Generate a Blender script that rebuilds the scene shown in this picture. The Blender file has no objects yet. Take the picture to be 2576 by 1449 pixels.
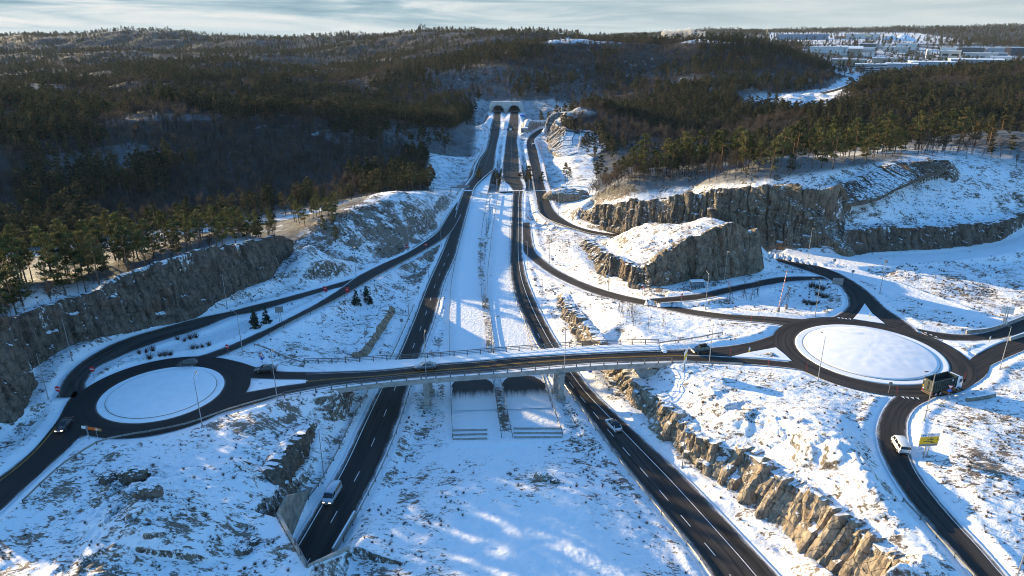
import bpy, bmesh, math, random
import numpy as np
from mathutils import Vector, Matrix, kdtree

random.seed(7)
RNG = np.random.default_rng(7)
SC = bpy.context.scene
COL = SC.collection
R = math.radians

# ------------------------------------------------------------------ camera, sky, sun, exposure
CAM_H = 79.0
PITCH = R(20.2)
cam_data = bpy.data.cameras.new("camera")
cam = bpy.data.objects.new("camera", cam_data)
COL.objects.link(cam)
cam.location = (0, 0, CAM_H)
cam.rotation_euler = (math.pi / 2 - PITCH, 0, 0)
cam_data.sensor_width = 36.0
cam_data.lens = 24.0
cam_data.clip_start = 0.5
cam_data.clip_end = 30000
SC.camera = cam

SUN_AZ = R(-54.0)      # measured from +Y towards +X
SUN_EL = R(11.3)
SUN_DIR = Vector((math.sin(SUN_AZ) * math.cos(SUN_EL), math.cos(SUN_AZ) * math.cos(SUN_EL), math.sin(SUN_EL)))
sun_data = bpy.data.lights.new("sun", 'SUN')
sun_data.energy = 3.2
sun_data.angle = R(0.5)
sun_data.color = (1.0, 0.75, 0.40)
sun = bpy.data.objects.new("sun", sun_data)
COL.objects.link(sun)
sun.rotation_euler = SUN_DIR.to_track_quat('Z', 'Y').to_euler()
sun.location = (-300, 200, 200)

world = bpy.data.worlds.new("World")
SC.world = world
world.use_nodes = True
SKY_STRENGTH = 0.105
EXPOSURE = 1.92


def build_world():
    nt = world.node_tree
    nt.nodes.clear()
    N = nt.nodes.new
    L = nt.links.new
    out = N('ShaderNodeOutputWorld')
    bg = N('ShaderNodeBackground')
    bg.inputs['Strength'].default_value = SKY_STRENGTH
    sky = N('ShaderNodeTexSky')
    sky.sky_type = 'NISHITA'
    sky.sun_disc = False
    sky.sun_elevation = SUN_EL
    sky.sun_rotation = SUN_AZ
    sky.altitude = 100
    sky.air_density = 1.0
    sky.dust_density = 0.4
    sky.ozone_density = 3.2
    tc = N('ShaderNodeTexCoord')
    sep = N('ShaderNodeSeparateXYZ')
    L(tc.outputs['Generated'], sep.inputs[0])
    # stretched cloud coordinates: azimuth, height above the horizon
    at = N('ShaderNodeMath'); at.operation = 'ARCTAN2'
    L(sep.outputs['X'], at.inputs[0]); L(sep.outputs['Y'], at.inputs[1])
    comb = N('ShaderNodeCombineXYZ')
    m1 = N('ShaderNodeMath'); m1.operation = 'MULTIPLY'; m1.inputs[1].default_value = 5.0
    L(at.outputs[0], m1.inputs[0])
    m2 = N('ShaderNodeMath'); m2.operation = 'MULTIPLY'; m2.inputs[1].default_value = 66.0
    L(sep.outputs['Z'], m2.inputs[0])
    sk = N('ShaderNodeMath'); sk.operation = 'MULTIPLY_ADD'; sk.inputs[1].default_value = 1.3
    L(at.outputs[0], sk.inputs[0]); L(m2.outputs[0], sk.inputs[2])
    L(m1.outputs[0], comb.inputs[0]); L(sk.outputs[0], comb.inputs[1])
    n1 = N('ShaderNodeTexNoise'); n1.inputs['Scale'].default_value = 0.8
    n1.inputs['Detail'].default_value = 8; n1.inputs['Roughness'].default_value = 0.6
    n1.inputs['Distortion'].default_value = 0.6
    L(comb.outputs[0], n1.inputs['Vector'])
    n2 = N('ShaderNodeTexNoise'); n2.inputs['Scale'].default_value = 3.1
    n2.inputs['Detail'].default_value = 6; n2.inputs['Roughness'].default_value = 0.6
    L(comb.outputs[0], n2.inputs['Vector'])
    # cloud tint: dark blue-grey undersides to bright edges
    cr = N('ShaderNodeValToRGB')
    e = cr.color_ramp.elements
    e[0].position = 0.37; e[0].color = (0.29, 0.45, 0.54, 1)
    e[1].position = 0.66; e[1].color = (1.0, 0.985, 0.95, 1)
    x = e.new(0.47); x.color = (0.46, 0.62, 0.69, 1)
    x = e.new(0.55); x.color = (0.70, 0.80, 0.83, 1)
    L(n1.outputs['Fac'], cr.inputs[0])
    # pale veil that grows towards the right of the view, where the cloud thins out
    veil = N('ShaderNodeMapRange'); veil.inputs['From Min'].default_value = -0.15
    veil.inputs['From Max'].default_value = 0.45
    veil.inputs['To Min'].default_value = 0.0; veil.inputs['To Max'].default_value = 0.72
    L(at.outputs[0], veil.inputs['Value'])
    mixv = N('ShaderNodeMix'); mixv.data_type = 'RGBA'
    L(veil.outputs[0], mixv.inputs['Factor'])
    L(cr.outputs[0], mixv.inputs['A'])
    mixv.inputs['B'].default_value = (0.66, 0.74, 0.75, 1)
    # brighter just above the horizon
    hz = N('ShaderNodeMapRange'); hz.inputs['From Min'].default_value = 0.004
    hz.inputs['From Max'].default_value = 0.022
    hz.inputs['To Min'].default_value = 0.6; hz.inputs['To Max'].default_value = 0.0
    L(sep.outputs['Z'], hz.inputs['Value'])
    mixh = N('ShaderNodeMix'); mixh.data_type = 'RGBA'
    L(hz.outputs[0], mixh.inputs['Factor']); L(mixv.outputs['Result'], mixh.inputs['A'])
    mixh.inputs['B'].default_value = (0.72, 0.80, 0.82, 1)
    sc_ = N('ShaderNodeMix'); sc_.data_type = 'RGBA'; sc_.blend_type = 'MULTIPLY'
    sc_.inputs['Factor'].default_value = 1.0
    k = 0.92 / (SKY_STRENGTH * 2 ** EXPOSURE)
    L(mixh.outputs['Result'], sc_.inputs['A'])
    sc_.inputs['B'].default_value = (k, k, k, 1)
    # the cloud bank is low: clear sky above
    low = N('ShaderNodeMapRange'); low.inputs['From Min'].default_value = 0.07
    low.inputs['From Max'].default_value = 0.14
    low.inputs['To Min'].default_value = 1.0; low.inputs['To Max'].default_value = 0.0
    L(sep.outputs['Z'], low.inputs['Value'])
    # the clear winter sky is a deeper blue than the default air
    hs = N('ShaderNodeHueSaturation'); hs.inputs['Saturation'].default_value = 1.14
    hs.inputs['Value'].default_value = 1.0
    L(sky.outputs[0], hs.inputs['Color'])
    mix = N('ShaderNodeMix'); mix.data_type = 'RGBA'
    L(low.outputs[0], mix.inputs['Factor'])
    L(hs.outputs[0], mix.inputs['A']); L(sc_.outputs['Result'], mix.inputs['B'])
    L(mix.outputs['Result'], bg.inputs['Color'])
    L(bg.outputs[0], out.inputs[0])


build_world()
SC.view_settings.view_transform = 'Standard'
SC.view_settings.look = 'None'
SC.view_settings.exposure = EXPOSURE
SC.view_settings.gamma = 1.0
SC.render.engine = 'CYCLES'
SC.cycles.max_bounces = 5
SC.cycles.diffuse_bounces = 3
SC.cycles.glossy_bounces = 2
SC.cycles.transmission_bounces = 3
SC.cycles.volume_bounces = 0
SC.cycles.use_denoising = True
SC.cycles.sample_clamp_indirect = 4.0
SC.cycles.filter_width = 1.0

# ------------------------------------------------------------------ projection helpers
FP = 1717.3            # focal length of the photograph when it is 2576 px wide
CX, CY = 1288.0, 724.5
SP, CP = math.sin(PITCH), math.cos(PITCH)


def ray(px, py):
    x = (px - CX) / FP
    v = (py - CY) / FP
    return np.array([x, CP - v * SP, -SP - v * CP])


def at(px, py, z):
    d = ray(px, py)
    t = (z - CAM_H) / d[2]
    return np.array([d[0] * t, d[1] * t, z])


def atd(px, py, dist):
    d = ray(px, py)
    return np.array([0, 0, CAM_H]) + d * dist


def dz(px, dist, z):
    v = ((CAM_H - z) / dist - SP) / CP
    return np.array([(px - CX) / FP * dist, dist * (CP - v * SP), z])


def to_px(x, y, z):
    dn = CAM_H - z
    d = y * CP + dn * SP
    v = (dn * CP - y * SP) / d
    return CX + FP * x / d, CY + FP * v


# ------------------------------------------------------------------ numpy noise
def _h(ix, iy, iz, seed):
    h = (ix.astype(np.int64) * 374761393 + iy.astype(np.int64) * 668265263 + iz.astype(np.int64) * 2147483647 + seed * 974711) & 0xFFFFFFFF
    h = ((h ^ (h >> 13)) * 1274126177) & 0xFFFFFFFF
    h = ((h ^ (h >> 16)) * 2246822519) & 0xFFFFFFFF
    return ((h ^ (h >> 15)) & 0xFFFFFF) / float(0xFFFFFF)


def vnoise(x, y, z=None, seed=0):
    x = np.asarray(x, float); y = np.asarray(y, float)
    ix = np.floor(x); iy = np.floor(y)
    fx = x - ix; fy = y - iy
    fx = fx * fx * fx * (fx * (fx * 6 - 15) + 10); fy = fy * fy * fy * (fy * (fy * 6 - 15) + 10)
    if z is None:
        o = np.zeros_like(ix)
        a = _h(ix, iy, o, seed); b = _h(ix + 1, iy, o, seed); c = _h(ix, iy + 1, o, seed); d = _h(ix + 1, iy + 1, o, seed)
        return (a + (b - a) * fx) * (1 - fy) + (c + (d - c) * fx) * fy
    z = np.asarray(z, float); iz = np.floor(z); fz = z - iz; fz = fz * fz * (3 - 2 * fz)
    r = []
    for k in (0, 1):
        a = _h(ix, iy, iz + k, seed); b = _h(ix + 1, iy, iz + k, seed); c = _h(ix, iy + 1, iz + k, seed); d = _h(ix + 1, iy + 1, iz + k, seed)
        r.append((a + (b - a) * fx) * (1 - fy) + (c + (d - c) * fx) * fy)
    return r[0] * (1 - fz) + r[1] * fz


def fbm(x, y, z=None, oct=4, seed=0, gain=0.5):
    t = 0; a = 1.0; s = 0; f = 1.0
    for i in range(oct):
        # rotate each octave so the lattice does not show
        c, si = math.cos(0.7 + i), math.sin(0.7 + i)
        t = t + a * vnoise((x * c - y * si) * f, (x * si + y * c) * f, None if z is None else z * f, seed + i * 17)
        s += a; a *= gain; f *= 2.03
    return t / s


def cells(x, y, z, seed=0):
    """nearest-cell random value and F1 distance (blocky rock)"""
    ix = np.floor(x); iy = np.floor(y); iz = np.floor(z)
    best = np.full(x.shape, 9.0); val = np.zeros(x.shape); sec = np.full(x.shape, 9.0)
    for i in (-1, 0, 1):
        for j in (-1, 0, 1):
            for k in (-1, 0, 1):
                a, b, c = ix + i, iy + j, iz + k
                d = (a + _h(a, b, c, seed + 1) - x) ** 2 + (b + _h(a, b, c, seed + 2) - y) ** 2 + (c + _h(a, b, c, seed + 3) - z) ** 2
                near = d < best
                sec = np.where(near, best, np.minimum(sec, d))
                val = np.where(near, _h(a, b, c, seed + 4), val)
                best = np.where(near, d, best)
    return val, np.sqrt(best), np.sqrt(sec)


def sstep(a, b, x):
    t = np.clip((x - a) / (b - a), 0, 1)
    return t * t * (3 - 2 * t)


# ------------------------------------------------------------------ polylines
def spline(pts, step):
    """Catmull-Rom through pts (n,k) resampled about every `step` in the first 2-3 axes"""
    p = np.asarray(pts, float)
    if len(p) == 2:
        n = max(2, int(np.linalg.norm(p[1] - p[0]) / step) + 1)
        return p[0] + (p[1] - p[0]) * np.linspace(0, 1, n)[:, None]
    q = np.vstack([2 * p[0] - p[1], p, 2 * p[-1] - p[-2]])
    out = []
    for i in range(1, len(q) - 2):
        p0, p1, p2, p3 = q[i - 1], q[i], q[i + 1], q[i + 2]
        # centripetal-ish: limit tangents
        d = np.linalg.norm(p2 - p1)
        m1 = (p2 - p0) * 0.5; m2 = (p3 - p1) * 0.5
        for m in (m1, m2):
            l = np.linalg.norm(m)
            if l > 1.2 * d:
                m *= 1.2 * d / l
        n = max(2, int(d / step) + 1)
        t = np.linspace(0, 1, n, endpoint=False)[:, None]
        out.append((2 * t**3 - 3 * t**2 + 1) * p1 + (t**3 - 2 * t**2 + t) * m1 + (-2 * t**3 + 3 * t**2) * p2 + (t**3 - t**2) * m2)
    out.append(p[-1:])
    return np.vstack(out)


def resample(p, n):
    p = np.asarray(p, float)
    s = np.concatenate([[0], np.cumsum(np.linalg.norm(np.diff(p[:, :2], axis=0), axis=1))])
    t = np.linspace(0, s[-1], n)
    return np.stack([np.interp(t, s, p[:, k]) for k in range(p.shape[1])], 1)


def plen(p):
    return float(np.sum(np.linalg.norm(np.diff(np.asarray(p)[:, :2], axis=0), axis=1)))


def inside(px, py, poly):
    poly = np.asarray(poly, float)
    c = np.zeros(px.shape, bool)
    x1, y1 = poly[-1]
    for x2, y2 in poly:
        if y1 != y2:
            c ^= ((y2 > py) != (y1 > py)) & (px < (x1 - x2) * (py - y2) / (y1 - y2) + x2)
        x1, y1 = x2, y2
    return c


def sdist(px, py, poly, closed=True):
    """signed distance to polygon, positive inside"""
    poly = np.asarray(poly, float)
    best = np.full(px.shape, 1e9)
    n = len(poly)
    for i in range(n if closed else n - 1):
        a = poly[i]; b = poly[(i + 1) % n]
        ab = b - a; L2 = max(1e-9, ab @ ab)
        t = np.clip(((px - a[0]) * ab[0] + (py - a[1]) * ab[1]) / L2, 0, 1)
        d = np.hypot(px - a[0] - t * ab[0], py - a[1] - t * ab[1])
        best = np.minimum(best, d)
    return np.where(inside(px, py, poly), best, -best) if closed else best


# ------------------------------------------------------------------ object helpers
def tag(o, label=None, cat=None, group=None, kind=None):
    if label: o['label'] = label
    if cat: o['category'] = cat
    if group: o['group'] = group
    if kind: o['kind'] = kind
    return o


def empty(name, loc=(0, 0, 0), rz=0.0, label=None, cat=None, group=None):
    o = bpy.data.objects.new(name, None)
    COL.objects.link(o)
    o.location = loc
    o.rotation_euler = (0, 0, rz)
    o.empty_display_size = 0.5
    return tag(o, label, cat, group)


def link_mesh(name, me, mats, parent=None, loc=None):
    o = bpy.data.objects.new(name, me)
    COL.objects.link(o)
    if not isinstance(mats, (list, tuple)): mats = [mats]
    if not me.materials:
        for m in mats: me.materials.append(m)
    if parent: o.parent = parent
    if loc is not None: o.location = loc
    return o


def np_mesh(name, verts, faces, smooth=True, attrs=None, uv=None):
    """verts (n,3), faces (m,3|4) arrays"""
    me = bpy.data.meshes.new(name)
    v = np.ascontiguousarray(verts, np.float32); f = np.ascontiguousarray(faces, np.int32)
    m, k = f.shape
    me.vertices.add(len(v)); me.vertices.foreach_set('co', v.ravel())
    me.loops.add(m * k); me.loops.foreach_set('vertex_index', f.ravel())
    me.polygons.add(m)
    me.polygons.foreach_set('loop_start', np.arange(0, m * k, k, dtype=np.int32))
    me.polygons.foreach_set('use_smooth', np.full(m, smooth, bool))
    for nm, a in (attrs or {}).items():
        at_ = me.attributes.new(nm, 'FLOAT', 'POINT')
        at_.data.foreach_set('value', np.ascontiguousarray(a, np.float32))
    if uv is not None:
        u = me.uv_layers.new(name='UVMap')
        u.data.foreach_set('uv', np.ascontiguousarray(uv[f.ravel()], np.float32).ravel())
    me.update(calc_edges=True)
    me.validate()
    return me


def grid_faces(nr, nc):
    i = np.arange(nr - 1)[:, None] * nc + np.arange(nc - 1)[None, :]
    return np.stack([i, i + 1, i + nc + 1, i + nc], -1).reshape(-1, 4)


class MB:
    """collects boxes, tubes, prisms into one mesh"""
    def __init__(self):
        self.v = []; self.f = []; self.mi = []

    def add(self, vs, fs, mi=0):
        b = len(self.v)
        self.v.extend([tuple(map(float, p)) for p in vs])
        self.f.extend([tuple(b + i for i in f) for f in fs])
        self.mi.extend([mi] * len(fs))
        return self

    def box(self, c, s, rz=0.0, mi=0, M=None):
        x, y, z = s[0] / 2, s[1] / 2, s[2] / 2
        P = [(-x, -y, -z), (x, -y, -z), (x, y, -z), (-x, y, -z), (-x, -y, z), (x, -y, z), (x, y, z), (-x, y, z)]
        ca, sa = math.cos(rz), math.sin(rz)
        P = [(c[0] + p[0] * ca - p[1] * sa, c[1] + p[0] * sa + p[1] * ca, c[2] + p[2]) for p in P]
        if M is not None: P = [tuple(M @ Vector(p)) for p in P]
        return self.add(P, [(0, 3, 2, 1), (4, 5, 6, 7), (0, 1, 5, 4), (1, 2, 6, 5), (2, 3, 7, 6), (3, 0, 4, 7)], mi)

    def tube(self, pts, r, n=6, mi=0, cap=True):
        """pts list of points, r radius or list"""
        pts = [Vector(p) for p in pts]
        rs = r if isinstance(r, (list, tuple)) else [r] * len(pts)
        b = len(self.v)
        for i, p in enumerate(pts):
            d = (pts[min(i + 1, len(pts) - 1)] - pts[max(i - 1, 0)]).normalized()
            u = d.cross(Vector((0, 0, 1)) if abs(d.z) < 0.9 else Vector((1, 0, 0))).normalized()
            w = d.cross(u)
            for k in range(n):
                a = 2 * math.pi * k / n
                q = p + (u * math.cos(a) + w * math.sin(a)) * rs[i]
                self.v.append(tuple(q))
        for i in range(len(pts) - 1):
            for k in range(n):
                k2 = (k + 1) % n
                self.f.append((b + i * n + k, b + i * n + k2, b + (i + 1) * n + k2, b + (i + 1) * n + k)); self.mi.append(mi)
        if cap:
            self.f.append(tuple(b + k for k in reversed(range(n)))); self.mi.append(mi)
            e = b + (len(pts) - 1) * n
            self.f.append(tuple(e + k for k in range(n))); self.mi.append(mi)
        return self

    def prism(self, poly, z0, z1, mi=0):
        n = len(poly)
        a = sum(poly[i][0] * poly[(i + 1) % n][1] - poly[(i + 1) % n][0] * poly[i][1] for i in range(n))
        if a < 0: poly = poly[::-1]
        vs = [(p[0], p[1], z0) for p in poly] + [(p[0], p[1], z1) for p in poly]
        fs = [tuple(reversed(range(n))), tuple(range(n, 2 * n))] + [(i, (i + 1) % n, n + (i + 1) % n, n + i) for i in range(n)]
        return self.add(vs, fs, mi)

    def loft(self, rings, mi=0, cap=True):
        n = len(rings[0]); b = len(self.v)
        for r_ in rings: self.v.extend([tuple(map(float, p)) for p in r_])
        for i in range(len(rings) - 1):
            for k in range(n):
                k2 = (k + 1) % n
                self.f.append((b + i * n + k, b + i * n + k2, b + (i + 1) * n + k2, b + (i + 1) * n + k)); self.mi.append(mi)
        if cap:
            self.f.append(tuple(b + k for k in reversed(range(n)))); self.mi.append(mi)
            e = b + (len(rings) - 1) * n
            self.f.append(tuple(e + k for k in range(n))); self.mi.append(mi)
        return self

    def mesh(self, name, smooth=False):
        me = bpy.data.meshes.new(name)
        me.from_pydata(self.v, [], self.f)
        if smooth:
            me.polygons.foreach_set('use_smooth', [True] * len(me.polygons))
        if any(self.mi): me.polygons.foreach_set('material_index', self.mi)
        bm = bmesh.new(); bm.from_mesh(me); bmesh.ops.recalc_face_normals(bm, faces=bm.faces); bm.to_mesh(me); bm.free()
        me.update()
        return me

    def build(self, name, mats, parent=None, smooth=False, loc=None):
        return link_mesh(name, self.mesh(name, smooth), mats, parent, loc)


# ------------------------------------------------------------------ materials
class NT:
    def __init__(self, name):
        self.m = bpy.data.materials.new(name); self.m.use_nodes = True
        self.t = self.m.node_tree; self.t.nodes.clear()
        self.out = self.n('ShaderNodeOutputMaterial')
        self.b = self.n('ShaderNodeBsdfPrincipled')
        self.l(self.b.outputs[0], self.out.inputs[0])

    def n(self, t, **kw):
        x = self.t.nodes.new(t)
        for k, v in kw.items(): setattr(x, k, v)
        return x

    def l(self, a, b): self.t.links.new(a, b)

    def val(self, sock, v):
        if hasattr(v, 'is_output') or isinstance(v, bpy.types.NodeSocket): self.l(v, sock)
        else: sock.default_value = v

    def math(self, op, a, b=None, c=None, clamp=False):
        x = self.n('ShaderNodeMath', operation=op, use_clamp=clamp)
        self.val(x.inputs[0], a)
        if b is not None: self.val(x.inputs[1], b)
        if c is not None: self.val(x.inputs[2], c)
        return x.outputs[0]

    def noise(self, vec, scale, detail=3, rough=0.5, dist=0.0):
        x = self.n('ShaderNodeTexNoise')
        x.inputs['Scale'].default_value = scale; x.inputs['Detail'].default_value = detail
        x.inputs['Roughness'].default_value = rough; x.inputs['Distortion'].default_value = dist
        if vec is not None: self.l(vec, x.inputs['Vector'])
        return x.outputs['Fac']

    def mapping(self, vec, scale=(1, 1, 1), rot=(0, 0, 0)):
        x = self.n('ShaderNodeMapping')
        x.inputs['Scale'].default_value = scale; x.inputs['Rotation'].default_value = rot
        self.l(vec, x.inputs['Vector'])
        return x.outputs[0]

    def mix(self, f, a, b):
        x = self.n('ShaderNodeMix', data_type='RGBA')
        self.val(x.inputs['Factor'], f)
        self.val(x.inputs['A'], a if not isinstance(a, tuple) else (*a, 1) if len(a) == 3 else a)
        self.val(x.inputs['B'], b if not isinstance(b, tuple) else (*b, 1) if len(b) == 3 else b)
        return x.outputs['Result']

    def ss(self, x, a, b, to0=0.0, to1=1.0):
        m = self.n('ShaderNodeMapRange', interpolation_type='SMOOTHSTEP')
        self.val(m.inputs['Value'], x)
        self.val(m.inputs['From Min'], a); self.val(m.inputs['From Max'], b)
        self.val(m.inputs['To Min'], to0); self.val(m.inputs['To Max'], to1)
        return m.outputs[0]

    def attr(self, name):
        return self.n('ShaderNodeAttribute', attribute_name=name).outputs['Fac']

    def pos(self): return self.n('ShaderNodeNewGeometry').outputs['Position']

    def bump(self, h, strength=0.5, dist=0.1):
        x = self.n('ShaderNodeBump'); x.inputs['Strength'].default_value = strength; x.inputs['Distance'].default_value = dist
        self.l(h, x.inputs['Height']); self.l(x.outputs[0], self.b.inputs['Normal'])

    def set(self, color=None, rough=0.7, metal=0.0, spec=None, emit=None, estr=0):
        if color is not None: self.val(self.b.inputs['Base Color'], color if not isinstance(color, tuple) else (*color, 1) if len(color) == 3 else color)
        self.val(self.b.inputs['Roughness'], rough); self.b.inputs['Metallic'].default_value = metal
        if spec is not None: self.val(self.b.inputs['Specular IOR Level'], spec)
        if emit: self.b.inputs['Emission Color'].default_value = (*emit, 1); self.b.inputs['Emission Strength'].default_value = estr
        return self.m


_simple = {}


def M(name, color, rough=0.6, metal=0.0, var=0.12, vscale=3.0, emit=None, estr=0, spec=0.4):
    """plain procedural material with a little noise in its colour"""
    if name in _simple: return _simple[name]
    t = NT(name)
    tc = t.n('ShaderNodeTexCoord')
    nz = t.noise(tc.outputs['Object'], vscale, 4, 0.6)
    k = t.ss(nz, 0.3, 0.7)
    a = tuple(max(0, c * (1 - var)) for c in color); b = tuple(min(1, c * (1 + var)) for c in color)
    _simple[name] = t.set(t.mix(k, a, b), rough, metal, spec, emit, estr)
    return _simple[name]
# ------------------------------------------------------------------ roads, traced edge by edge
# name, left edge, right edge (px of the 2576-wide photo), heights along the way, falloff of the verge, lift, edge snow
ROADS = []


def road(name, left, right, zs, fall=6.0, lift=0.0, edge=1.0, mesh=True, kind='asphalt', dirt=0.5, holes=None):
    def conv(pts):
        pts = np.asarray(pts, float)
        s = np.concatenate([[0], np.cumsum(np.hypot(*np.diff(pts, axis=0).T))]); s /= s[-1]
        z = np.interp(s, np.linspace(0, 1, len(zs)), zs)
        w = np.array([at(p[0], p[1], zz) for p, zz in zip(pts, z)])
        return spline(w, 2.0)
    l, r = conv(left), conv(right)
    n = max(8, int(max(plen(l), plen(r)) / 2.0))
    ROADS.append(dict(name=name, l=resample(l, n), r=resample(r, n), fall=fall, lift=lift, edge=edge, mesh=mesh, kind=kind, dirt=dirt, holes=holes))
    return ROADS[-1]


LC = road('motorway',
          [(700, 1430), (745, 1364), (800, 1271), (825, 1233), (865, 1161), (911, 1063), (955, 975), (999, 895), (1039, 802), (1075, 713), (1105, 646), (1122, 606), (1138, 560), (1150, 520), (1160, 493), (1172, 468), (1190, 442), (1197, 418), (1208, 396), (1220, 379), (1227, 357), (1232, 332), (1235, 314), (1240, 297), (1242, 281)],
          [(806, 1450), (841, 1388), (904, 1271), (924, 1233), (960, 1161), (999, 1063), (1030, 965), (1056, 895), (1090, 802), (1114, 713), (1143, 646), (1155, 602), (1167, 558), (1176, 525), (1185, 496), (1193, 473), (1214, 448), (1236, 432), (1241, 425), (1246, 388), (1252, 354), (1256, 337), (1258, 319), (1259, 303), (1260, 281)],
          [0, 0], fall=5, lift=0.05, dirt=0.35)
RC = road('motorway',
          [(1960, 1690), (1870, 1560), (1793, 1449), (1753, 1392), (1646, 1262), (1579, 1179), (1513, 1092), (1466, 1028), (1422, 968), (1380, 905), (1356, 871), (1330, 820), (1308, 775), (1293, 731), (1286, 690), (1284, 646), (1285.5, 580), (1287, 558), (1290, 500), (1290, 480), (1282, 467), (1271, 458), (1265, 448), (1264.5, 434), (1265.5, 420), (1270, 375), (1274, 342), (1277, 324), (1281, 303), (1285, 281)],
          [(2180, 1690), (2060, 1560), (1957, 1449), (1820, 1302), (1726, 1205), (1640, 1125), (1553, 1045), (1493, 988), (1453, 938), (1428, 902), (1405, 868), (1379, 824), (1357, 780), (1339, 740), (1324, 700), (1317, 668), (1313.5, 637), (1313, 600), (1313, 558), (1313, 500), (1316, 480), (1316, 466), (1308.5, 445), (1306, 418), (1304, 381), (1300.5, 357), (1302, 342), (1304, 319), (1305, 304), (1304, 281)],
          [0, 0], fall=5, lift=0.055, dirt=0.7)
LR = road('ramp_road',     # off-ramp to the left roundabout, joined by the on-ramp
          [(1150, 508), (1128, 543), (1105, 580), (1086, 597), (1073, 606), (1028, 634), (955, 667), (897, 697), (863, 722), (811, 755), (753, 787), (666, 830), (580, 868), (510, 893), (470, 903)],
          [(1166, 527), (1143, 570), (1126, 593), (1108, 607), (1077, 626), (1028, 653), (955, 692), (895, 727), (840, 758), (782, 787), (724, 816), (652, 854), (580, 887), (545, 899), (512, 912)],
          [0, .1, .9, 2.4, 4.0, 5.3, 6.4, 7.2, 7.8, 8, 8], lift=0.03, dirt=0.55)
UR = road('ramp_road',
          [(897, 698), (854, 711), (782, 731), (695, 754), (644, 766), (580, 783), (500, 800), (400, 827), (300, 858), (220, 900), (167, 945), (152, 972), (140, 1000)],
          [(893, 715), (866, 721), (819, 732), (724, 761), (644, 785), (580, 797), (500, 829), (400, 860), (300, 898), (240, 929), (218, 960), (215, 976), (230, 1000)],
          [3.9, 4.6, 5.5, 6.2, 6.8, 7.2, 7.6, 8, 8, 8, 8], lift=0.02, dirt=0.9)
SW = road('road',
          [(190, 985), (168, 1011), (149, 1049), (124, 1083), (78, 1136), (0, 1198), (-150, 1295), (-330, 1410)],
          [(300, 1062), (249, 1088), (205, 1100), (174, 1127), (124, 1173), (62, 1229), (0, 1288), (-140, 1410), (-260, 1520)],
          [8, 8], lift=0.02, dirt=0.2)
EW1 = road('road', [(500, 905), (544, 899), (607, 912), (644, 924), (697, 934), (773, 936), (826, 935)],
           [(560, 960), (600, 953), (625, 952), (700, 954), (773, 955), (800, 956), (826, 957)], [8, 8], lift=0.02, edge=0.6, dirt=0.25)
EW2 = road('road', [(540, 1000), (590, 990), (628, 986), (700, 973), (773, 963), (800, 957), (826, 955)],
           [(420, 1081), (467, 1066), (560, 1039), (653, 1013), (716, 993), (773, 981), (826, 971)], [8, 8], lift=0.025, edge=0.6, dirt=0.25)
RR = road('ramp_road',
          [(1313.5, 560), (1313.5, 600), (1316, 630), (1322, 640), (1344, 660), (1377, 684), (1410, 703), (1481, 734), (1550, 754), (1639, 771), (1728, 790), (1817, 803), (1932, 813), (1990, 822)],
          [(1334, 560), (1338, 602), (1348, 635), (1373, 658), (1399, 677), (1433, 695), (1481, 716), (1550, 738), (1639, 758), (1728, 776), (1817, 789), (1932, 796), (1992, 801), (2050, 804)],
          [0, 0, 0.2, 1.4, 2.8, 4.2, 5.6, 6.8, 7.6, 8, 8], lift=0.02, dirt=0.85)
BL = road('ramp_road',     # loop past the bus shelter
          [(1661, 761), (1739, 756), (1795, 747), (1850, 734), (1930, 718), (1992, 708), (2082, 704), (2112, 708)],
          [(1630, 752), (1706, 745), (1761, 738), (1817, 725), (1884, 712), (1961, 697), (2060, 695), (2085, 690)],
          [6.3, 6.8, 7.2, 7.6, 8, 8, 8, 8], lift=0.015, dirt=0.6)
NR = road('ramp_road',
          [(1386, 318), (1359, 325), (1339, 337), (1328, 349), (1325, 363), (1327, 381), (1332, 406), (1336, 420), (1342, 457), (1348, 489), (1354, 524), (1364, 542), (1391, 559), (1449, 579), (1495, 591), (1600, 606), (1760, 626), (1927, 651), (2008, 674), (2070, 696), (2110, 718), (2131, 745), (2132, 770), (2112, 789), (2079, 802), (2050, 806)],
          [(1386, 322), (1366, 332), (1353, 341), (1344, 352), (1346, 363), (1351, 379), (1357, 406), (1360, 419), (1367, 457), (1376, 486), (1385, 512), (1395, 531), (1415, 549), (1449, 568), (1505, 583), (1610, 596), (1765, 615), (1927, 638), (2008, 657), (2085, 677), (2148, 708), (2194, 742), (2225, 773), (2272, 805), (2300, 826), (2310, 840)],
          [0, 0, 0, 0.3, 0.8, 1.5, 2.5, 3.6, 4.8, 6, 7, 8, 8, 8, 8, 8], fall=5, lift=0.02, dirt=0.5)
SR = road('road',
          [(2240, 960), (2256, 992), (2240, 1008), (2222, 1033), (2207, 1076), (2211, 1126), (2236, 1183), (2282, 1254), (2339, 1321), (2403, 1396), (2446, 1449), (2540, 1560)],
          [(2400, 965), (2346, 1003), (2318, 1016), (2296, 1033), (2280, 1069), (2286, 1126), (2307, 1183), (2350, 1243), (2403, 1307), (2467, 1375), (2531, 1449), (2650, 1580)],
          [8, 8], lift=0.02, dirt=0.5)
ER1 = road('road', [(2303, 826), (2360, 836), (2428, 842), (2490, 834), (2576, 802), (2700, 755), (2900, 690)],
           [(2340, 848), (2368, 855), (2443, 858), (2521, 852), (2576, 836), (2700, 795), (2900, 730)], [8, 8, 8.4, 9], lift=0.02, dirt=0.5)
ER2 = road('road', [(2440, 905), (2456, 892), (2521, 861), (2576, 847), (2700, 808), (2900, 742)],
           [(2390, 985), (2443, 970), (2484, 941), (2486, 926), (2505, 913), (2576, 882), (2700, 838), (2900, 770)], [8, 8, 8.4, 9], lift=0.02, dirt=0.5)
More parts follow.
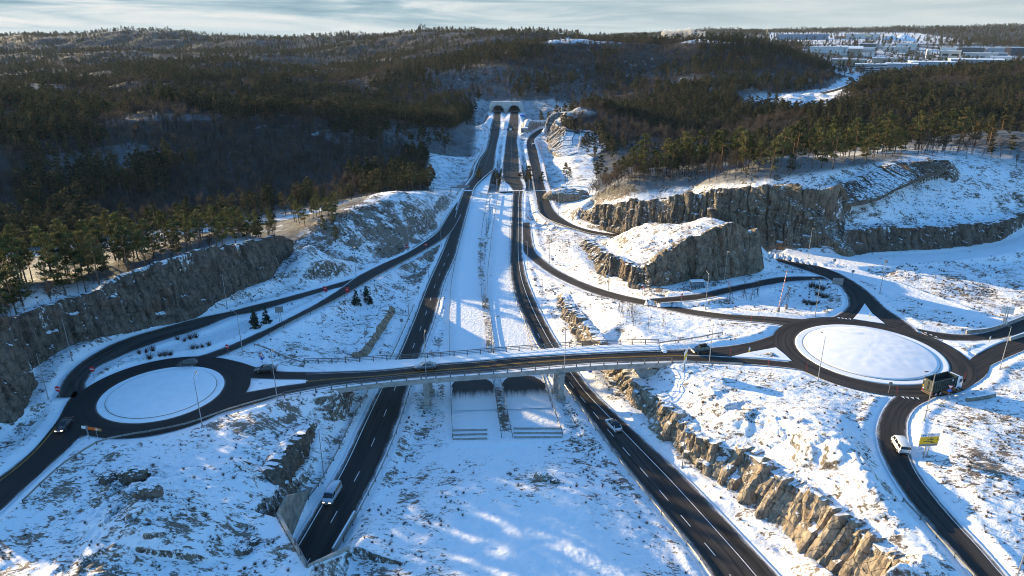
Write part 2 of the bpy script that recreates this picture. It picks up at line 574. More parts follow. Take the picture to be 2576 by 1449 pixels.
BE1 = road('road', [(1690, 880), (1779, 876), (1866, 866), (1924, 851), (1960, 835), (1985, 818)],
           [(1690, 897), (1779, 899), (1837, 898), (1900, 886), (1952, 874), (1990, 868)], [8, 8], lift=0.02, edge=0.6, dirt=0.6)
BE2 = road('road', [(1690, 893), (1779, 896), (1837, 899), (1910, 904), (1993, 911), (2040, 905)],
           [(1690, 909), (1779, 911), (1895, 917), (1996, 927), (2080, 945), (2150, 968)], [8, 8], lift=0.025, edge=0.6, dirt=0.6)
FR = road('far_road', [(1900, 257), (1943, 247), (2040, 236), (2090, 227), (2125, 216), (2140, 207), (2138, 199), (2131, 190), (2128, 184)],
          [(1900, 263), (1943, 252), (2045, 240), (2098, 231), (2138, 219), (2152, 207), (2149, 199), (2141, 190), (2137, 184)],
          [18, 19, 20.5, 22, 24, 26, 28], lift=0.05, fall=12, edge=1.0, dirt=0.6)
# flat snow-covered strips that carry no bare asphalt
US1 = road('strip', [(1141, 1100), (1137, 1010), (1133, 885), (1132, 802), (1136, 724), (1145, 668), (1157, 613), (1171, 558), (1189, 496)],
           [(1259, 1100), (1246, 1010), (1226, 885), (1217, 813), (1211, 757), (1208, 680), (1208, 635), (1211, 580), (1226, 496)], [0, 0], fall=2, mesh=False)
US2 = road('strip', [(1291, 1098), (1267, 985), (1245, 880), (1233, 808), (1229, 735), (1229, 680), (1235, 624), (1240, 580), (1254, 490)],
           [(1413, 1096), (1375, 985), (1337, 880), (1321, 822), (1300, 760), (1290, 715), (1284, 646), (1286, 580), (1290, 490)], [0, 0], fall=2, mesh=False)
P1 = road('strip', [(2100, 662), (2180, 687), (2280, 722), (2380, 760), (2460, 792), (2540, 818)],
          [(2075, 668), (2165, 697), (2265, 735), (2365, 773), (2445, 803), (2520, 828)], [8.4, 8.2, 8, 8, 8], fall=2.5, mesh=False)
P2 = road('strip', [(1935, 632), (2080, 644), (2250, 640), (2400, 632), (2520, 612), (2600, 580)],
          [(1935, 638), (2080, 664), (2250, 662), (2400, 650), (2540, 630), (2640, 598)], [8.6, 8.8, 9, 9.6, 10.5, 12], fall=4, mesh=False)

# roundabout rings: centre from opposite edges of the islands
RB_L = np.array([-74.2, 128.4]); RB_L_RIN, RB_L_ROUT = 12.2, 17.6
RB_R = np.array([85.6, 148.3]); RB_R_RIN, RB_R_ROUT = 16.5, 21.8

# bottom-left tunnel mouth: everything south-west of A-B-C is roof
PA, PB, PC = np.array([-37.1, 89.4]), np.array([-29.4, 78.1]), np.array([-25.6, 86.6])
ROOF = [(-46, 92), tuple(PA), tuple(PB), tuple(PC), (-13, 82), (-8, 52), (-70, 52)]
GAP_Y = (367.0, 441.0)       # the motorway crosses a small valley here

# ------------------------------------------------------------------ terrain control points
C = []
cz = lambda *a: [C.append(at(x, y, z)) for x, y, z in a]
cd = lambda *a: [C.append(atd(x, y, d)) for x, y, d in a]
cp = lambda *a: [C.append(dz(x, d, z)) for x, d, z in a]
cz((850, 1250, 0), (950, 1063, 0), (1020, 895, 0), (1090, 713, 0), (1140, 602, 0), (1180, 480, 0),
   (1770, 1420, 0), (1600, 1150, 0), (1470, 985, 0), (1380, 870, 0), (1310, 730, 0), (1310, 600, 0), (1305, 490, 0), (1950, 1560, 0.3),
   (1180, 1000, 0), (1300, 1000, 0), (1180, 800, 0), (1270, 750, 0), (1220, 600, 0), (1240, 500, 0), (1280, 1090, 0),
   (1280, 1180, 0.6), (1150, 1230, 1.2), (1000, 1350, 2.2), (1250, 1330, 2.6), (1500, 1300, 2.4), (1420, 1210, 2.2), (1600, 1400, 1.6), (1250, 1449, 4), (950, 1449, 5), (1500, 1449, 3.5),
   (415, 990, 8), (170, 1010, 8), (300, 1095, 8), (600, 1000, 8), (620, 920, 8), (60, 1150, 8), (0, 1240, 8),
   (960, 770, 1.3), (880, 830, 3.6), (800, 880, 5.6), (700, 885, 7.4), (1010, 830, 0.8), (930, 890, 1.6), (860, 900, 4.2),
   (55, 1030, 8.6), (105, 914, 9), (275, 844, 9), (490, 785, 8.6), (597, 737, 8), (689, 694, 8), (753, 640, 10), (850, 650, 7), (950, 630, 4.5), (1050, 590, 3), (1100, 545, 2),
   (390, 885, 7.9), (450, 868, 7.7), (520, 850, 7.4), (600, 828, 7.0), (680, 798, 6.4), (760, 762, 5.5),
   (350, 1250, 11.2), (350, 1325, 11.8), (200, 1350, 8.2), (100, 1400, 8), (350, 1400, 9.4), (550, 1250, 8.3), (600, 1130, 8), (680, 1380, 7.8), (620, 1320, 8.2), (500, 1449, 8.2), (0, 1449, 8), (450, 1150, 8),
   (690, 1120, 7.6), (650, 1190, 7.9), (700, 1030, 7.8), (760, 1060, 5.0), (800, 1120, 1.8), (770, 1190, 1.6), (740, 1235, 3),
   (800, 1010, 5.2), (860, 1000, 2.2), (910, 985, 1), (700, 1290, 7.4),
   (2200, 890, 8), (1930, 805, 8), (2060, 700, 8), (2140, 750, 8), (2280, 810, 8), (2400, 900, 8), (2560, 830, 8.4), (2560, 910, 8.2), (2260, 1000, 8), (2220, 1100, 8), (2350, 1280, 8), (2500, 1440, 8),
   (2450, 1170, 8.6), (2550, 1300, 8.8), (2500, 1020, 8.2), (2380, 1100, 8.6), (2400, 1200, 9), (2450, 1280, 9),
   (2000, 970, 9.2), (2050, 1060, 11.2), (2110, 1150, 12), (2150, 1240, 11.6), (2160, 1350, 10), (2200, 1430, 9.2), (1950, 1000, 9), (1850, 1000, 8), (1800, 955, 8), (1720, 960, 7.4), (1750, 1050, 6.6), (1850, 1130, 6.8), (1950, 1190, 8), (2050, 1265, 8), (2120, 1400, 8.6),
   (1640, 1005, 5.6), (1741, 1108, 5.6), (1881, 1160, 6), (2032, 1250, 6.3), (2132, 1370, 6.6), (2250, 1500, 7), (1553, 990, .9), (1673, 1112, .9), (1860, 1275, .9), (1996, 1390, .9), (2120, 1520, 0.8),
   (1500, 800, 6), (1455, 742, 3.6), (1600, 800, 7.3), (1600, 850, 8), (1800, 840, 8), (1480, 835, 6.6), (1430, 705, 2), (1400, 640, 1.2), (1450, 660, 2.4), (1550, 715, 5), (1392, 790, .5), (1440, 865, .5), (1510, 865, 7.4), (1410, 745, 1.2),
   (1455, 614, 2), (1500, 696, 4), (1600, 728, 6.2), (1700, 722, 6.8), (1820, 714, 7.8), (1930, 690, 8.3), (1400, 590, 1),
   (1537, 577, 4.4), (1700, 605, 6.4), (1932, 624, 8.8), (2142, 644, 9), (2382, 629, 10), (2507, 612, 11), (2576, 569, 13),
   (2300, 690, 8.4), (2500, 700, 8.6), (2450, 762, 7), (2300, 720, 7.2), (2400, 655, 9.4), (2350, 780, 8), (2480, 740, 6.8))
cd((760, 600, 225), (850, 550, 255), (950, 510, 285), (1040, 493, 302), (1105, 493, 328), (0, 801, 142), (118, 768, 158), (236, 740, 171), (306, 697, 179), (451, 645, 191), (617, 615, 208), (718, 596, 221))
cp((0, 158, 24), (118, 172, 21), (306, 192, 20), (451, 206, 21), (617, 222, 19), (0, 200, 14), (300, 232, 9), (600, 262, 8), (740, 262, 11), (0, 280, -5), (300, 310, -6), (600, 330, -4), (850, 310, 6), (1000, 345, 5), (1100, 375, 0), (800, 370, -2))
# off the left edge: unseen ridge, heights shaped for its shadow on the junction
cp((-120, 142, 18), (-120, 165, 17), (-300, 150, 13), (-300, 190, 13), (-600, 160, 15), (-900, 170, 16), (-600, 220, 14), (-300, 115, 9), (-500, 120, 9), (-300, 90, 8), (-700, 110, 10), (-1000, 120, 12), (-1000, 260, 18), (-600, 300, 8), (-300, 300, -3))
# left woods
cd((0, 560, 335), (300, 540, 345), (600, 520, 355), (900, 470, 380), (0, 450, 380), (300, 440, 390), (600, 430, 400), (900, 400, 430), (0, 310, 470), (300, 300, 480), (600, 285, 500), (900, 300, 520), (1080, 335, 545), (1150, 335, 560),
   (0, 240, 800), (300, 232, 850), (600, 222, 850), (900, 245, 760), (1120, 268, 690), (0, 170, 1300), (300, 160, 1300), (600, 168, 1280), (900, 190, 1150), (300, 130, 1650), (0, 140, 1600), (700, 132, 1700), (1000, 150, 1350),
   (0, 96, 2500), (150, 95, 2500), (350, 86, 2300), (550, 97, 2500), (800, 97, 2300), (1050, 90, 1900), (1250, 84, 1800), (1340, 90, 1800), (1375, 106, 1900), (1180, 140, 1150))
cp((0, 600, 10), (300, 640, 8), (600, 660, 6), (900, 640, 2), (0, 1050, 10), (500, 1050, 12), (0, 2000, 40), (600, 2050, 45), (1100, 1500, 45), (0, 3300, 50), (700, 3300, 50), (1200, 2600, 50))
# round the tunnel and the hill over it
cz((1140, 430, -4), (1165, 460, -6), (1240, 455, -11), (1322, 455, -11), (1240, 430, -9), (1322, 430, -9), (1150, 375, -2), (1180, 340, 0.5), (1200, 400, -2), (1210, 330, 1.5), (1275, 285, 0), (1225, 290, 2.5), (1330, 290, 1), (1360, 300, 2), (1320, 350, -1), (1380, 345, 0.5), (1270, 340, 0),
   (1400, 400, 0), (1440, 450, -1), (1480, 500, 0.5), (1420, 540, 1.5), (1400, 470, -2), (1460, 420, 1), (1200, 300, 6), (1160, 300, 10))
cd((1275, 250, 800), (1275, 225, 835), (1275, 180, 900), (1275, 130, 985), (1150, 200, 880), (1100, 240, 800), (1000, 185, 1000), (1500, 122, 1000), (1700, 120, 1000), (1900, 122, 980), (2050, 165, 900), (2110, 205, 850), (1500, 180, 900), (1600, 205, 850), (1600, 255, 750), (1800, 250, 720), (1900, 280, 650), (1500, 285, 680), (1400, 265, 760), (1800, 180, 900),
   (1400, 300, 580), (1460, 300, 585), (1500, 330, 560), (1943, 256, 700), (2040, 240, 760), (2126, 219, 820), (2150, 203, 900), (2135, 186, 1000), (2080, 285, 620), (1980, 300, 610),
   (2300, 230, 700), (2500, 205, 750), (2576, 180, 800), (2350, 290, 520), (2300, 198, 900), (2200, 245, 650), (2450, 250, 600))
cp((1500, 440, 0), (1600, 430, 1), (1900, 430, 6), (2200, 440, 9), (2500, 430, 12), (1700, 560, 4), (1600, 1250, 55), (2000, 1400, 50))
cd((1550, 452, 312), (1700, 422, 318), (1900, 420, 292), (2100, 400, 287), (2300, 370, 302), (2500, 362, 300), (2576, 335, 318), (1560, 492, 284), (1718, 492, 274), (1758, 480, 266), (1932, 465, 249), (2032, 472, 245), (2122, 465, 247), (2212, 425, 260), (2372, 405, 272), (2300, 520, 252), (2500, 495, 258), (2576, 480, 262), (2300, 562, 243), (2150, 570, 238))
cd((1545, 612, 248), (1570, 600, 248), (1640, 605, 234), (1640, 556, 252), (1720, 562, 243), (1780, 542, 243), (1850, 575, 230), (1880, 588, 227), (1600, 640, 225))
cp(*[(px, d, z) for px in (-200, 50, 300, 550, 800) for d, z in ((630, 6), (1010, 6), (1480, 13), (1960, 32))])
# industrial plateau, far hills, horizon
cd((2150, 182, 1080), (2300, 182, 1100), (2500, 168, 1200), (2100, 142, 1350), (2300, 142, 1450), (2500, 142, 1500), (2000, 101, 2000), (2200, 101, 2000), (2400, 107, 2000), (2576, 112, 2000), (1800, 106, 2100), (1600, 105, 2200), (1460, 105, 2200),
   (1600, 92, 3000), (1800, 82, 3000), (2100, 76, 3200), (2400, 70, 3300), (2576, 66, 3300), (1420, 98, 4500), (1500, 94, 5800), (1385, 97, 5800), (2300, 88, 2600))
cp((2000, 5000, 60), (2576, 5000, 80), (3000, 3300, 115), (3200, 1000, 40), (3000, 500, 18), (3000, 280, 22), (3000, 200, 10), (3400, 150, 9), (3000, 120, 9), (-500, 500, 25), (-500, 1000, 22), (-600, 2500, 80), (600, 6500, 60), (1288, 6800, 60), (2300, 6800, 70), (-600, 5000, 60),
   (600, 72, 9), (1288, 72, 6), (2000, 75, 6), (2500, 80, 8), (100, 75, 9), (3000, 80, 8))
C = np.array(C)


def lp(x, y):
    return np.arctan2(x, y), np.log(np.hypot(x, y))


def rbf_fit(pts, lam=2e-4):
    t, l = lp(pts[:, 0], pts[:, 1])
    n = len(pts)
    d = np.hypot(t[:, None] - t[None], l[:, None] - l[None])
    K = np.where(d > 1e-9, d * d * np.log(np.maximum(d, 1e-9)), 0) + np.eye(n) * lam
    Pm = np.stack([np.ones(n), t, l], 1)
    A = np.block([[K, Pm], [Pm.T, np.zeros((3, 3))]])
    w = np.linalg.solve(A, np.concatenate([pts[:, 2], np.zeros(3)]))
    return t, l, w


def rbf_eval(fit, T, L_):
    t, l, w = fit
    out = np.zeros(T.shape)
    Tf, Lf = T.ravel(), L_.ravel(); o = out.ravel()
    for i in range(0, len(Tf), 20000):
        d = np.hypot(Tf[i:i + 20000, None] - t, Lf[i:i + 20000, None] - l)
        k = d * d * np.log(np.maximum(d, 1e-9))
        o[i:i + 20000] = k @ w[:-3] + w[-3] + w[-2] * Tf[i:i + 20000] + w[-1] * Lf[i:i + 20000]
    return o.reshape(T.shape)


# log-polar grid: fine near, coarse far
TH = np.arange(R(-56), R(56), 0.0027)
L1 = np.arange(math.log(52), math.log(800), 0.0027)
L2 = np.arange(L1[-1] + 0.005, math.log(9500), 0.0062)
LR_ = np.concatenate([L1, L2])
NRW, NCL = len(LR_), len(TH)


def grid_interp(vals, cl, ct, L_, T_):
    """bilinear from coarse axes"""
    i = np.clip(np.searchsorted(cl, L_) - 1, 0, len(cl) - 2); j = np.clip(np.searchsorted(ct, T_) - 1, 0, len(ct) - 2)
    fi = np.clip((L_ - cl[i]) / (cl[i + 1] - cl[i]), 0, 1); fj = np.clip((T_ - ct[j]) / (ct[j + 1] - ct[j]), 0, 1)
    if L_.ndim == 1 and T_.ndim == 1 and len(L_) != len(T_):
        a = vals[i][:, j]; b = vals[i + 1][:, j]; c = vals[i][:, j + 1]; d = vals[i + 1][:, j + 1]
        fi = fi[:, None]; fj = fj[None]
    else:
        a = vals[i, j]; b = vals[i + 1, j]; c = vals[i, j + 1]; d = vals[i + 1, j + 1]
    return (a * (1 - fi) + b * fi) * (1 - fj) + (c * (1 - fi) + d * fi) * fj


cl = np.linspace(LR_[0], LR_[-1] + 1e-6, 420); ct = np.linspace(TH[0], TH[-1] + 1e-6, 170)
fit = rbf_fit(C)
ZN = grid_interp(rbf_eval(fit, *np.meshgrid(ct, cl)), cl, ct, LR_, TH)
RR_ = np.exp(LR_)
X = RR_[:, None] * np.sin(TH)[None]; Y = RR_[:, None] * np.cos(TH)[None]
RAD = np.broadcast_to(RR_[:, None], X.shape)

# ------------------------------------------------------------------ rock walls: foot and crest lines (px), their heights
WALLS = []


def wall(name, label, foot, crest, zf, zc, amp=1.0, group=None, sink=1.2, cell=3.0, steep=None, steep_from=0):
    """foot / crest: px polylines running the same way; zf, zc: heights along them"""
    def conv(pts, zs):
        pts = np.asarray(pts, float)
        s = np.concatenate([[0], np.cumsum(np.hypot(*np.diff(pts, axis=0).T))]); s /= s[-1]
        z = np.interp(s, np.linspace(0, 1, len(zs)), zs)
        return np.array([at(p[0], p[1], q) for p, q in zip(pts, z)])
    ff, cc = conv(foot, zf), conv(crest, zc)
    if steep is not None:      # stand the crest almost above the foot seen below it
        az = np.arctan2(ff[:, 0], ff[:, 1]); o = np.argsort(az)
        for i, p in enumerate(crest):
            d = ray(*p); a = math.atan2(d[0], d[1]); r_ = float(np.interp(a, az[o], np.hypot(ff[o, 0], ff[o, 1]))); zf_ = float(np.interp(a, az[o], ff[o, 2]))
            h = math.hypot(d[0], d[1]); t = r_ / h
            if i < steep_from: continue
            for _ in range(20):
                z_ = CAM_H + d[2] * t; t = (r_ + steep * max(0, z_ - zf_)) / h
            cc[i] = np.array([0, 0, CAM_H]) + d * t
    f, c = spline(ff, 1.0), spline(cc, 1.0)
    WALLS.append(dict(name=name, label=label, f=f, c=c, amp=amp, group=group, sink=sink, cell=cell))
    return WALLS[-1]


wall('rock_cliff', 'long dark rock cutting with a snowy rim below the pines, beside the left roundabout',
     [(-260, 1130), (-120, 1100), (0, 1064), (55, 1039), (75, 1004), (72, 950), (105, 914), (175, 874), (275, 844), (415, 807), (490, 789), (560, 755), (597, 735), (666, 709), (689, 692), (704, 663), (745, 632)],
     [(-260, 1000), (-120, 880), (0, 801), (61, 796), (100, 775), (118, 768), (179, 754), (236, 740), (306, 697), (377, 669), (451, 645), (520, 628), (617, 613), (660, 602), (681, 598), (718, 596), (748, 612)],
     [9, 8.5, 8.4, 8.5, 8.8, 9, 9, 8.6, 8.2, 8, 9.5], [25, 24.5, 24, 21, 19.5, 20.5, 21.5, 20.5, 19.6, 18.8, 13], amp=1.0, steep=.28)
wall('rock_cliff', 'golden sunlit rock cutting with snowy ledges along the road with the white car',
     [(1480, 905), (1513, 935), (1553, 982), (1600, 1028), (1640, 1069), (1673, 1102), (1726, 1149), (1780, 1195), (1860, 1262), (1927, 1329), (1982, 1365), (2057, 1435), (2160, 1530)],
     [(1500, 886), (1545, 920), (1606, 970), (1640, 991), (1681, 1022), (1715, 1060), (1741, 1092), (1783, 1117), (1880, 1141), (1940, 1188), (2000, 1222), (2090, 1280), (2240, 1405)],
     [.6, .7, .7, .7, .7, .7], [1.6, 5.0, 6.2, 6.6, 7.2, 7.6, 7.9], amp=1.0, cell=2.4)
wall('rock_outcrop', 'big isolated block of rock with a snow cap between the ramp and the road behind',
     [(1500, 598), (1459, 614), (1475, 640), (1490, 663), (1506, 692), (1530, 701), (1554, 696), (1577, 716), (1599, 723), (1650, 722), (1684, 720), (1717, 712), (1750, 702), (1765, 712), (1817, 709), (1875, 694), (1928, 686)],
     [(1515, 590), (1475, 602), (1500, 620), (1517, 636), (1535, 645), (1553, 650), (1566, 655), (1590, 668), (1601, 672), (1639, 664), (1657, 640), (1701, 616), (1732, 599), (1772, 589), (1806, 570), (1850, 563), (1884, 580), (1912, 580)],
     [3, 2.2, 3, 4.2, 5.6, 6.3, 6.8, 7.2, 7.8, 8.3], [5, 5, 6.5, 9, 11, 12.2, 15.5, 18.5, 20.2, 20.8, 18.5, 18], amp=0.9, steep=.3, steep_from=4)
wall('rock_cliff', 'tall ribbed rock wall with vertical drill marks right behind the isolated block of rock',
     [(1450, 545), (1480, 560), (1537, 576), (1600, 588), (1700, 602), (1800, 612), (1932, 621), (1990, 629), (2032, 633), (2090, 637), (2142, 641), (2165, 620), (2185, 585)],
     [(1465, 530), (1490, 521), (1538, 512), (1600, 503), (1700, 497), (1758, 483), (1850, 475), (1932, 464), (1975, 462), (2032, 474), (2052, 479), (2100, 470), (2122, 463)],
     [2, 3.8, 5.4, 7, 8.4, 9, 9, 10], [6, 13, 16, 20, 26, 29.5, 29.5, 29, 29.5], amp=1.3, cell=4.0, steep=.25)
wall('rock_cliff', 'low dark rock wall under the snowy slope, along the curved snow road',
     [(2142, 642), (2232, 634), (2307, 630), (2382, 627), (2450, 617), (2507, 608), (2550, 585), (2600, 555)],
     [(2135, 582), (2180, 576), (2232, 572), (2307, 571), (2382, 571), (2450, 566), (2507, 560), (2550, 550), (2600, 525)],
     [9, 9.4, 10, 11, 13.5], [16, 16.8, 16.8, 17, 18], amp=0.9, steep=.3)
wall('rock_cliff', 'dark slanting rock face under the pines, topmost on the right hill',
     [(2100, 513), (2160, 508), (2212, 495), (2260, 470), (2330, 440), (2376, 425), (2385, 418)],
     [(2115, 467), (2160, 452), (2212, 425), (2260, 413), (2320, 407), (2372, 403), (2390, 405)],
     [24, 25, 27, 29.5, 32], [29.5, 30.5, 33, 34.5, 34.5], amp=0.9)
wall('rock_cliff', 'small dark rock cutting beside the road with the silver van',
     [(805, 1082), (795, 1108), (770, 1152), (745, 1195), (712, 1228), (690, 1222)],
     [(790, 1066), (768, 1090), (735, 1120), (712, 1150), (690, 1180), (668, 1190)],
     [2.5, 1.9, 1.8, 2.2, 4, 6], [5.2, 6.6, 7.3, 7.4, 7.4, 7.6], amp=0.7, cell=1.8)
wall('rock_cliff', 'low broken rock edge beside the carriageway just beyond the bridge',
     [(1000, 775), (985, 800), (965, 835), (945, 865), (925, 897), (905, 905)],
     [(985, 768), (970, 790), (950, 822), (932, 850), (908, 880), (890, 893)],
     [.9, .9, 1, 1.2, 2], [2.6, 3.2, 3.4, 3.2, 3.2], amp=0.6, cell=1.6)
wall('rock_cliff', 'low sunlit broken rock edge just beyond the bridge, opposite the bare saplings',
     [(1395, 745), (1403, 772), (1418, 800), (1438, 826), (1458, 858), (1475, 872)],
     [(1408, 738), (1425, 765), (1440, 785), (1458, 806), (1482, 836), (1505, 862)],
     [1, .8, .7, .8, 1.6], [2.6, 4.2, 5, 5.8, 6.2], amp=0.8, cell=1.8)
wall('rock_outcrop', 'sunlit rock knob with a snowy top at the far bend of the ramp',
     [(1386, 345), (1378, 368), (1398, 388), (1440, 398), (1490, 392), (1530, 370)],
     [(1392, 300), (1396, 310), (1420, 322), (1450, 326), (1490, 330), (1520, 340)],
     [0.3, 0.3, -0.5, 0, 1, 4], [12, 13, 12, 11, 10, 9], amp=1.6, cell=6)

# ------------------------------------------------------------------ flatten the terrain to the roads
smp = []; smz = []; smf = []
for rd in ROADS:
    n = len(rd['l'])
    wd = np.median(np.linalg.norm(rd['l'][:, :2] - rd['r'][:, :2], axis=1))
    m = max(3, int(wd / 1.0) + 1)
    for f in np.linspace(0, 1, m):
        p = rd['l'] * (1 - f) + rd['r'] * f
        p = resample(p, max(4, int(plen(p) / 1.0)))
        if rd['name'] in ('motorway', 'strip') or rd is NR:
            k = ~((p[:, 1] > GAP_Y[0]) & (p[:, 1] < GAP_Y[1]))
            p = p[k]
        smp.append(p); smf.append(np.full(len(p), rd['fall']))
for c, r0 in ((RB_L, RB_L_ROUT), (RB_R, RB_R_ROUT)):
    for r in np.arange(0.5, r0, 1.0):
        a = np.arange(0, 2 * math.pi, 1.0 / r)
        smp.append(np.stack([c[0] + r * np.cos(a), c[1] + r * np.sin(a), np.full_like(a, 8.0)], 1)); smf.append(np.full(len(a), 5.0))
smp = np.vstack(smp); smf = np.concatenate(smf)
kd = kdtree.KDTree(len(smp))
for i, p in enumerate(smp): kd.insert((p[0], p[1], 0), i)
kd.balance()
near = np.argwhere((RAD < 1050) & (RAD > 52))
DR = np.full(X.shape, 1e3); ZR = np.zeros(X.shape); FR_ = np.full(X.shape, 6.0)
# quick reject with a coarse occupancy raster
cs = 12.0
occ = set()
for p in smp[::2]:
    a, b = int(p[0] // cs), int(p[1] // cs)
    for i in (-2, -1, 0, 1, 2):
        for j in (-2, -1, 0, 1, 2): occ.add((a + i, b + j))
OX = np.floor(X / cs).astype(int); OY = np.floor(Y / cs).astype(int)
omap = np.zeros((400, 400), bool)
for a, b in occ:
    if -200 <= a < 200 and 0 <= b < 400: omap[a + 200, b] = True
okm = (RAD < 1050) & omap[np.clip(OX + 200, 0, 399), np.clip(OY, 0, 399)]
for i, j in np.argwhere(okm):
    co, idx, d = kd.find((X[i, j], Y[i, j], 0))
    DR[i, j] = d; ZR[i, j] = smp[idx, 2]; FR_[i, j] = smf[idx]

# natural roughness away from roads
NATW = sstep(1.0, 14.0, DR)
# rockiness and vegetation weights from hand-placed spots (px, py, radius in m, value)
def spots(lst, z=6.0, base=0.0):
    acc = np.full(X.shape, base); 
    for px, py, rad, v in lst:
        p = at(px, py, z if py > 560 else (12 if px < 1288 else 22))
        k = np.exp(-((X - p[0]) ** 2 + (Y - p[1]) ** 2) / (2 * (rad * 0.6) ** 2))
        acc = acc + (v - acc) * k
    return acc


VEG = spots([(580, 830, 11, .12), (480, 865, 10, .12), (680, 800, 10, .15), (400, 890, 8, .15), (415, 990, 14, 0), (1000, 560, 34, 1.35), (900, 600, 30, 1.3), (790, 650, 20, 1.0), (940, 640, 16, 0.7), (850, 690, 14, 0.55), (700, 690, 15, 0.6), (300, 1180, 14, 0.6), (150, 1300, 14, 0.75), (250, 1350, 12, 0.7), (60, 1400, 14, 0.7), (600, 1100, 12, 0.8), (520, 1070, 9, 0.7), (450, 1180, 12, 0.35), (550, 1220, 10, 0.3),
             (640, 1230, 10, 0.6), (880, 1030, 10, 0.6), (60, 1090, 12, 0.6), (120, 1010, 10, 0.6), (1050, 1320, 10, 0.6), (1000, 1400, 10, 0.6), (1140, 1130, 8, 0.5), (1300, 1210, 9, 0.6), (1480, 1220, 8, 0.65), (1560, 1330, 9, 0.6), (1620, 1400, 9, 0.6), (1300, 1330, 14, 0.02), (1450, 1360, 12, 0.02),
             (2040, 1080, 22, 0.45), (1900, 1000, 18, 0.45), (1700, 1000, 14, 0.4), (2100, 1300, 18, 0.42), (2480, 1180, 14, 0.75), (2530, 1280, 14, 0.7), (2400, 1090, 8, 0.7), (2450, 1350, 12, 0.45), (2560, 1060, 12, 0.5), (2300, 1100, 8, 0.3),
             (1560, 830, 22, 0.45), (1480, 760, 12, 0.6), (1700, 830, 16, 0.3), (1450, 640, 14, 0.45), (1400, 600, 12, 0.5), (1420, 720, 8, 0.3), (2350, 690, 18, 0.5), (2450, 740, 14, 0.7), (2300, 715, 10, 0.7), (2500, 660, 18, 0.35), (2330, 800, 12, 0.5), (2250, 760, 12, 0.4), (1950, 760, 14, 0.25), (960, 700, 14, 0.5), (1020, 780, 12, 0.4), (850, 820, 14, 0.45), (750, 870, 10, 0.5), (700, 790, 12, 0.25),
             (1180, 1060, 8, 0.15), (1310, 1060, 8, 0.1)], base=0.60)
ROCK = spots([(330, 1260, 8, 0.9), (350, 1330, 9, 0.75), (300, 1400, 9, 0.7), (270, 1200, 5, 0.4), (380, 1250, 4, 0.8), (930, 840, 9, 0.75), (870, 850, 7, 0.35), (960, 800, 6, 0.8), (900, 880, 7, 0.7), (700, 1130, 7, 0.75), (660, 1180, 7, 0.7), (640, 1390, 5, 0.35), (700, 1390, 4, 0.8),
              (1900, 1120, 9, 0.8), (1800, 1060, 9, 0.9), (1720, 1040, 8, 0.9), (2000, 1210, 9, 0.8), (2080, 1270, 9, 0.95), (2200, 1360, 9, 0.9), (2150, 1410, 10, 0.95), (1850, 1090, 8, 0.85), (1660, 985, 7, 0.8), (1550, 930, 7, 0.8), (1470, 790, 7, 0.75), (1500, 830, 7, 0.6),
              (2350, 500, 18, 0.6), (2450, 540, 16, 0.75), (2250, 560, 14, 0.7), (2500, 440, 16, 0.5), (2180, 540, 10, 0.7), (1850, 500, 20, 0.6), (1600, 520, 20, 0.6), (1700, 560, 18, 0.45), (1800, 600, 14, 0.4), (1950, 480, 18, 0.4), (2050, 450, 20, 0.4), (20, 850, 14, 0.6), (10, 960, 12, 0.6)], base=0.0)
# relief: broad, medium, rocky
nz = ((fbm(X / 280, Y / 280, oct=3, seed=3) - 0.5) * 44 + (fbm(X / 90, Y / 90, oct=3, seed=4) - 0.5) * 12) * sstep(330, 700, RAD) + (fbm(X / 34, Y / 34, oct=4, seed=5) - 0.5) * (2.0 + 9.0 * sstep(320, 600, RAD))
nz += (fbm(X / 7, Y / 7, oct=4, seed=9) - 0.5) * 0.75
FARW = sstep(5000, 2500, RAD)
PX0, PY0 = to_px(X, Y, ZN)
ESTATE = [(1935, 80), (2600, 80), (2640, 200), (2300, 195), (2150, 205), (2020, 145), (1930, 112), (1440, 112), (1440, 98)]
FARW = FARW * (1 - .88 * sstep(-8, 6, sdist(PX0, PY0, ESTATE)) * (RAD > 800))
Z = ZN + nz * NATW * FARW
Z += (fbm(X / 1.6, Y / 1.6, oct=3, seed=21) - 0.5) * 0.30 * sstep(0.3, 2.5, DR) * sstep(500, 250, RAD)
nm = RAD < 420
bl, f1, f2 = cells(X[nm] / 3.4, Y[nm] / 2.6, Z[nm] / 3.0, seed=31)
b2, g1, g2 = cells(X[nm] / 1.3, Y[nm] / 1.0, Z[nm] / 1.2, seed=37)
Z[nm] += ROCK[nm] * sstep(0.5, 4, DR[nm]) * ((bl - 0.45) * 1.5 + (b2 - 0.5) * 0.6)
# roads win
w = sstep(0.0, 1.0, (DR - 0.9) / FR_)
w = np.where(DR > 900, 1, w)
Z = np.where(DR < 900, ZR * (1 - w) + Z * w, Z)
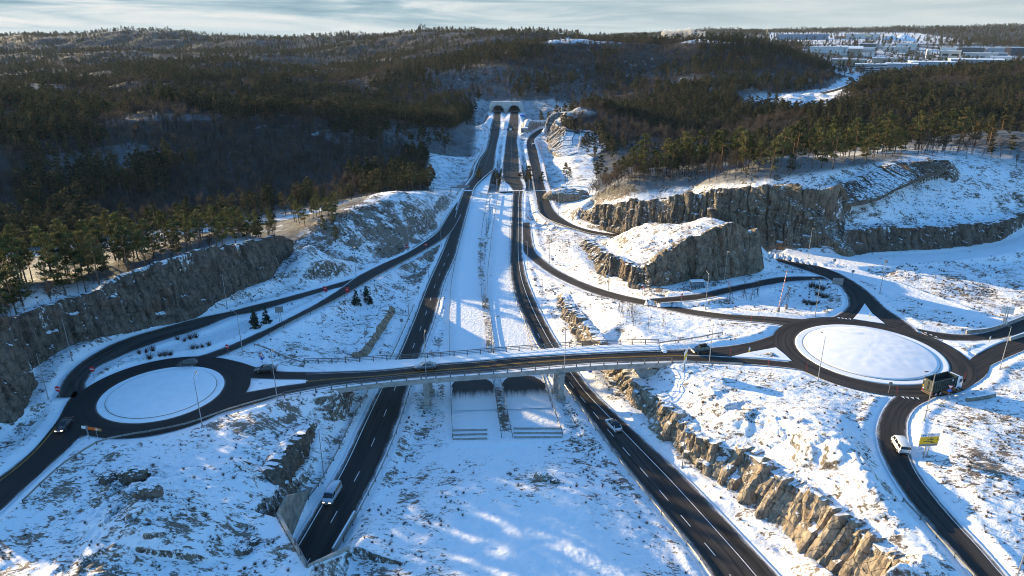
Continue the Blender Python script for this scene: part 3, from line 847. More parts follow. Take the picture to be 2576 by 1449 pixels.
# ploughed banks beside the asphalt
Z += 0.42 * np.exp(-((DR - 2.6) / 1.0) ** 2) * (0.4 + 0.9 * fbm(X / 3.0, Y / 3.0, oct=3, seed=77)) * (RAD < 400)
Z = np.where(DR < 1.0, Z - 0.14, Z)
for c, r0, ro, hh in ((RB_L, RB_L_RIN, RB_L_ROUT, 0.5), (RB_R, RB_R_RIN, RB_R_ROUT, 1.0)):
    d = np.hypot(X - c[0], Y - c[1])
    Z = np.where(d < ro, 7.86, Z)
    VEG = np.where(d < ro, 0.0, VEG)
VEG = VEG * sstep(0.8, 2.2, DR)
med = sdist(X, Y, np.array([at(1211, 600, 0)[:2], at(1209, 680, 0)[:2], at(1222, 760, 0)[:2], at(1230, 830, 0)[:2], at(1237, 900, 0)[:2], at(1256, 1010, 0)[:2], at(1275, 1080, 0)[:2]]), closed=False)
VEG = np.maximum(VEG, 0.82 * sstep(1.9, 0.6, med))

# behind every rock wall the ground stands at crest height, in front at foot height
for wl in WALLS:
    f, c = wl['f'], wl['c']
    n = max(len(f), len(c)); f2, c2 = resample(f, n), resample(c, n)
    mid = f2 * 0.12 + c2 * 0.88
    step_ = max(1, n // 40)
    ms, fs_, cs_ = mid[::step_], f2[::step_], c2[::step_]
    bb = (X > ms[:, 0].min() - 14) & (X < ms[:, 0].max() + 14) & (Y > ms[:, 1].min() - 14) & (Y < ms[:, 1].max() + 14)
    if not bb.any(): continue
    dm = np.diff(ms[:, :2], axis=0); vv = (cs_ - fs_)[:-1, :2]
    osign = 1.0 if np.sum(-dm[:, 1] * vv[:, 0] + dm[:, 0] * vv[:, 1]) > 0 else -1.0
    xs, ys = X[bb], Y[bb]
    best = np.full(xs.shape, 1e9); side = np.zeros(xs.shape); zf = np.zeros(xs.shape); zc = np.zeros(xs.shape); endw = np.ones(xs.shape)
    for k in range(len(ms) - 1):
        a, b = ms[k, :2], ms[k + 1, :2]; ab = b - a; L2_ = max(ab @ ab, 1e-9)
        tt = ((xs - a[0]) * ab[0] + (ys - a[1]) * ab[1]) / L2_
        t = np.clip(tt, 0, 1)
        dx, dy = xs - a[0] - t * ab[0], ys - a[1] - t * ab[1]
        d = np.hypot(dx, dy)
        # positive side = towards the crest
        nrm = np.array([-ab[1], ab[0]]) / math.sqrt(L2_) * osign
        s = dx * nrm[0] + dy * nrm[1]
        m_ = d < best
        best = np.where(m_, d, best); side = np.where(m_, s, side)
        zf = np.where(m_, fs_[k, 2] * (1 - t) + fs_[k + 1, 2] * t, zf); zc = np.where(m_, cs_[k, 2] * (1 - t) + cs_[k + 1, 2] * t, zc)
        e = np.where((k == 0) & (tt < 0), np.clip(1 + tt * math.sqrt(L2_) / 3, 0, 1), np.where((k == len(ms) - 2) & (tt > 1), np.clip(1 - (tt - 1) * math.sqrt(L2_) / 3, 0, 1), 1.0))
        endw = np.where(m_, e, endw)
    zz = Z[bb]
    W = 11.0
    lay = sstep(W, 2.0, best) * endw
    back = side > 0
    # in front: the ground lies at foot level or lower; behind: crest level
    run = np.median(np.linalg.norm(f2[:, :2] - c2[:, :2], axis=1))
    st = sstep(-0.1, 1.0, side)
    tgt = np.where(back, zf - 0.3 + (zc - 0.3 - zf + 0.3) * st, np.minimum(zz, zf + 0.2))
    Z[bb] = zz * (1 - lay) + tgt * lay

# tunnel roof, bottom left
sd = sdist(X, Y, ROOF)
m_ = sd > -1.5
zt = np.where(X < -29, 7.5, 7.5 - (X + 29) * 1.15); zt = np.clip(zt, 2.6, 7.5) + (fbm(X / 6, Y / 6, oct=3, seed=51) - .5) * .5
k_ = sstep(-0.2, 0.25, sd) * np.where(Y > 79, sstep(-46, -41, X), sstep(-60, -38, X)) * sstep(-11, -21, X)
Z = np.where(m_, Z * (1 - k_) + zt * k_, Z)


def ground(x, y):
    t, l = math.atan2(x, y), math.log(max(1.0, math.hypot(x, y)))
    j = min(max((t - TH[0]) / 0.0027, 0), NCL - 1.001)
    i = min(max(int(np.searchsorted(LR_, l)) - 1, 0), NRW - 2)
    fi = min(max((l - LR_[i]) / (LR_[i + 1] - LR_[i]), 0), 1); j0 = int(j); fj = j - j0
    return float((Z[i, j0] * (1 - fi) + Z[i + 1, j0] * fi) * (1 - fj) + (Z[i, j0 + 1] * (1 - fi) + Z[i + 1, j0 + 1] * fi) * fj)


def ground_np(x, y):
    t, l = np.arctan2(x, y), np.log(np.hypot(x, y))
    return grid_interp(Z, LR_, TH, l, t)


def hit(px, py, dmin=60, dmax=6000):
    """first terrain point seen at a pixel of the photograph"""
    d = ray(px, py); t = dmin; p = None
    while t < dmax:
        x, y, z = d[0] * t, d[1] * t, CAM_H + d[2] * t
        if z <= ground(x, y):
            lo, hi = t - max(0.4, t * 0.006), t
            for _ in range(14):
                m = (lo + hi) / 2
                if CAM_H + d[2] * m <= ground(d[0] * m, d[1] * m): hi = m
                else: lo = m
            return np.array([d[0] * hi, d[1] * hi, ground(d[0] * hi, d[1] * hi)])
        t += max(0.4, t * 0.006)
    return np.array([d[0] * dmax, d[1] * dmax, 0])
# ------------------------------------------------------------------ ground materials
def snow_ground():
    t = NT('snow_ground')
    pos = t.pos()
    geo = t.n('ShaderNodeNewGeometry')
    sep = t.n('ShaderNodeSeparateXYZ'); t.l(geo.outputs['Normal'], sep.inputs[0])
    nzv = sep.outputs['Z']
    veg = t.attr('veg'); rk = t.attr('rock'); far = t.attr('far')
    # grass and heather poking through: fine tufts gathered in clumps, drawn out along the slope
    st = t.mapping(pos, (1.0, 1.9, 1.0), (0, 0, 0.35))
    n1 = t.noise(st, 0.62, 5, 0.68, 0.4)
    n2 = t.noise(pos, 0.16, 4, 0.6)
    n3 = t.noise(st, 1.9, 3, 0.7)
    mixn = t.math('ADD', t.math('MULTIPLY', n1, 0.62), t.math('MULTIPLY', n3, 0.38))
    thr = t.math('SUBTRACT', 0.655, t.math('MULTIPLY', veg, 0.21))
    thr = t.math('SUBTRACT', thr, t.math('MULTIPLY', t.math('SUBTRACT', n2, 0.5), t.math('MULTIPLY_ADD', veg, 0.75, 0.05)))
    g = t.ss(t.math('SUBTRACT', mixn, thr), -0.015, 0.055)
    gcol = t.mix(t.noise(pos, 0.45, 4), (0.055, 0.042, 0.026), (0.20, 0.125, 0.06))
    snow = t.mix(t.noise(pos, 0.5, 4), (0.80, 0.82, 0.85), (0.86, 0.87, 0.88))
    c = t.mix(t.math('MULTIPLY', g, 0.92), snow, gcol)
    # rock: steep ground, and weathered knolls
    rn = t.noise(t.mapping(pos, (0.5, 0.9, 1.6), (0.3, 0.2, 0.5)), 0.55, 7, 0.66, 0.3)
    steep = t.ss(t.math('ADD', nzv, t.math('MULTIPLY', t.math('SUBTRACT', rn, 0.5), 0.62)), 0.74, 0.62)
    knoll = t.ss(t.math('SUBTRACT', rn, t.math('SUBTRACT', 0.86, t.math('MULTIPLY', rk, 0.35))), -0.01, 0.05)
    r = t.math('MAXIMUM', t.math('MULTIPLY', steep, t.math('SUBTRACT', 1.0, t.math('MULTIPLY', far, 0.0))), knoll)
    rcol = t.mix(t.ss(t.noise(t.mapping(pos, (1.5, 1.5, .35)), 0.8, 8, 0.75, 0.4), .36, .64), (0.035, 0.030, 0.025), (0.24, 0.195, 0.145))
    rcol = t.mix(t.ss(t.noise(pos, 0.9, 6, 0.75), .53, .60), rcol, (0.74, 0.77, 0.8))
    c = t.mix(r, c, rcol)
    # woodland floor: snow broken by rock, heather and fallen stuff
    w1 = t.noise(t.mapping(pos, (1, 1, 2.4)), 0.085, 7, 0.72, 0.5)
    w2 = t.noise(pos, 0.018, 4, 0.6)
    wf = t.ss(t.math('ADD', t.math('MULTIPLY', w1, 0.75), t.math('MULTIPLY', w2, 0.35)), 0.345, 0.46)
    floor = t.mix(wf, (0.58, 0.61, 0.64), t.mix(w1, (0.018, 0.019, 0.017), (0.062, 0.053, 0.043)))
    c = t.mix(far, c, floor)
    t.set(c, 0.75, spec=0.25)
    hb = t.math('ADD', t.math('MULTIPLY', t.noise(pos, 0.9, 5, 0.65), 1.0), t.math('MULTIPLY', g, 0.35))
    hb = t.math('ADD', hb, t.math('MULTIPLY', r, 0.5))
    t.bump(hb, 0.55, 0.5)
    return t.m


def rock_mat(name, a=(0.095, 0.078, 0.06), b=(0.42, 0.345, 0.25), warm=(0.26, 0.17, 0.10)):
    t = NT(name)
    pos = t.pos()
    geo = t.n('ShaderNodeNewGeometry')
    sep = t.n('ShaderNodeSeparateXYZ'); t.l(geo.outputs['Normal'], sep.inputs[0])
    n1 = t.noise(pos, 0.35, 7, 0.7, 0.2)
    n2 = t.noise(t.mapping(pos, (1.6, 1.6, 0.16)), 1.1, 5, 0.65)     # water stains and drill ribs run down the face
    n3 = t.noise(pos, 2.2, 5, 0.7)
    f = t.math('ADD', t.math('MULTIPLY', n1, 0.45), t.math('ADD', t.math('MULTIPLY', n2, 0.35), t.math('MULTIPLY', n3, 0.2)))
    c = t.mix(t.ss(f, 0.36, 0.64), a, b)
    c = t.mix(t.math('MULTIPLY', t.ss(t.noise(pos, 0.21, 4), 0.55, 0.72), 0.6), c, warm)
    vor = t.n('ShaderNodeTexVoronoi', feature='DISTANCE_TO_EDGE'); vor.inputs['Scale'].default_value = 0.55
    t.l(t.mapping(pos, (1, 1, 0.6), (0.2, 0.1, 0.3)), vor.inputs['Vector'])
    crack = t.ss(vor.outputs['Distance'], 0.0, 0.045, 1, 0)
    c = t.mix(t.math('MULTIPLY', crack, 0.6), c, (0.03, 0.026, 0.022))
    sn = t.math('ADD', sep.outputs['Z'], t.math('MULTIPLY', t.math('SUBTRACT', t.noise(pos, 0.8, 5, 0.7), 0.5), 0.75))
    s = t.ss(sn, 0.86, 0.95)
    c = t.mix(s, c, (0.82, 0.84, 0.87))
    t.set(c, 0.85, spec=0.2)
    h = t.math('ADD', t.math('MULTIPLY', n3, 0.5), t.math('MULTIPLY', n2, 0.6))
    h = t.math('SUBTRACT', h, t.math('MULTIPLY', crack, 0.6))
    t.bump(h, 0.6, 0.25)
    return t.m


def asphalt(name, dirt=0.5, edge=1.0):
    t = NT(name)
    uv = t.n('ShaderNodeUVMap').outputs['UV']
    pos = t.pos()
    ed = t.attr('edge'); lat = t.attr('lat')
    long_ = t.noise(t.mapping(uv, (1.1, 0.03, 1)), 1.0, 5, 0.62)
    fine = t.noise(pos, 6.0, 4, 0.7)
    patch = t.noise(t.mapping(uv, (0.35, 0.05, 1)), 1.0, 4, 0.6)
    dark = t.mix(fine, (0.011, 0.011, 0.012), (0.026, 0.025, 0.025))
    salt = t.mix(fine, (0.060, 0.054, 0.049), (0.115, 0.105, 0.096))
    k = t.math('MULTIPLY', t.ss(t.math('ADD', t.math('MULTIPLY', long_, 0.65), t.math('MULTIPLY', patch, 0.45)), 0.40, 0.66), dirt)
    k = t.math('MAXIMUM', k, t.math('MULTIPLY', t.ss(ed, 2.4, .7), t.ss(t.noise(t.mapping(uv, (2.2, .05, 1)), 1.0, 5, .65), .36, .62, .05, .8 * min(1.0, dirt + .35))))
    c = t.mix(k, dark, salt)
    # slush creeping in from the verge, broken by wheels
    n = t.noise(t.mapping(uv, (0.9, 0.22, 1)), 1.0, 6, 0.7)
    lim = t.math('MULTIPLY', t.math('MULTIPLY_ADD', n, 2.2, -0.62), edge)
    s2 = t.ss(t.math('SUBTRACT', ed, lim), -0.1, 0.55, 1, 0)
    c = t.mix(t.math('MULTIPLY', s2, t.ss(t.noise(uv, 1.7, 4, 0.7), 0.3, 0.6, 0.3, 0.9)), c, (0.34, 0.34, 0.34))
    s1 = t.ss(t.math('SUBTRACT', ed, t.math('MULTIPLY', lim, 0.55)), -0.05, 0.15, 1, 0)
    c = t.mix(s1, c, (0.74, 0.76, 0.79))
    t.set(c, t.math('MULTIPLY_ADD', k, 0.2, 0.7), spec=0.10)
    t.bump(t.math('ADD', t.math('MULTIPLY', fine, 0.3), s1), 0.4, 0.05)
    return t.m


MAT_GROUND = snow_ground()
MAT_ROCK = rock_mat('granite')
MAT_ROCK_M = rock_mat('shaded_granite', (0.05, 0.043, 0.036), (0.27, 0.22, 0.16), (0.17, 0.10, 0.06))  # darker copy: shade on the block and ribbed wall put in the colour
MAT_ROCK_D = rock_mat('dark_shaded_granite', (0.045, 0.040, 0.036), (0.19, 0.155, 0.118), (0.14, 0.08, 0.05))  # darkest copy: on the cliffs, shade put in the colour; stones use it too
MAT_SNOW = M('clean_snow', (0.83, 0.85, 0.87), 0.7, var=0.03, vscale=0.6)
MAT_CONC = M('concrete', (0.33, 0.31, 0.28), 0.85, var=0.22, vscale=0.9)
MAT_CONC_D = M('stained_concrete', (0.22, 0.20, 0.17), 0.9, var=0.35, vscale=0.7)
MAT_STEEL = M('galvanised_steel', (0.30, 0.31, 0.32), 0.5, metal=0.6, var=0.15)
MAT_DARKSTEEL = M('dark_steel', (0.06, 0.065, 0.07), 0.55, metal=0.3, var=0.2)
MAT_WHITE = M('road_paint', (0.62, 0.62, 0.60), 0.7, var=0.2, vscale=1.5)
MAT_YELLOW = M('yellow_road_paint', (0.55, 0.30, 0.04), 0.7, var=0.25, vscale=1.5)

# ------------------------------------------------------------------ forest weight (also colours the woodland floor)
PXg, PYg = to_px(X, Y, Z)
FOR = sstep(325, 370, RAD)
CLEAR = [  # open ground seen from the drone, as outlines in photo pixels (used only beyond 320 m)
    ([(1080, 385), (1150, 395), (1205, 395), (1200, 470), (1120, 505), (1075, 470)], 1.0),
    ([(1150, 320), (1215, 270), (1240, 280), (1230, 340), (1215, 400), (1190, 420), (1140, 400)], 0.9),
    ([(930, 335), (1080, 322), (1190, 325), (1190, 400), (1080, 395), (1010, 370)], 0.75),
    ([(1190, 252), (1410, 252), (1500, 285), (1430, 300), (1390, 350), (1400, 420), (1340, 500), (1200, 500), (1195, 300)], 0.93),
    ([(1360, 360), (1420, 362), (1490, 395), (1500, 440), (1510, 520), (1400, 560), (1360, 480)], 0.97),
    ([(1060, 170), (1180, 160), (1320, 170), (1480, 195), (1540, 250), (1420, 265), (1270, 262), (1130, 258), (1090, 230)], 0.32),
    ([(1560, 190), (1750, 170), (1990, 190), (2090, 205), (2050, 228), (1900, 240), (1700, 225)], 0.45),
    ([(1935, 240), (2080, 222), (2128, 195), (2170, 190), (2172, 215), (2110, 245), (2080, 290), (2000, 295)], 1.0),
    ([(2020, 112), (2600, 118), (2600, 165), (2420, 168), (2320, 188), (2150, 196), (2085, 178), (2020, 135)], 0.80),
    ([(1930, 82), (2300, 82), (2480, 110), (1930, 112)], 0.8),
    ([(1380, 96), (1900, 92), (1930, 106), (1700, 108), (1380, 108)], 0.9),
    ([(2330, 225), (2420, 232), (2576, 225), (2576, 285), (2400, 280)], 0.45),
    ([(0, 280), (95, 285), (80, 300), (0, 325)], 0.9), ([(250, 288), (560, 290), (540, 300), (260, 305)], 0.6), ([(100, 395), (330, 360), (420, 380), (330, 420), (150, 450)], 0.55),
    ([(0, 205), (170, 215), (150, 245), (0, 245)], 0.6), ([(800, 330), (1000, 318), (1000, 350), (840, 360)], 0.4)]
for poly, k in CLEAR:
    sd = sdist(PXg, PYg, poly)
    FOR = np.where((RAD > 320), FOR * (1 - k * sstep(-4, 6, sd)), FOR)
FOR = FOR * sstep(13, 24, DR)
FOR = FOR * (1 - .86 * sstep(540, 470, RAD) * sstep(1380, 1480, PXg) * (RAD > 320))
FOR = FOR * (1 - .9 * sstep(-6, 6, sdist(PXg, PYg, [(1100, 470), (1130, 380), (1230, 300), (1215, 420), (1200, 480), (1150, 510)])))
FORN = fbm(X / 60, Y / 60, oct=3, seed=61)
FAR = np.where(RAD > 320, np.maximum(FOR, 0.88 * sstep(325, 370, RAD)), 0) * sstep(4, 14, DR)
IND = inside(PXg, PYg, CLEAR[7][0]) | inside(PXg, PYg, CLEAR[9][0]) | inside(PXg, PYg, CLEAR[10][0]) | inside(PXg, PYg, CLEAR[4][0]) | inside(PXg, PYg, CLEAR[0][0])
ROCKFACE = sstep(-15, 15, sdist(PXg, PYg, CLEAR[5][0])) * (RAD > 320); ROCK = np.maximum(ROCK, .85 * ROCKFACE)
INDU = inside(PXg, PYg, CLEAR[8][0])
FAR = np.where(IND & (RAD > 320), 0.0, FAR)
FAR = np.where(INDU & (RAD > 320), np.clip((fbm(X / 55, Y / 55, oct=3, seed=91) - .44) * 6, .08, .9), FAR)
FAR = np.where(inside(PXg, PYg, CLEAR[3][0]) & (RAD > 320), FAR * .55, FAR)
# woodland floor on the two near ridges
RIGHT_WOOD = [(1480, 505), (1560, 494), (1700, 476), (1900, 458), (2040, 440), (2180, 418), (2290, 392), (2420, 388), (2600, 372), (2640, 320), (2400, 300), (2200, 300), (1950, 345), (1700, 390), (1490, 420)]
crest0 = resample(WALLS[0]['c'], 60)
cd_ = sdist(X, Y, crest0[:, :2], closed=False)
cdir = crest0[-1, :2] - crest0[0, :2]; cdir /= np.linalg.norm(cdir); cn = np.array([-cdir[1], cdir[0]])
beh = (X - crest0[0, 0]) * cn[0] + (Y - crest0[0, 1]) * cn[1]
ch = np.interp((X - crest0[0, 0]) * cdir[0] + (Y - crest0[0, 1]) * cdir[1], (crest0[:, 0] - crest0[0, 0]) * cdir[0] + (crest0[:, 1] - crest0[0, 1]) * cdir[1], (crest0[:, 0] - crest0[0, 0]) * cn[0] + (crest0[:, 1] - crest0[0, 1]) * cn[1])
LW = sstep(3, 9, beh - ch) * (RAD < 326) * (X < -62)
RWM = sstep(-6, 10, sdist(PXg, PYg, RIGHT_WOOD)) * (RAD > 240) * (RAD < 330)
FAR = np.maximum(FAR, 0.9 * LW); FAR = np.maximum(FAR, 0.8 * RWM)

me = np_mesh('terrain', np.stack([X, Y, Z], -1).reshape(-1, 3), grid_faces(NRW, NCL)[:, ::-1], True,
             {'veg': VEG.ravel(), 'rock': ROCK.ravel(), 'far': FAR.ravel()})
tag(link_mesh('terrain', me, MAT_GROUND), 'snow covered hills and verges', kind='structure')

# ------------------------------------------------------------------ rock walls
def build_wall(wl):
    f, c = wl['f'], wl['c']
    n = max(8, int(max(plen(f), plen(c)) / 0.42))
    f, c = resample(f, n), resample(c, n)
    H = np.linalg.norm(c - f, axis=1)
    m = max(6, int(np.percentile(H, 80) / 0.42))
    v = np.linspace(0, 1, m)
    P = f[:, None] * (1 - v)[None, :, None] + c[:, None] * v[None, :, None]
    out = f[:, :2] - c[:, :2]
    tan = np.gradient((f + c)[:, :2], axis=0)
    tan /= np.linalg.norm(tan, axis=1)[:, None] + 1e-9
    nr = np.stack([tan[:, 1], -tan[:, 0]], 1)
    sg = np.sign(np.sum(nr * out)) or 1
    nr *= sg
    k = np.ones(9) / 9
    nr = np.stack([np.convolve(np.pad(nr[:, i], 4, 'edge'), k, 'valid') for i in (0, 1)], 1)
    nr /= np.linalg.norm(nr, axis=1)[:, None] + 1e-9
    x, y, z = P[..., 0], P[..., 1], P[..., 2]
    s = np.broadcast_to(np.arange(n)[:, None] * 0.42, x.shape)
    cs_ = wl['cell']
    # distance along the foot, so that the columns stand upright
    fs_ = np.concatenate([[0], np.cumsum(np.linalg.norm(np.diff(f[:, :2], axis=0), axis=1))])
    xf, yf = x.ravel(), y.ravel(); sn_ = np.zeros(len(xf))
    for i0 in range(0, len(xf), 4000):
        dd = (xf[i0:i0 + 4000, None] - f[None, :, 0]) ** 2 + (yf[i0:i0 + 4000, None] - f[None, :, 1]) ** 2
        w_ = np.exp(-(dd - dd.min(1, keepdims=True)) / 1.2)
        sn_[i0:i0 + 4000] = (w_ * fs_[None]).sum(1) / w_.sum(1)
    s = sn_.reshape(x.shape)
    # blasted rock: upright columns between drill holes, broken off at different heights
    sw = s + (fbm(x / 6, y / 6, z / 6, oct=2, seed=14) - .5) * 2.2 + z * .10
    zero = np.zeros_like(sw)
    wa = 0.8 * cs_
    ia = np.floor(sw / wa); fa = sw / wa - ia
    ib = np.floor(sw / (wa * .37) + .4); fb = sw / (wa * .37) + .4 - ib
    ra = _h(ia, zero, zero, 5); rb2 = _h(ib, zero, zero, 6)
    th = np.clip(H, 2.0, 14)[:, None] * .34 + .8
    it = np.floor((z + 4 * ra) / th); ic = np.floor((z + 3 * rb2) / (th * .45))
    rt = _h(ia, it, zero, 7); rc = _h(ib, ic, zero, 8)
    d = (fbm(x / 11, y / 11, z / 14, oct=3, seed=4) - 0.5) * 2.6 + (ra - .5) * 1.2 + (rt - .5) * 1.2 + (rb2 - .5) * .45 + (rc - .5) * .45
    d += (cells(x / 1.1, y / 1.1, z / 1.4, seed=11)[0] - .5) * .22
    d -= .45 * np.exp(-(np.minimum(fa, 1 - fa) * wa / .28) ** 2)
    d -= .9 * (v[None] ** 1.5) * .5                      # the face leans back a little
    d *= wl['amp'] * np.clip(H / 5, 0.45, 1.1)[:, None]
    d += 0.3
    hfade = sstep(0, 0.12, v)[None] * 0.75 + 0.25
    d = d * hfade
    endf = np.minimum(np.arange(n), np.arange(n)[::-1]) * 0.42
    d = d * sstep(0, 4, endf)[:, None] - (1 - sstep(0, 3, endf))[:, None] * 0.8
    P = P.copy()
    P[..., 0] += nr[:, 0][:, None] * d; P[..., 1] += nr[:, 1][:, None] * d
    # ragged crest
    top = ((ra[:, -1] - .5) * 1.5 + (rb2[:, -1] - .5) * .6) * wl['amp'] * np.clip(H / 7, .35, 1) + .5 * (cells(c[:, 0] / cs_, c[:, 1] / cs_, c[:, 2] * 0, seed=9)[0] - 0.5) * 0.9 * wl['amp'] * np.clip(H / 6, .4, 1)
    P[..., 2] += top[:, None] * (v ** 2)[None]
    # foot below ground, cap reaching back over the ground behind
    foot = P[:, 0].copy(); foot[:, 2] -= wl['sink']
    rows = [foot[:, None], P]
    for back, dzz in ((0.6, 0.12), (1.4, 0.12), (2.4, 0.05), (3.4, -0.25), (4.4, -0.9)):
        q = P[:, -1].copy()
        q[:, :2] -= nr * (back + d[:, -1:] * 0.6)
        gz = ground_np(q[:, 0], q[:, 1])
        nzz = (fbm(q[:, 0] / 2.2, q[:, 1] / 2.2, oct=3, seed=8) - 0.5) * 0.7
        kk = sstep(0, 3.2, back)
        q[:, 2] = (q[:, 2]) * (1 - kk) + (gz + 0.1) * kk + dzz + nzz * (back < 3)
        rows.append(q[:, None])
    G = np.concatenate(rows, 1)
    nr_, nc_ = G.shape[:2]
    F = grid_faces(nr_, nc_)
    if sg > 0: F = F[:, ::-1]
    me = np_mesh(wl['name'], G.reshape(-1, 3), F, False)
    dark = 'dark' in wl['label']
    o = link_mesh(wl['name'], me, MAT_ROCK_D if dark else MAT_ROCK_M if ('isolated' in wl['label']) else MAT_ROCK)
    tag(o, wl['label'], 'rock outcrop' if 'outcrop' in wl['name'] else 'rock cliff')
    return o


for wl in WALLS: build_wall(wl)

# ------------------------------------------------------------------ roads
_amat = {}


def road_mesh(rd, name=None, extra=0.35):
    key = (rd['dirt'], rd['edge'])
    if key not in _amat: _amat[key] = asphalt('asphalt', *key)
    l, r = rd['l'].copy(), rd['r'].copy()
    n = len(l)
    d = r - l; wdt = np.linalg.norm(d, axis=1)
    u = d / wdt[:, None]
    l = l - u * extra; r = r + u * extra; wdt = wdt + 2 * extra
    fr = np.array([0, .03, .08, .16, .3, .5, .7, .84, .92, .97, 1])
    P = l[:, None] * (1 - fr)[None, :, None] + r[:, None] * fr[None, :, None]
    P[..., 2] += rd['lift']
    ed = np.minimum(fr, 1 - fr)[None] * wdt[:, None]
    s = np.concatenate([[0], np.cumsum(np.linalg.norm(np.diff((l + r)[:, :2] / 2, axis=0), axis=1))])
    uv = np.stack([fr[None] * wdt[:, None], np.broadcast_to(s[:, None], ed.shape)], -1).reshape(-1, 2)
    me = np_mesh(name or rd['name'], P.reshape(-1, 3), grid_faces(n, len(fr)), True, {'edge': ed.ravel(), 'lat': np.broadcast_to(fr[None], ed.shape).ravel()}, uv)
    me.update()
    # face upwards
    if me.polygons[0].normal.z < 0: me.flip_normals()
    return tag(link_mesh(name or rd['name'], me, _amat[key]), kind='structure')


for rd in ROADS:
    if rd['mesh']: road_mesh(rd)


def ring(name, c, r0, r1, z, dirt):
    na = 160; fr = np.linspace(0, 1, 10)
    a = np.linspace(0, 2 * math.pi, na)
    rr = r0 + (r1 - r0) * fr
    P = np.stack([c[0] + np.cos(a)[:, None] * rr, c[1] + np.sin(a)[:, None] * rr, np.full((na, 10), z)], -1)
    uv = np.stack([np.broadcast_to(rr - r0, (na, 10)), np.broadcast_to((a * r0)[:, None], (na, 10))], -1).reshape(-1, 2)
    # slush only along the island kerb
    ed = np.broadcast_to(rr - r0 + 0.05, (na, 10))
    me = np_mesh(name, P.reshape(-1, 3), grid_faces(na, 10), True, {'edge': ed.ravel(), 'lat': np.broadcast_to(fr, (na, 10)).ravel()}, uv)
    if me.polygons[0].normal.z < 0: me.flip_normals()
    key = (dirt, 0.5)
    if key not in _amat: _amat[key] = asphalt('asphalt', *key)
    return tag(link_mesh(name, me, _amat[key]), kind='structure')


ring('roundabout_road', RB_L, RB_L_RIN - .3, RB_L_ROUT, 8.055, 0.22)
ring('roundabout_road', RB_R, RB_R_RIN - .3, RB_R_ROUT, 8.055, 0.6)


def island(name, c, r, rin, h, z=8.0, rough=0.1, seed=0):
    """kerbed apron and a low snow mound"""
    nr, na = 34, 128
    q = np.concatenate([np.linspace(0, rin, nr - 10), [rin + .05, rin + .15, rin + .5, (r + rin) / 2, r - .4, r - .12, r, r]])
    q = np.unique(q) if False else q
    a = np.linspace(0, 2 * math.pi, na)
    Q, A = np.meshgrid(q, a, indexing='ij')
    x = c[0] + Q * np.cos(A); y = c[1] + Q * np.sin(A)
    zz = np.where(Q <= rin, z + .34 + h * (1 - (Q / rin) ** 2) + (fbm(x / 1.5, y / 1.5, oct=4, seed=seed) - .5) * rough * 2.2 * sstep(rin, rin - 2, Q), z + .2)
    zz[-1] = z - .1; zz[-2] = z + .16
    zz = np.where((Q > rin) & (Q < rin + .12), z + .12, zz)
    F = grid_faces(len(q), na)
    me = np_mesh(name, np.stack([x, y, zz], -1).reshape(-1, 3), F[:, ::-1], True, {'veg': np.zeros(x.size), 'rock': np.zeros(x.size), 'far': np.zeros(x.size)})
    if me.polygons[len(me.polygons) // 2].normal.z < 0: me.flip_normals()
    return tag(link_mesh(name, me, MAT_SNOW), kind='structure')


island('roundabout_island', RB_L, RB_L_RIN, RB_L_RIN - 1.6, 0.25, rough=0.08, seed=1)
island('roundabout_island', RB_R, RB_R_RIN, RB_R_RIN - 1.9, 0.9, rough=0.045, seed=2)
# drip line kerb stones
for c, r in ((RB_L, RB_L_RIN - 1.55), (RB_R, RB_R_RIN - 1.85)):
    a = np.linspace(0, 2 * math.pi, 97)
    b = MB(); b.tube([(c[0] + r * math.cos(t), c[1] + r * math.sin(t), 8.2) for t in a], 0.09, 5, cap=False)
    tag(b.build('kerb', MAT_CONC_D), kind='structure')


def splitter(pts, z=8.0, h=0.16):
    w = [at(x, y, z) for x, y in pts]
    w = [tuple(p[:2]) for p in w]
    b = MB(); b.prism(w, z - 0.1, z + h)
    o = b.build('traffic_island', MAT_SNOW)
    tag(o, kind='structure')
    bm = o.modifiers.new('bevel', 'BEVEL'); bm.width = 0.08; bm.segments = 2
    return o


splitter([(630, 985), (652, 955), (700, 957), (775, 958), (700, 972)])
splitter([(1840, 898), (1880, 888), (1952, 875), (1975, 893), (1992, 909), (1920, 902)])
splitter([(2175, 764), (2160, 787), (2146, 803), (2190, 810), (2226, 815), (2195, 790)])
splitter([(2373, 857), (2450, 861), (2530, 855), (2490, 872), (2455, 892), (2410, 873)])

# ------------------------------------------------------------------ painted lines
def line_strip(b, l, r, frac, width, z, dash=None, t0=0.0, t1=1.0, mi=0):
    P = l * (1 - frac) + r * frac
    P = resample(P, max(4, int(plen(P) / 1.0)))
    s = np.concatenate([[0], np.cumsum(np.linalg.norm(np.diff(P[:, :2], axis=0), axis=1))])
    tot = s[-1]
    if dash: segs = [(q, q + dash[0]) for q in np.arange(t0 * tot, t1 * tot, dash[0] + dash[1])]
    else: segs = [(t0 * tot, t1 * tot)]
    for a, e in segs:
        e = min(e, tot)
        ts = np.linspace(a, e, max(2, int((e - a) / 2.0) + 1))
        q = np.stack([np.interp(ts, s, P[:, k]) for k in range(3)], 1)
        g = np.gradient(q[:, :2], axis=0); g /= np.linalg.norm(g, axis=1)[:, None] + 1e-9
        nn = np.stack([-g[:, 1], g[:, 0]], 1) * width / 2
        vs = []
        for i in range(len(q)):
            vs.append((q[i, 0] + nn[i, 0], q[i, 1] + nn[i, 1], q[i, 2] + z)); vs.append((q[i, 0] - nn[i, 0], q[i, 1] - nn[i, 1], q[i, 2] + z))
        b.add(vs, [(2 * i, 2 * i + 1, 2 * i + 3, 2 * i + 2) for i in range(len(q) - 1)], mi)


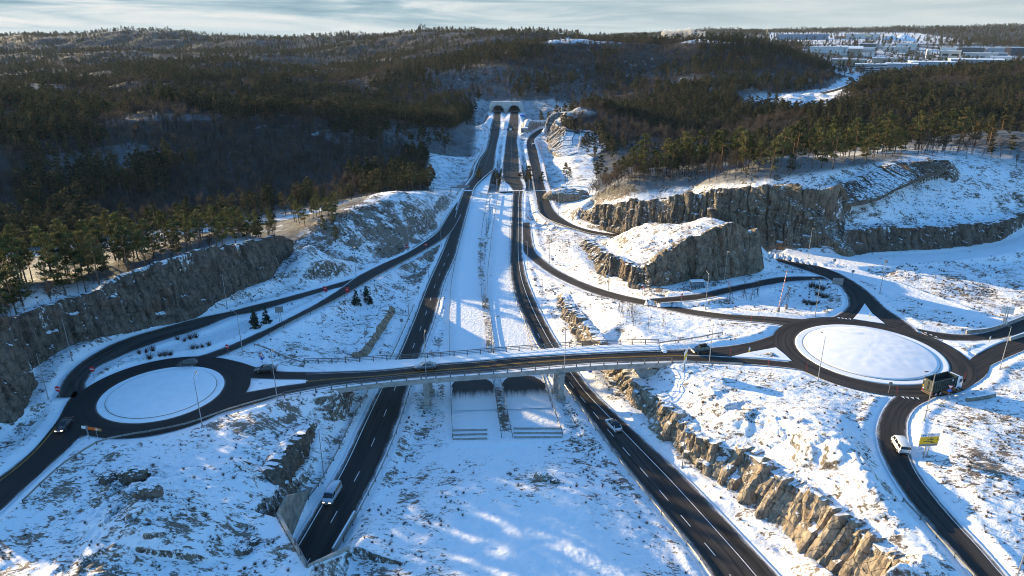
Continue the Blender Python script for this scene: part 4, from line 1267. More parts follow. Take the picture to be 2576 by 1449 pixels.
b = MB()
line_strip(b, LC['l'], LC['r'], 0.11, 0.2, 0.07)
line_strip(b, LC['l'], LC['r'], 0.55, 0.16, 0.07, (3.2, 8.6), 0.0, 0.25)
line_strip(b, LC['l'], LC['r'], 0.5, 0.16, 0.07, (3, 9), 0.5, 1)
line_strip(b, RC['l'], RC['r'], 0.66, 0.18, 0.075, None, 0, 0.42)
line_strip(b, RC['l'], RC['r'], 0.27, 0.17, 0.075, (3.2, 4.2), 0, 0.16)
line_strip(b, RC['l'], RC['r'], 0.5, 0.16, 0.075, (3, 9), 0.5, 1)
line_strip(b, SR['l'], SR['r'], 0.90, 0.14, 0.04, None, 0.45, 1)
line_strip(b, NR['l'], NR['r'], 0.5, 0.12, 0.04, (3, 5), 0.76, 0.9)
line_strip(b, SW['l'], SW['r'], 0.14, 0.13, 0.04, None, 0.2, 1, mi=1)
# give-way teeth
for pts in ([(2273, 1000), (2284, 1001), (2297, 1002), (2310, 1003)], [(2111, 800), (2120, 801), (2129, 802), (2139, 803)], [(2330, 838), (2343, 843), (2356, 848)]):
    for x, y in pts:
        p = at(x, y, 8.075)
        b.add([(p[0] - .35, p[1] + .5, p[2]), (p[0] + .35, p[1] + .5, p[2]), (p[0], p[1] - .5, p[2])], [(0, 1, 2)])
tag(b.build('road_markings', [MAT_WHITE, MAT_YELLOW]), kind='structure')
# ------------------------------------------------------------------ bridge over the motorway
def pline(pts, z, step=1.5):
    return spline(np.array([at(x, y, z) for x, y in pts]), step)


BN = [(767, 917), (866, 915), (944, 909.5), (1062, 903.5), (1150, 897), (1288, 885.5), (1490, 871), (1655, 867)]
BS = [(716, 1000), (826, 980), (944, 964.5), (1062, 953), (1224, 941), (1288, 936), (1490, 920), (1690, 911)]
bridge = empty('bridge', (10, 150, 0), 0, 'concrete road bridge with steel railings spanning both carriageways of the motorway', 'bridge')


def under(o, parent):
    """parent keeping the world position"""
    o.parent = parent
    o.matrix_parent_inverse = Matrix.Translation(-Vector(parent.location)) if parent.rotation_euler[2] == 0 else parent.matrix_world.inverted()
    return o


nl = resample(pline(BN, 8.0), 60); sl = resample(pline(BS, 8.0), 60)
b = MB(); rings = []
for p, q in zip(nl, sl):
    p, q = Vector(p), Vector(q); m = (p + q) / 2; u = (q - p).normalized()
    rings.append([p - u * .25 + Vector((0, 0, -.04)), q + u * .25 + Vector((0, 0, -.04)), q + u * .25 + Vector((0, 0, -1.15)), q - u * 1.6 + Vector((0, 0, -1.5)), p + u * 1.6 + Vector((0, 0, -1.5)), p - u * .25 + Vector((0, 0, -1.15))])
b.loft(rings)
under(b.build('deck', MAT_CONC), bridge)
b = MB()
b.loft([[tuple(p), tuple(q), tuple(q - np.array([0, 0, .06])), tuple(p - np.array([0, 0, .06]))] for p, q in zip(nl, sl)])
under(b.build('snow_cover', MAT_SNOW), bridge)
# roadway and pavement on the deck
rb = dict(name='bridge_road', l=resample(pline([(770, 936), (800, 936), (826, 935), (944, 931), (1043, 921.5), (1102, 915), (1224, 905.5), (1288, 899), (1490, 888), (1649, 881), (1720, 879)], 8.0), 70),
          r=resample(pline([(770, 981), (800, 977), (826, 972), (944, 961), (1062, 949.5), (1224, 937), (1288, 930), (1490, 914.5), (1692, 909), (1720, 909)], 8.0), 70), lift=0.045, edge=0.7, dirt=0.45)
road_mesh(rb, 'bridge_road', 0.2)
b = MB()
rl = resample(rb['l'], 60)
rings = []
for p, q in zip(nl, resample(rl[3:56], 60)):
    p, q = Vector(p), Vector(q)
    rings.append([p + Vector((0, 0, .22)), q + Vector((0, 0, .18)), q + Vector((0, 0, .05)), p + Vector((0, 0, .05))])
b.loft(rings)
under(b.build('pavement', MAT_SNOW), bridge)
b = MB()
line_strip(b, rb['l'], rb['r'], 0.13, 0.12, 0.06)
line_strip(b, rb['l'], rb['r'], 0.52, 0.09, 0.06, mi=1)
line_strip(b, rb['l'], rb['r'], 0.56, 0.09, 0.06, mi=1)
tag(b.build('road_markings', [MAT_WHITE, MAT_YELLOW]), kind='structure')


MAT_RAILING = M('weathered_railing', (0.13, 0.13, 0.13), 0.6, metal=.3, var=.2)


def railing(line, name, parent, h=1.25, gap=3.0, r=0.065):
    root = bpy.data.objects.new(name, None)
    P = resample(line, max(3, int(plen(line) / gap)))
    b = MB()
    for hh, rr in ((h, r * 1.5), (h * .68, r), (h * .36, r)):
        b.tube([tuple(p + np.array([0, 0, hh])) for p in P], rr, 5)
    o = b.build(name, MAT_RAILING)
    under(o, parent)
    pm = MB(); pm.box((0, 0, h / 2), (.18, .2, h)); pm.box((0, 0, .03), (.3, .3, .06))
    me = pm.mesh('post'); me.materials.append(MAT_RAILING)
    for i, p in enumerate(P):
        q = bpy.data.objects.new('post', me); COL.objects.link(q)
        q.parent = o
        q.location = tuple(p)
    return o


bnr = nl + np.array([0, 0, .2]); bsr = sl + np.array([0, 0, .0])
railing(bnr, 'railing', bridge); railing(bsr, 'railing', bridge)
# piers, bearings, abutments
for (x, y, zt) in ((1074, 1018, 0.2), (1412, 1003, 0.2), (1398, 984, 0.3), (1082, 985, 0.3)):
    p = at(x, y, zt)
    b = MB(); b.box((p[0], p[1], 3.1), (1.15, 1.0, 7.2)); b.box((p[0], p[1], 6.62), (1.5, 1.4, 0.5)); b.box((p[0], p[1], .1), (2.0, 1.9, .7))
    under(b.build('pier', MAT_CONC), bridge)


def quadbox(pts4, z0, z1, name, mat, parent=None):
    b = MB(); b.prism([tuple(at(x, y, z)[:2]) for x, y, z in pts4], z0, z1)
    o = b.build(name, mat)
    if parent: under(o, parent)
    return o


quadbox([(750, 994, 7), (797, 987, 7), (797, 930, 7), (770, 930, 7)], 4.6, 6.5, 'abutment', MAT_CONC, bridge)
quadbox([(716, 1001.5, 7.8), (770, 991.5, 7.8), (770, 986, 7.8), (716, 995, 7.8)], 5.2, 6.75, 'abutment', MAT_CONC_D, bridge)
quadbox([(1640, 915, 7), (1694, 912, 7), (1694, 875, 7), (1640, 878, 7)], 4.0, 6.5, 'abutment', MAT_CONC, bridge)
b = MB()
s0 = at(1652, 930, 6.3); s1 = at(1640, 976, 2.2); s2 = at(1628, 962, 2.4); s3 = at(1596, 922, 6.4)
b.add([s0, s1, s2, s3, s0 - np.array([0, 0, 1.0]), s1 - np.array([0, 0, 1.0]), s2 - np.array([0, 0, 1.0]), s3 - np.array([0, 0, 1.0])], [(0, 1, 2, 3), (7, 6, 5, 4), (0, 4, 5, 1), (1, 5, 6, 2), (2, 6, 7, 3), (3, 7, 4, 0)])
under(b.build('slope_slab', MAT_CONC), bridge)

# bare asphalt sheltered from the snow under the bridge
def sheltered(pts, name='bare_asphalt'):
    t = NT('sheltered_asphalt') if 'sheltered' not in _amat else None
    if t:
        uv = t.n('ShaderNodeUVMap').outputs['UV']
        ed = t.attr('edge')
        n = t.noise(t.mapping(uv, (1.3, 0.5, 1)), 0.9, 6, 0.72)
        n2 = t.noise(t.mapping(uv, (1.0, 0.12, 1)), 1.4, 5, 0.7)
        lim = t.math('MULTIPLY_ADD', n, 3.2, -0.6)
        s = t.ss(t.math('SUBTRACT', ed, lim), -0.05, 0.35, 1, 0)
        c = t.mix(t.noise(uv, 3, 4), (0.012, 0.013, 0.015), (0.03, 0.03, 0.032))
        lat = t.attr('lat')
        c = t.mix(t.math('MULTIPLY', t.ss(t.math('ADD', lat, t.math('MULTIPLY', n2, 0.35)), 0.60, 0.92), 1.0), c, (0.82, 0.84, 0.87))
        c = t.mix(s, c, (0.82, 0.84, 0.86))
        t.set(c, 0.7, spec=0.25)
        _amat['sheltered'] = t.m
    c = [at(x, y, 0.0) for x, y in pts]       # far-left, far-right, near-right, near-left
    n, m = 24, 18
    u = np.linspace(0, 1, m); v = np.linspace(0, 1, n)
    P = np.array([[(c[0] * (1 - a) + c[1] * a) * (1 - w_) + (c[3] * (1 - a) + c[2] * a) * w_ for a in u] for w_ in v])
    wd = np.linalg.norm(c[1] - c[0]); ln = np.linalg.norm(c[3] - c[0])
    P[..., 2] = 0.07
    uu, vv = np.meshgrid(u, v)
    ed = np.minimum.reduce([vv * ln * 0.9 + 1.4 - 4.5 * np.abs(2 * uu - 1) ** 2.5, (1 - vv) * ln + 0.6, uu * wd + 1.0, (1 - uu) * wd + 1.0])
    me = np_mesh(name, P.reshape(-1, 3), grid_faces(n, m), True, {'edge': ed.ravel(), 'lat': vv.ravel()}, np.stack([uu * wd, vv * ln], -1).reshape(-1, 2))
    if me.polygons[0].normal.z < 0: me.flip_normals()
    tag(link_mesh(name, me, _amat['sheltered']), kind='structure')


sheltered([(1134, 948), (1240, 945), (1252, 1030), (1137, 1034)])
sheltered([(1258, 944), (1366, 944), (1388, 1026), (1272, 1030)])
for xs, y0 in (((1139, 1226), 1083), ((1292, 1414), 1078)):
    for k, yy in enumerate((0, 11, 22)):
        p, q = at(xs[0], y0 + yy, 0), at(xs[1], y0 + yy - (2 if xs[0] < 1200 else 0), 0)
        b = MB(); m = (p + q) / 2
        L_ = float(np.linalg.norm(q - p)); a = math.atan2(q[1] - p[1], q[0] - p[0])
        b.box((m[0], m[1], 0.0), (L_, .3, .36), a); b.box((m[0], m[1] + .2, 0.10), (L_ + .04, .3, .14), a, mi=1)
        tag(b.build('concrete_kerb', [MAT_CONC, MAT_SNOW]), f'low snow-topped concrete kerb across the end of the unused {"left" if xs[0] < 1200 else "right"} strip, {("farthest", "middle", "nearest")[k]} of three', 'kerb', 'kerbs closing the unused strips')

# ------------------------------------------------------------------ viaducts over the small valley
def deck(name, label, lpts, rpts, zs, th=1.7, snow=True):
    def conv(p):
        if zs is None: return p
        z = np.interp(np.linspace(0, 1, len(p)), np.linspace(0, 1, len(zs)), zs)
        return spline(np.array([at(x, y, q) for (x, y), q in zip(p, z)]), 3.0)
    l, r = conv(lpts), conv(rpts); n = 40
    l, r = resample(l, n), resample(r, n)
    root = empty(name, tuple(l[n // 2]), 0, label, 'bridge')
    b = MB(); b.loft([[tuple(p + np.array([0, 0, -.05])), tuple(q + np.array([0, 0, -.05])), tuple(q + np.array([0, 0, -th])), tuple(p + np.array([0, 0, -th]))] for p, q in zip(l, r)])
    under(b.build('deck', MAT_CONC_D), root)
    b = MB(); b.loft([[tuple(p + np.array([0, 0, .02])), tuple(q + np.array([0, 0, .02])), tuple(q + np.array([0, 0, -.06])), tuple(p + np.array([0, 0, -.06]))] for p, q in zip(l, r)])
    under(b.build('snow_cover', MAT_SNOW), root)
    for e in (l, r):
        railing(e + np.array([0, 0, .02]), 'railing', root, 1.1, 6.0, .06)
    for k in (10, 20, 30):
        m = (l[k] + r[k]) / 2
        b = MB(); b.box((m[0], m[1], -7.5), (1.4, 1.2, 14)); under(b.build('pier', MAT_CONC_D), root)
    return root


deck('viaduct', 'concrete viaduct carrying the left carriageway over the small dark valley before the tunnel',
     [(1146, 498), (1160, 476), (1187, 442), (1194, 416), (1206, 394)], [(1226, 494), (1231, 470), (1237, 440), (1243, 418), (1247, 392)], [0, 0])
deck('viaduct', 'concrete viaduct carrying the right carriageway over the small dark valley before the tunnel',
     [(1254, 487), (1257, 470), (1262, 440), (1265, 418), (1269, 392)], [(1320, 487), (1323, 470), (1314, 440), (1310, 418), (1307, 392)], [0, 0])
_k = (NR['l'][:, 1] > 345) & (NR['l'][:, 1] < 470)
_u = NR['r'] - NR['l']; _u[:, 2] = 0; _u /= np.linalg.norm(_u, axis=1)[:, None]
deck('viaduct', 'narrow concrete viaduct carrying the striped-shadow ramp over the dark valley',
     (NR['l'] - _u * 1.0)[_k] - np.array([0, 0, .1]), (NR['r'] + _u * 4.2)[_k] - np.array([0, 0, .1]), None)

# ------------------------------------------------------------------ tunnel mouths far off
def portal():
    Y0 = at(1275, 283, 0)[1]
    root = empty('tunnel_portal', (-7, Y0, 0), 0, 'grey concrete tunnel portal with two arched mouths under the wooded hill', 'tunnel')
    sc = (Y0 * CP + CAM_H * SP) / FP
    X_ = lambda px: (px - CX) * sc
    cx = [X_(1253), X_(1293.5)]; rw, rh = 7.4, 8.3
    xs = np.linspace(X_(1231), X_(1318), 140)
    top = np.interp(xs, [X_(1231), X_(1240), X_(1309), X_(1318)], [6, 11.4, 11.4, 5])
    bot = np.zeros_like(xs)
    for c in cx:
        k = np.abs(xs - c) < rw
        bot[k] = rh * np.sqrt(1 - ((xs[k] - c) / rw) ** 2)
    b = MB()
    for i in range(len(xs) - 1):
        b.add([(xs[i], Y0, bot[i]), (xs[i + 1], Y0, bot[i + 1]), (xs[i + 1], Y0, top[i + 1]), (xs[i], Y0, top[i]), (xs[i], Y0 + 3, bot[i]), (xs[i + 1], Y0 + 3, bot[i + 1]), (xs[i + 1], Y0 + 6, top[i + 1]), (xs[i], Y0 + 6, top[i])],
              [(0, 1, 2, 3), (3, 2, 6, 7), (4, 7, 6, 5), (0, 4, 5, 1)])
    under(b.build('wall', M('pale_concrete', (0.5, 0.49, 0.46), 0.85, var=.15, vscale=.4)), root)
    a = np.linspace(0, math.pi, 24)
    for j, c in enumerate(cx):
        ringp = lambda rx, rz, y: [(c + rx * math.cos(t), y, rz * math.sin(t)) for t in a]
        b = MB(); rr = []
        o_ = ringp(rw + .1, rh + .1, Y0 - 5); i_ = ringp(rw - .6, rh - .6, Y0 - 5); n = len(a)
        ob = ringp(rw + .1, rh + .1, Y0 + .5); ib = ringp(rw - .6, rh - .6, Y0 + .5)
        for p in (o_, i_, ob, ib):
            pass
        # hood cut back towards the crown
        o_ = [(p[0], Y0 - 5.5 + 4.5 * p[2] / rh, p[2]) for p in o_]; i_ = [(p[0], Y0 - 5.5 + 4.5 * p[2] / rh, p[2]) for p in i_]
        vs = o_ + i_ + ob + ib; fs = []
        for k in range(n - 1):
            fs += [(k, k + 1, n + k + 1, n + k), (k, 2 * n + k, 2 * n + k + 1, k + 1), (n + k, n + k + 1, 3 * n + k + 1, 3 * n + k)]
        b.add(vs, fs); under(b.build('arch_hood', MAT_CONC), root)
        b = MB(); f_ = ringp(rw - .5, rh - .5, Y0 + .4); e_ = ringp(rw - .5, rh - .5, Y0 + 60)
        b.add(f_ + e_, [(k, k + 1, n + k + 1, n + k) for k in range(n - 1)] + [tuple(n + k for k in range(n))])
        under(b.build('tunnel_bore', M('tunnel_wall' + 'ab'[j], ((0.06, 0.07, 0.08), (0.30, 0.15, 0.06))[j], .8)), root)  # bore colours carry the light: gloom on the left, warm glow on the right
    return root


portal()

# ------------------------------------------------------------------ tunnel mouth, bottom left
tm = empty('tunnel_mouth', (-33, 86, 0), 0, 'concrete tunnel mouth with slanted snow-covered roof and tall wing wall, near the silver van', 'tunnel')
b = MB()
yz = [(106, -0.5), (106, 0.7), (101, 3.4), (94.2, 7.75), (89.4, 7.9), (89.4, -0.5)]
b.add([(-37.5, y, z) for y, z in yz] + [(-36.95, y, z) for y, z in yz], [tuple(range(6)), tuple(reversed(range(6, 12)))] + [(i, 6 + i, 6 + (i + 1) % 6, (i + 1) % 6) for i in range(6)])
under(b.build('wing_wall', MAT_CONC_D), tm)
b = MB()
for p, q in ((PA, PB), (PB, PC)):
    m = (p + q) / 2; L_ = float(np.linalg.norm(q - p)); a = math.atan2(q[1] - p[1], q[0] - p[0])
    z1a, z1b = (7.9, 7.9) if p is PA else (7.9, 4.0)
    u = (q - p) / L_; nn = np.array([-u[1], u[0]]) * .22
    vs = [(*(p + nn), 4.6), (*(q + nn), 4.6 if p is PA else 2.6), (*(q - nn), 4.6 if p is PA else 2.6), (*(p - nn), 4.6), (*(p + nn), z1a), (*(q + nn), z1b), (*(q - nn), z1b), (*(p - nn), z1a)]
    b.add(vs, [(0, 3, 2, 1), (4, 5, 6, 7), (0, 1, 5, 4), (1, 2, 6, 5), (2, 3, 7, 6), (3, 0, 4, 7)])
under(b.build('head_wall', MAT_CONC), tm)
railing(np.array([(*(PA + (PB - PA) * .62), 7.85), (*PB, 7.85)]), 'railing', tm, 1.0, 1.6, .03)
p, q = at(893, 1293, .5), at(838, 1388, .5)
b = MB(); m = (p + q) / 2; L_ = float(np.linalg.norm(q - p)); a = math.atan2(q[1] - p[1], q[0] - p[0])
b.box((m[0], m[1], .55), (L_, .5, 1.3), a); b.box((m[0], m[1], 1.22), (L_ - .1, .22, .08), a, mi=1)
tag(b.build('concrete_barrier', [MAT_CONC, MAT_SNOW]), 'snow-topped concrete barrier on the right of the tunnel mouth road, below the silver van', 'barrier')

# ------------------------------------------------------------------ guardrails
def offset_edge(rd, side, dist, ymin=-1e9, ymax=1e9):
    e, o = (rd['l'], rd['r']) if side == 'l' else (rd['r'], rd['l'])
    u = e - o; u[:, 2] = 0; u /= np.linalg.norm(u, axis=1)[:, None]
    p = e + u * dist
    return p[(p[:, 1] >= ymin) & (p[:, 1] <= ymax)]


MAT_RAIL = M('weathered_rail', (0.26, 0.25, 0.23), 0.55, metal=0.35, var=0.2)
_pm = MB(); _pm.box((0, 0, .3), (.12, .14, 1.0)); POST_ME = _pm.mesh('post'); POST_ME.materials.append(MAT_DARKSTEEL)


def guardrail(P, label, gap=4.0, z=None, far=330, mat=None):
    P = np.asarray(P, float).copy()
    if P.shape[1] == 2: P = np.array([hit(x, y) for x, y in P])
    P = spline(P, 1.5)
    if z is None:
        P[:, 2] = np.maximum(P[:, 2], ground_np(P[:, 0], P[:, 1]))
    n = max(3, int(plen(P) / 2.0)); P = resample(P, n)
    g = np.gradient(P[:, :2], axis=0); g /= np.linalg.norm(g, axis=1)[:, None] + 1e-9
    nn = np.stack([-g[:, 1], g[:, 0]], 1)
    root = empty('guardrail', tuple(P[0]), 0, label, 'guardrail', 'guardrails along the roads')
    b = MB()
    # W-shaped beam
    prof = [(.06, .42), (.0, .50), (.06, .58), (.0, .66), (.06, .74), (-.05, .74), (-.05, .42)]
    b.loft([[(p[0] + q[0] * o, p[1] + q[1] * o, p[2] + h) for o, h in prof] for p, q in zip(P, nn)])
    under(b.build('rail', mat or MAT_RAIL), root)
    Q = resample(P, max(2, int(plen(P) / gap) + 1))
    k = 0
    for p in Q:
        if math.hypot(p[0], p[1]) < far and k < 95:
            o = bpy.data.objects.new('post', POST_ME); COL.objects.link(o); o.parent = root
            o.location = tuple(p - P[0] + np.array([0, 0, 0.0])); k += 1
    return root


guardrail(offset_edge(LC, 'r', .7, 92, 152), 'guardrail right of the left carriageway, from the tunnel mouth to the bridge')
guardrail(offset_edge(LC, 'r', .7, 156, 330), 'guardrail right of the left carriageway, beyond the bridge towards the viaduct')
guardrail(offset_edge(LC, 'l', 2.0, 97, 150), 'guardrail left of the left carriageway, starting beside the wing wall')
guardrail(offset_edge(LC, 'l', 1.2, 160, 200), 'short guardrail left of the left carriageway just beyond the bridge')
guardrail(offset_edge(US1, 'l', .2, 119, 345), 'long guardrail on the left side of the unused left snow strip', 3)
guardrail(offset_edge(US1, 'r', .2, 119, 362), 'long guardrail between the unused left snow strip and the grassy median', 3)
guardrail(offset_edge(US2, 'l', .2, 119, 362), 'long guardrail between the grassy median and the unused right snow strip', 3)
guardrail(offset_edge(US2, 'r', .2, 119, 185), 'guardrail on the right side of the unused right snow strip under the bridge', 3)
guardrail(offset_edge(RC, 'l', .6, 60, 152), 'guardrail left of the right carriageway, passing the white car')
guardrail(offset_edge(RC, 'l', .6, 158, 362), 'guardrail left of the right carriageway, beyond the bridge')
guardrail(offset_edge(LR, 'r', .7, 158, 300), 'guardrail on the lower side of the ramp climbing to the left roundabout', 6)
guardrail([(640, 871), (660, 877), (681, 885), (720, 903), (745, 912), (766, 917)], 'guardrail curving from the ramp to the north railing of the bridge')
guardrail([(59, 1267), (140, 1190), (211, 1139), (258, 1114), (314, 1101), (370, 1092), (426, 1081), (479, 1069), (572, 1036), (650, 1013), (712, 996)], 'guardrail curving below the left roundabout to the bridge')
guardrail([(1692, 912.5), (1783, 917), (1868, 920)], 'low guardrail at the right end of the bridge, behind the yellow and white sign')
guardrail([(1658, 868), (1721, 859), (1770, 851), (1817, 842)], 'guardrail leading away from the north railing towards the snow-covered path')
guardrail([(2271, 1263), (2307, 1300), (2342, 1339), (2403, 1406), (2446, 1452), (2500, 1515)], 'sunlit guardrail left of the road at the bottom right')
guardrail(offset_edge(NR, 'l', .7, 225, 345), 'sunlit guardrail along the outside of the ramp bend, left of the rock block', 4)
guardrail(offset_edge(NR, 'l', .7, 450, 640), 'guardrail on the left of the far ramp near the tunnel', 6)
guardrail(offset_edge(LC, 'l', .8, 445, 600), 'guardrail left of the left carriageway near the tunnel', 6)
guardrail(offset_edge(LR, 'l', .6, 255, 330), 'guardrail at the foot of the grassy bank where the ramp leaves', 5)


def wall_seg(pts, z, h, w, name, label, cat, mats, snow=True):
    P = spline(np.array([at(x, y, z) for x, y in pts]), 1.5)
    g = np.gradient(P[:, :2], axis=0); g /= np.linalg.norm(g, axis=1)[:, None]
    nn = np.stack([-g[:, 1], g[:, 0]], 1) * w / 2
    b = MB()
    b.loft([[(p[0] + q[0], p[1] + q[1], p[2] - .2), (p[0] + q[0] * .6, p[1] + q[1] * .6, p[2] + h), (p[0] - q[0] * .6, p[1] - q[1] * .6, p[2] + h), (p[0] - q[0], p[1] - q[1], p[2] - .2)] for p, q in zip(P, nn)])
    if snow: b.loft([[(p[0] + q[0] * .7, p[1] + q[1] * .7, p[2] + h + .002), (p[0] + q[0] * .4, p[1] + q[1] * .4, p[2] + h + .1), (p[0] - q[0] * .4, p[1] - q[1] * .4, p[2] + h + .1), (p[0] - q[0] * .7, p[1] - q[1] * .7, p[2] + h + .002)] for p, q in zip(P, nn)], mi=1)
    return tag(b.build(name, mats), label, cat)


wall_seg([(2430, 838), (2490, 831), (2576, 800), (2700, 752)], 8.1, .8, .5, 'concrete_barrier', 'long concrete barrier on the far side of the road right of the big roundabout', 'barrier', [MAT_CONC_D, MAT_SNOW])
wall_seg([(2540, 855), (2576, 843), (2700, 800)], 8.2, .7, .5, 'concrete_barrier', 'concrete barrier between the two lanes leaving the big roundabout to the right', 'barrier', [MAT_CONC, MAT_SNOW])
wall_seg([(2430, 1010), (2466, 1005), (2502, 998)], 8.1, .9, .6, 'concrete_barrier', 'short concrete barrier standing alone in the snow right of the truck', 'barrier', [MAT_CONC_D, MAT_SNOW])
wall_seg([(1290, 485), (1256, 486)], 0.05, .9, .5, 'concrete_barrier', 'dark barrier closing the far end of the unused right snow strip', 'barrier', [MAT_DARKSTEEL, MAT_SNOW])
wall_seg([(1189, 494), (1192, 478), (1204, 462), (1222, 446), (1236, 433)], 0.05, .9, .4, 'concrete_barrier', 'dark barrier between the left carriageway and the unused strip on the viaduct', 'barrier', [MAT_DARKSTEEL, MAT_SNOW])
# ------------------------------------------------------------------ street lamps
MAT_GALV = M('lamp_pole_zinc', (0.34, 0.34, 0.33), 0.5, metal=0.5, var=0.1)
MAT_LAMP = M('lamp_housing', (0.12, 0.12, 0.12), 0.5, var=0.1)
MAT_LIT = M('lit_lamp_glass', (1.0, 0.8, 0.5), 0.4, emit=(1.0, 0.72, 0.36), estr=1.2)
MAT_GLASS0 = M('lamp_glass', (0.5, 0.5, 0.48), 0.2)


def lamp_parts(h=10.5, double=False, arm=1.5):
    a = MB(); a.tube([(0, 0, -.3), (0, 0, 1.2), (0, 0, h)], [.11, .10, .055], 8); a.box((0, 0, 0), (.4, .4, .25))
    hs = []
    for s in ((1, -1) if double else (1,)):
        ar = MB(); ar.tube([(0, 0, h - .05), (s * arm * .5, 0, h + .12), (s * arm, 0, h + .2)], .04, 6)
        hd = MB(); x = s * (arm + .35)
        hd.loft([[(x - s * .45, -.08, h + .16), (x - s * .45, .08, h + .16), (x - s * .45, .06, h + .26), (x - s * .45, -.06, h + .26)],
                 [(x, -.17, h + .14), (x, .17, h + .14), (x, .12, h + .30), (x, -.12, h + .30)],
                 [(x + s * .4, -.12, h + .18), (x + s * .4, .12, h + .18), (x + s * .4, .08, h + .26), (x + s * .4, -.08, h + .26)]])
        gl = MB(); gl.box((x, 0, h + .14), (.55, .26, .06))
        hs.append((ar.mesh('arm'), hd.mesh('lamp_head', True), gl.mesh('lamp_glass')))
    return a.mesh('pole'), hs


_lampcache = {}


def lamp(px, py, rz, label, z=None, h=10.5, double=False, lit=False, arm=1.5):
    p = hit(px, py) if z is None else at(px, py, z)
    key = (h, double, arm)
    if key not in _lampcache: _lampcache[key] = lamp_parts(*key)
    pole, hs = _lampcache[key]
    r = empty('street_lamp', tuple(p), rz, label, 'street lamp', 'street lamps along the roads')
    link_mesh('pole', pole, MAT_GALV, r)
    for a, hd, g in hs:
        link_mesh('arm', a, MAT_GALV, r)
        q = link_mesh('lamp_head', hd, MAT_LAMP, r)
        me = g.copy() if lit else g
        me.materials.clear(); me.materials.append(MAT_LIT if lit else MAT_GLASS0)
        o = bpy.data.objects.new('lamp_glass', me); COL.objects.link(o); o.parent = q
    if lit:
        l = bpy.data.lights.new('lamp_light', 'POINT'); l.energy = 90; l.color = (1, .75, .42); l.shadow_soft_size = .15
        o = bpy.data.objects.new('lamp_light', l); COL.objects.link(o); o.parent = r; o.location = (arm + .35, 0, h - .12)
    return r


lamp(509, 1072, R(100), 'lit street lamp standing in front of the left roundabout', lit=True)
lamp(698, 1008, R(100), 'lit street lamp at the left end of the bridge railing', lit=True)
lamp(611, 891, R(150), 'street lamp between the two dark cars and the two snowy spruces')
lamp(182, 907, R(-60), 'street lamp at the foot of the long dark cliff, by the bend of the ramp')
lamp(122, 1004, R(-40), 'street lamp beside the no-entry sign below the dark cliff')
lamp(572, 777, R(-80), 'street lamp at the foot of the dark cliff near its far end')
lamp(896, 697, R(-60), 'street lamp on the bank where the two left ramps split')
lamp(1029, 634, R(-60), 'street lamp on the grassy bank beside the far no-entry sign')
lamp(1110, 621, R(-60), 'street lamp on the snow tip where the left ramp leaves the motorway', h=11)
lamp(1078, 699, R(0), 'street lamp left of the left carriageway, near the bare snowy field')
lamp(1029, 804, R(0), 'street lamp left of the left carriageway, beside the low broken rock edge')
lamp(921, 887, R(0), 'street lamp behind the bridge railing, at the foot of the low broken rock edge', h=7)
lamp(1072, 951, R(90), 'lit street lamp on the bridge next to the silver-blue car', z=8, lit=True)
lamp(1420, 933, R(90), 'street lamp on the bridge above the right carriageway', z=8)
lamp(1783, 921, R(100), 'street lamp at the right end of the bridge near the car with the roof box')
lamp(1363, 784, R(180), 'street lamp right of the right carriageway, on the sunlit verge')
lamp(1382, 661, R(180), 'street lamp above the curve of the sunlit ramp, near the small square sign')
lamp(1326, 678, R(180), 'street lamp in the tip between the right carriageway and its ramp')
lamp(1530, 729, R(180), 'street lamp at the left foot of the isolated block of rock')
lamp(1821, 714, R(-90), 'street lamp in front of the shaded face of the isolated rock, behind the bus lane')
lamp(1774, 778, R(90), 'street lamp right of the red and white sign, between ramp and bus lane')
lamp(2057, 958, R(90), 'street lamp in front of the big roundabout, with its head above the island')
lamp(2325, 1058, R(180), 'street lamp leaning across the truck, on the bank by the road')
lamp(2515, 929, R(170), 'street lamp at the right edge of the big roundabout, tall against the road')
lamp(2050, 795, R(180), 'street lamp by the dark shrubs inside the loop behind the big roundabout')
lamp(2213, 738, R(180), 'street lamp beside the snow-covered path, on the outside of the road bend')
lamp(2032, 650, R(-90), 'street lamp below the tall rock wall at the fork of the snow road')
lamp(1716, 1176, R(180), 'street lamp against the golden rock cutting, beside the right carriageway')
lamp(815, 1200, R(0), 'street lamp left of the silver van, next to the small dark rock cutting')
lamp(1404, 537, R(180), 'street lamp on the snowy verge of the far ramp bend')
lamp(1413, 497, R(180), 'street lamp beside the round snowy boulder on the far ramp')
lamp(2558, 1452, R(180), 'street lamp at the very bottom right, cut by the edge', z=8)
lamp(1236, 880, R(0), 'double-armed median lamp nearest the bridge', z=0, h=9.5, double=True)
lamp(1221, 765, R(0), 'double-armed median lamp, second from the bridge, in the brown grass', z=0, h=9.5, double=True)
lamp(1218, 663, R(0), 'double-armed median lamp, third from the bridge', z=0, h=9.5, double=True)
lamp(1224, 592, R(0), 'double-armed median lamp, fourth from the bridge', z=0, h=9.5, double=True)
lamp(1231, 530, R(0), 'double-armed median lamp farthest from the bridge, near the viaducts', z=0, h=9.5, double=True)

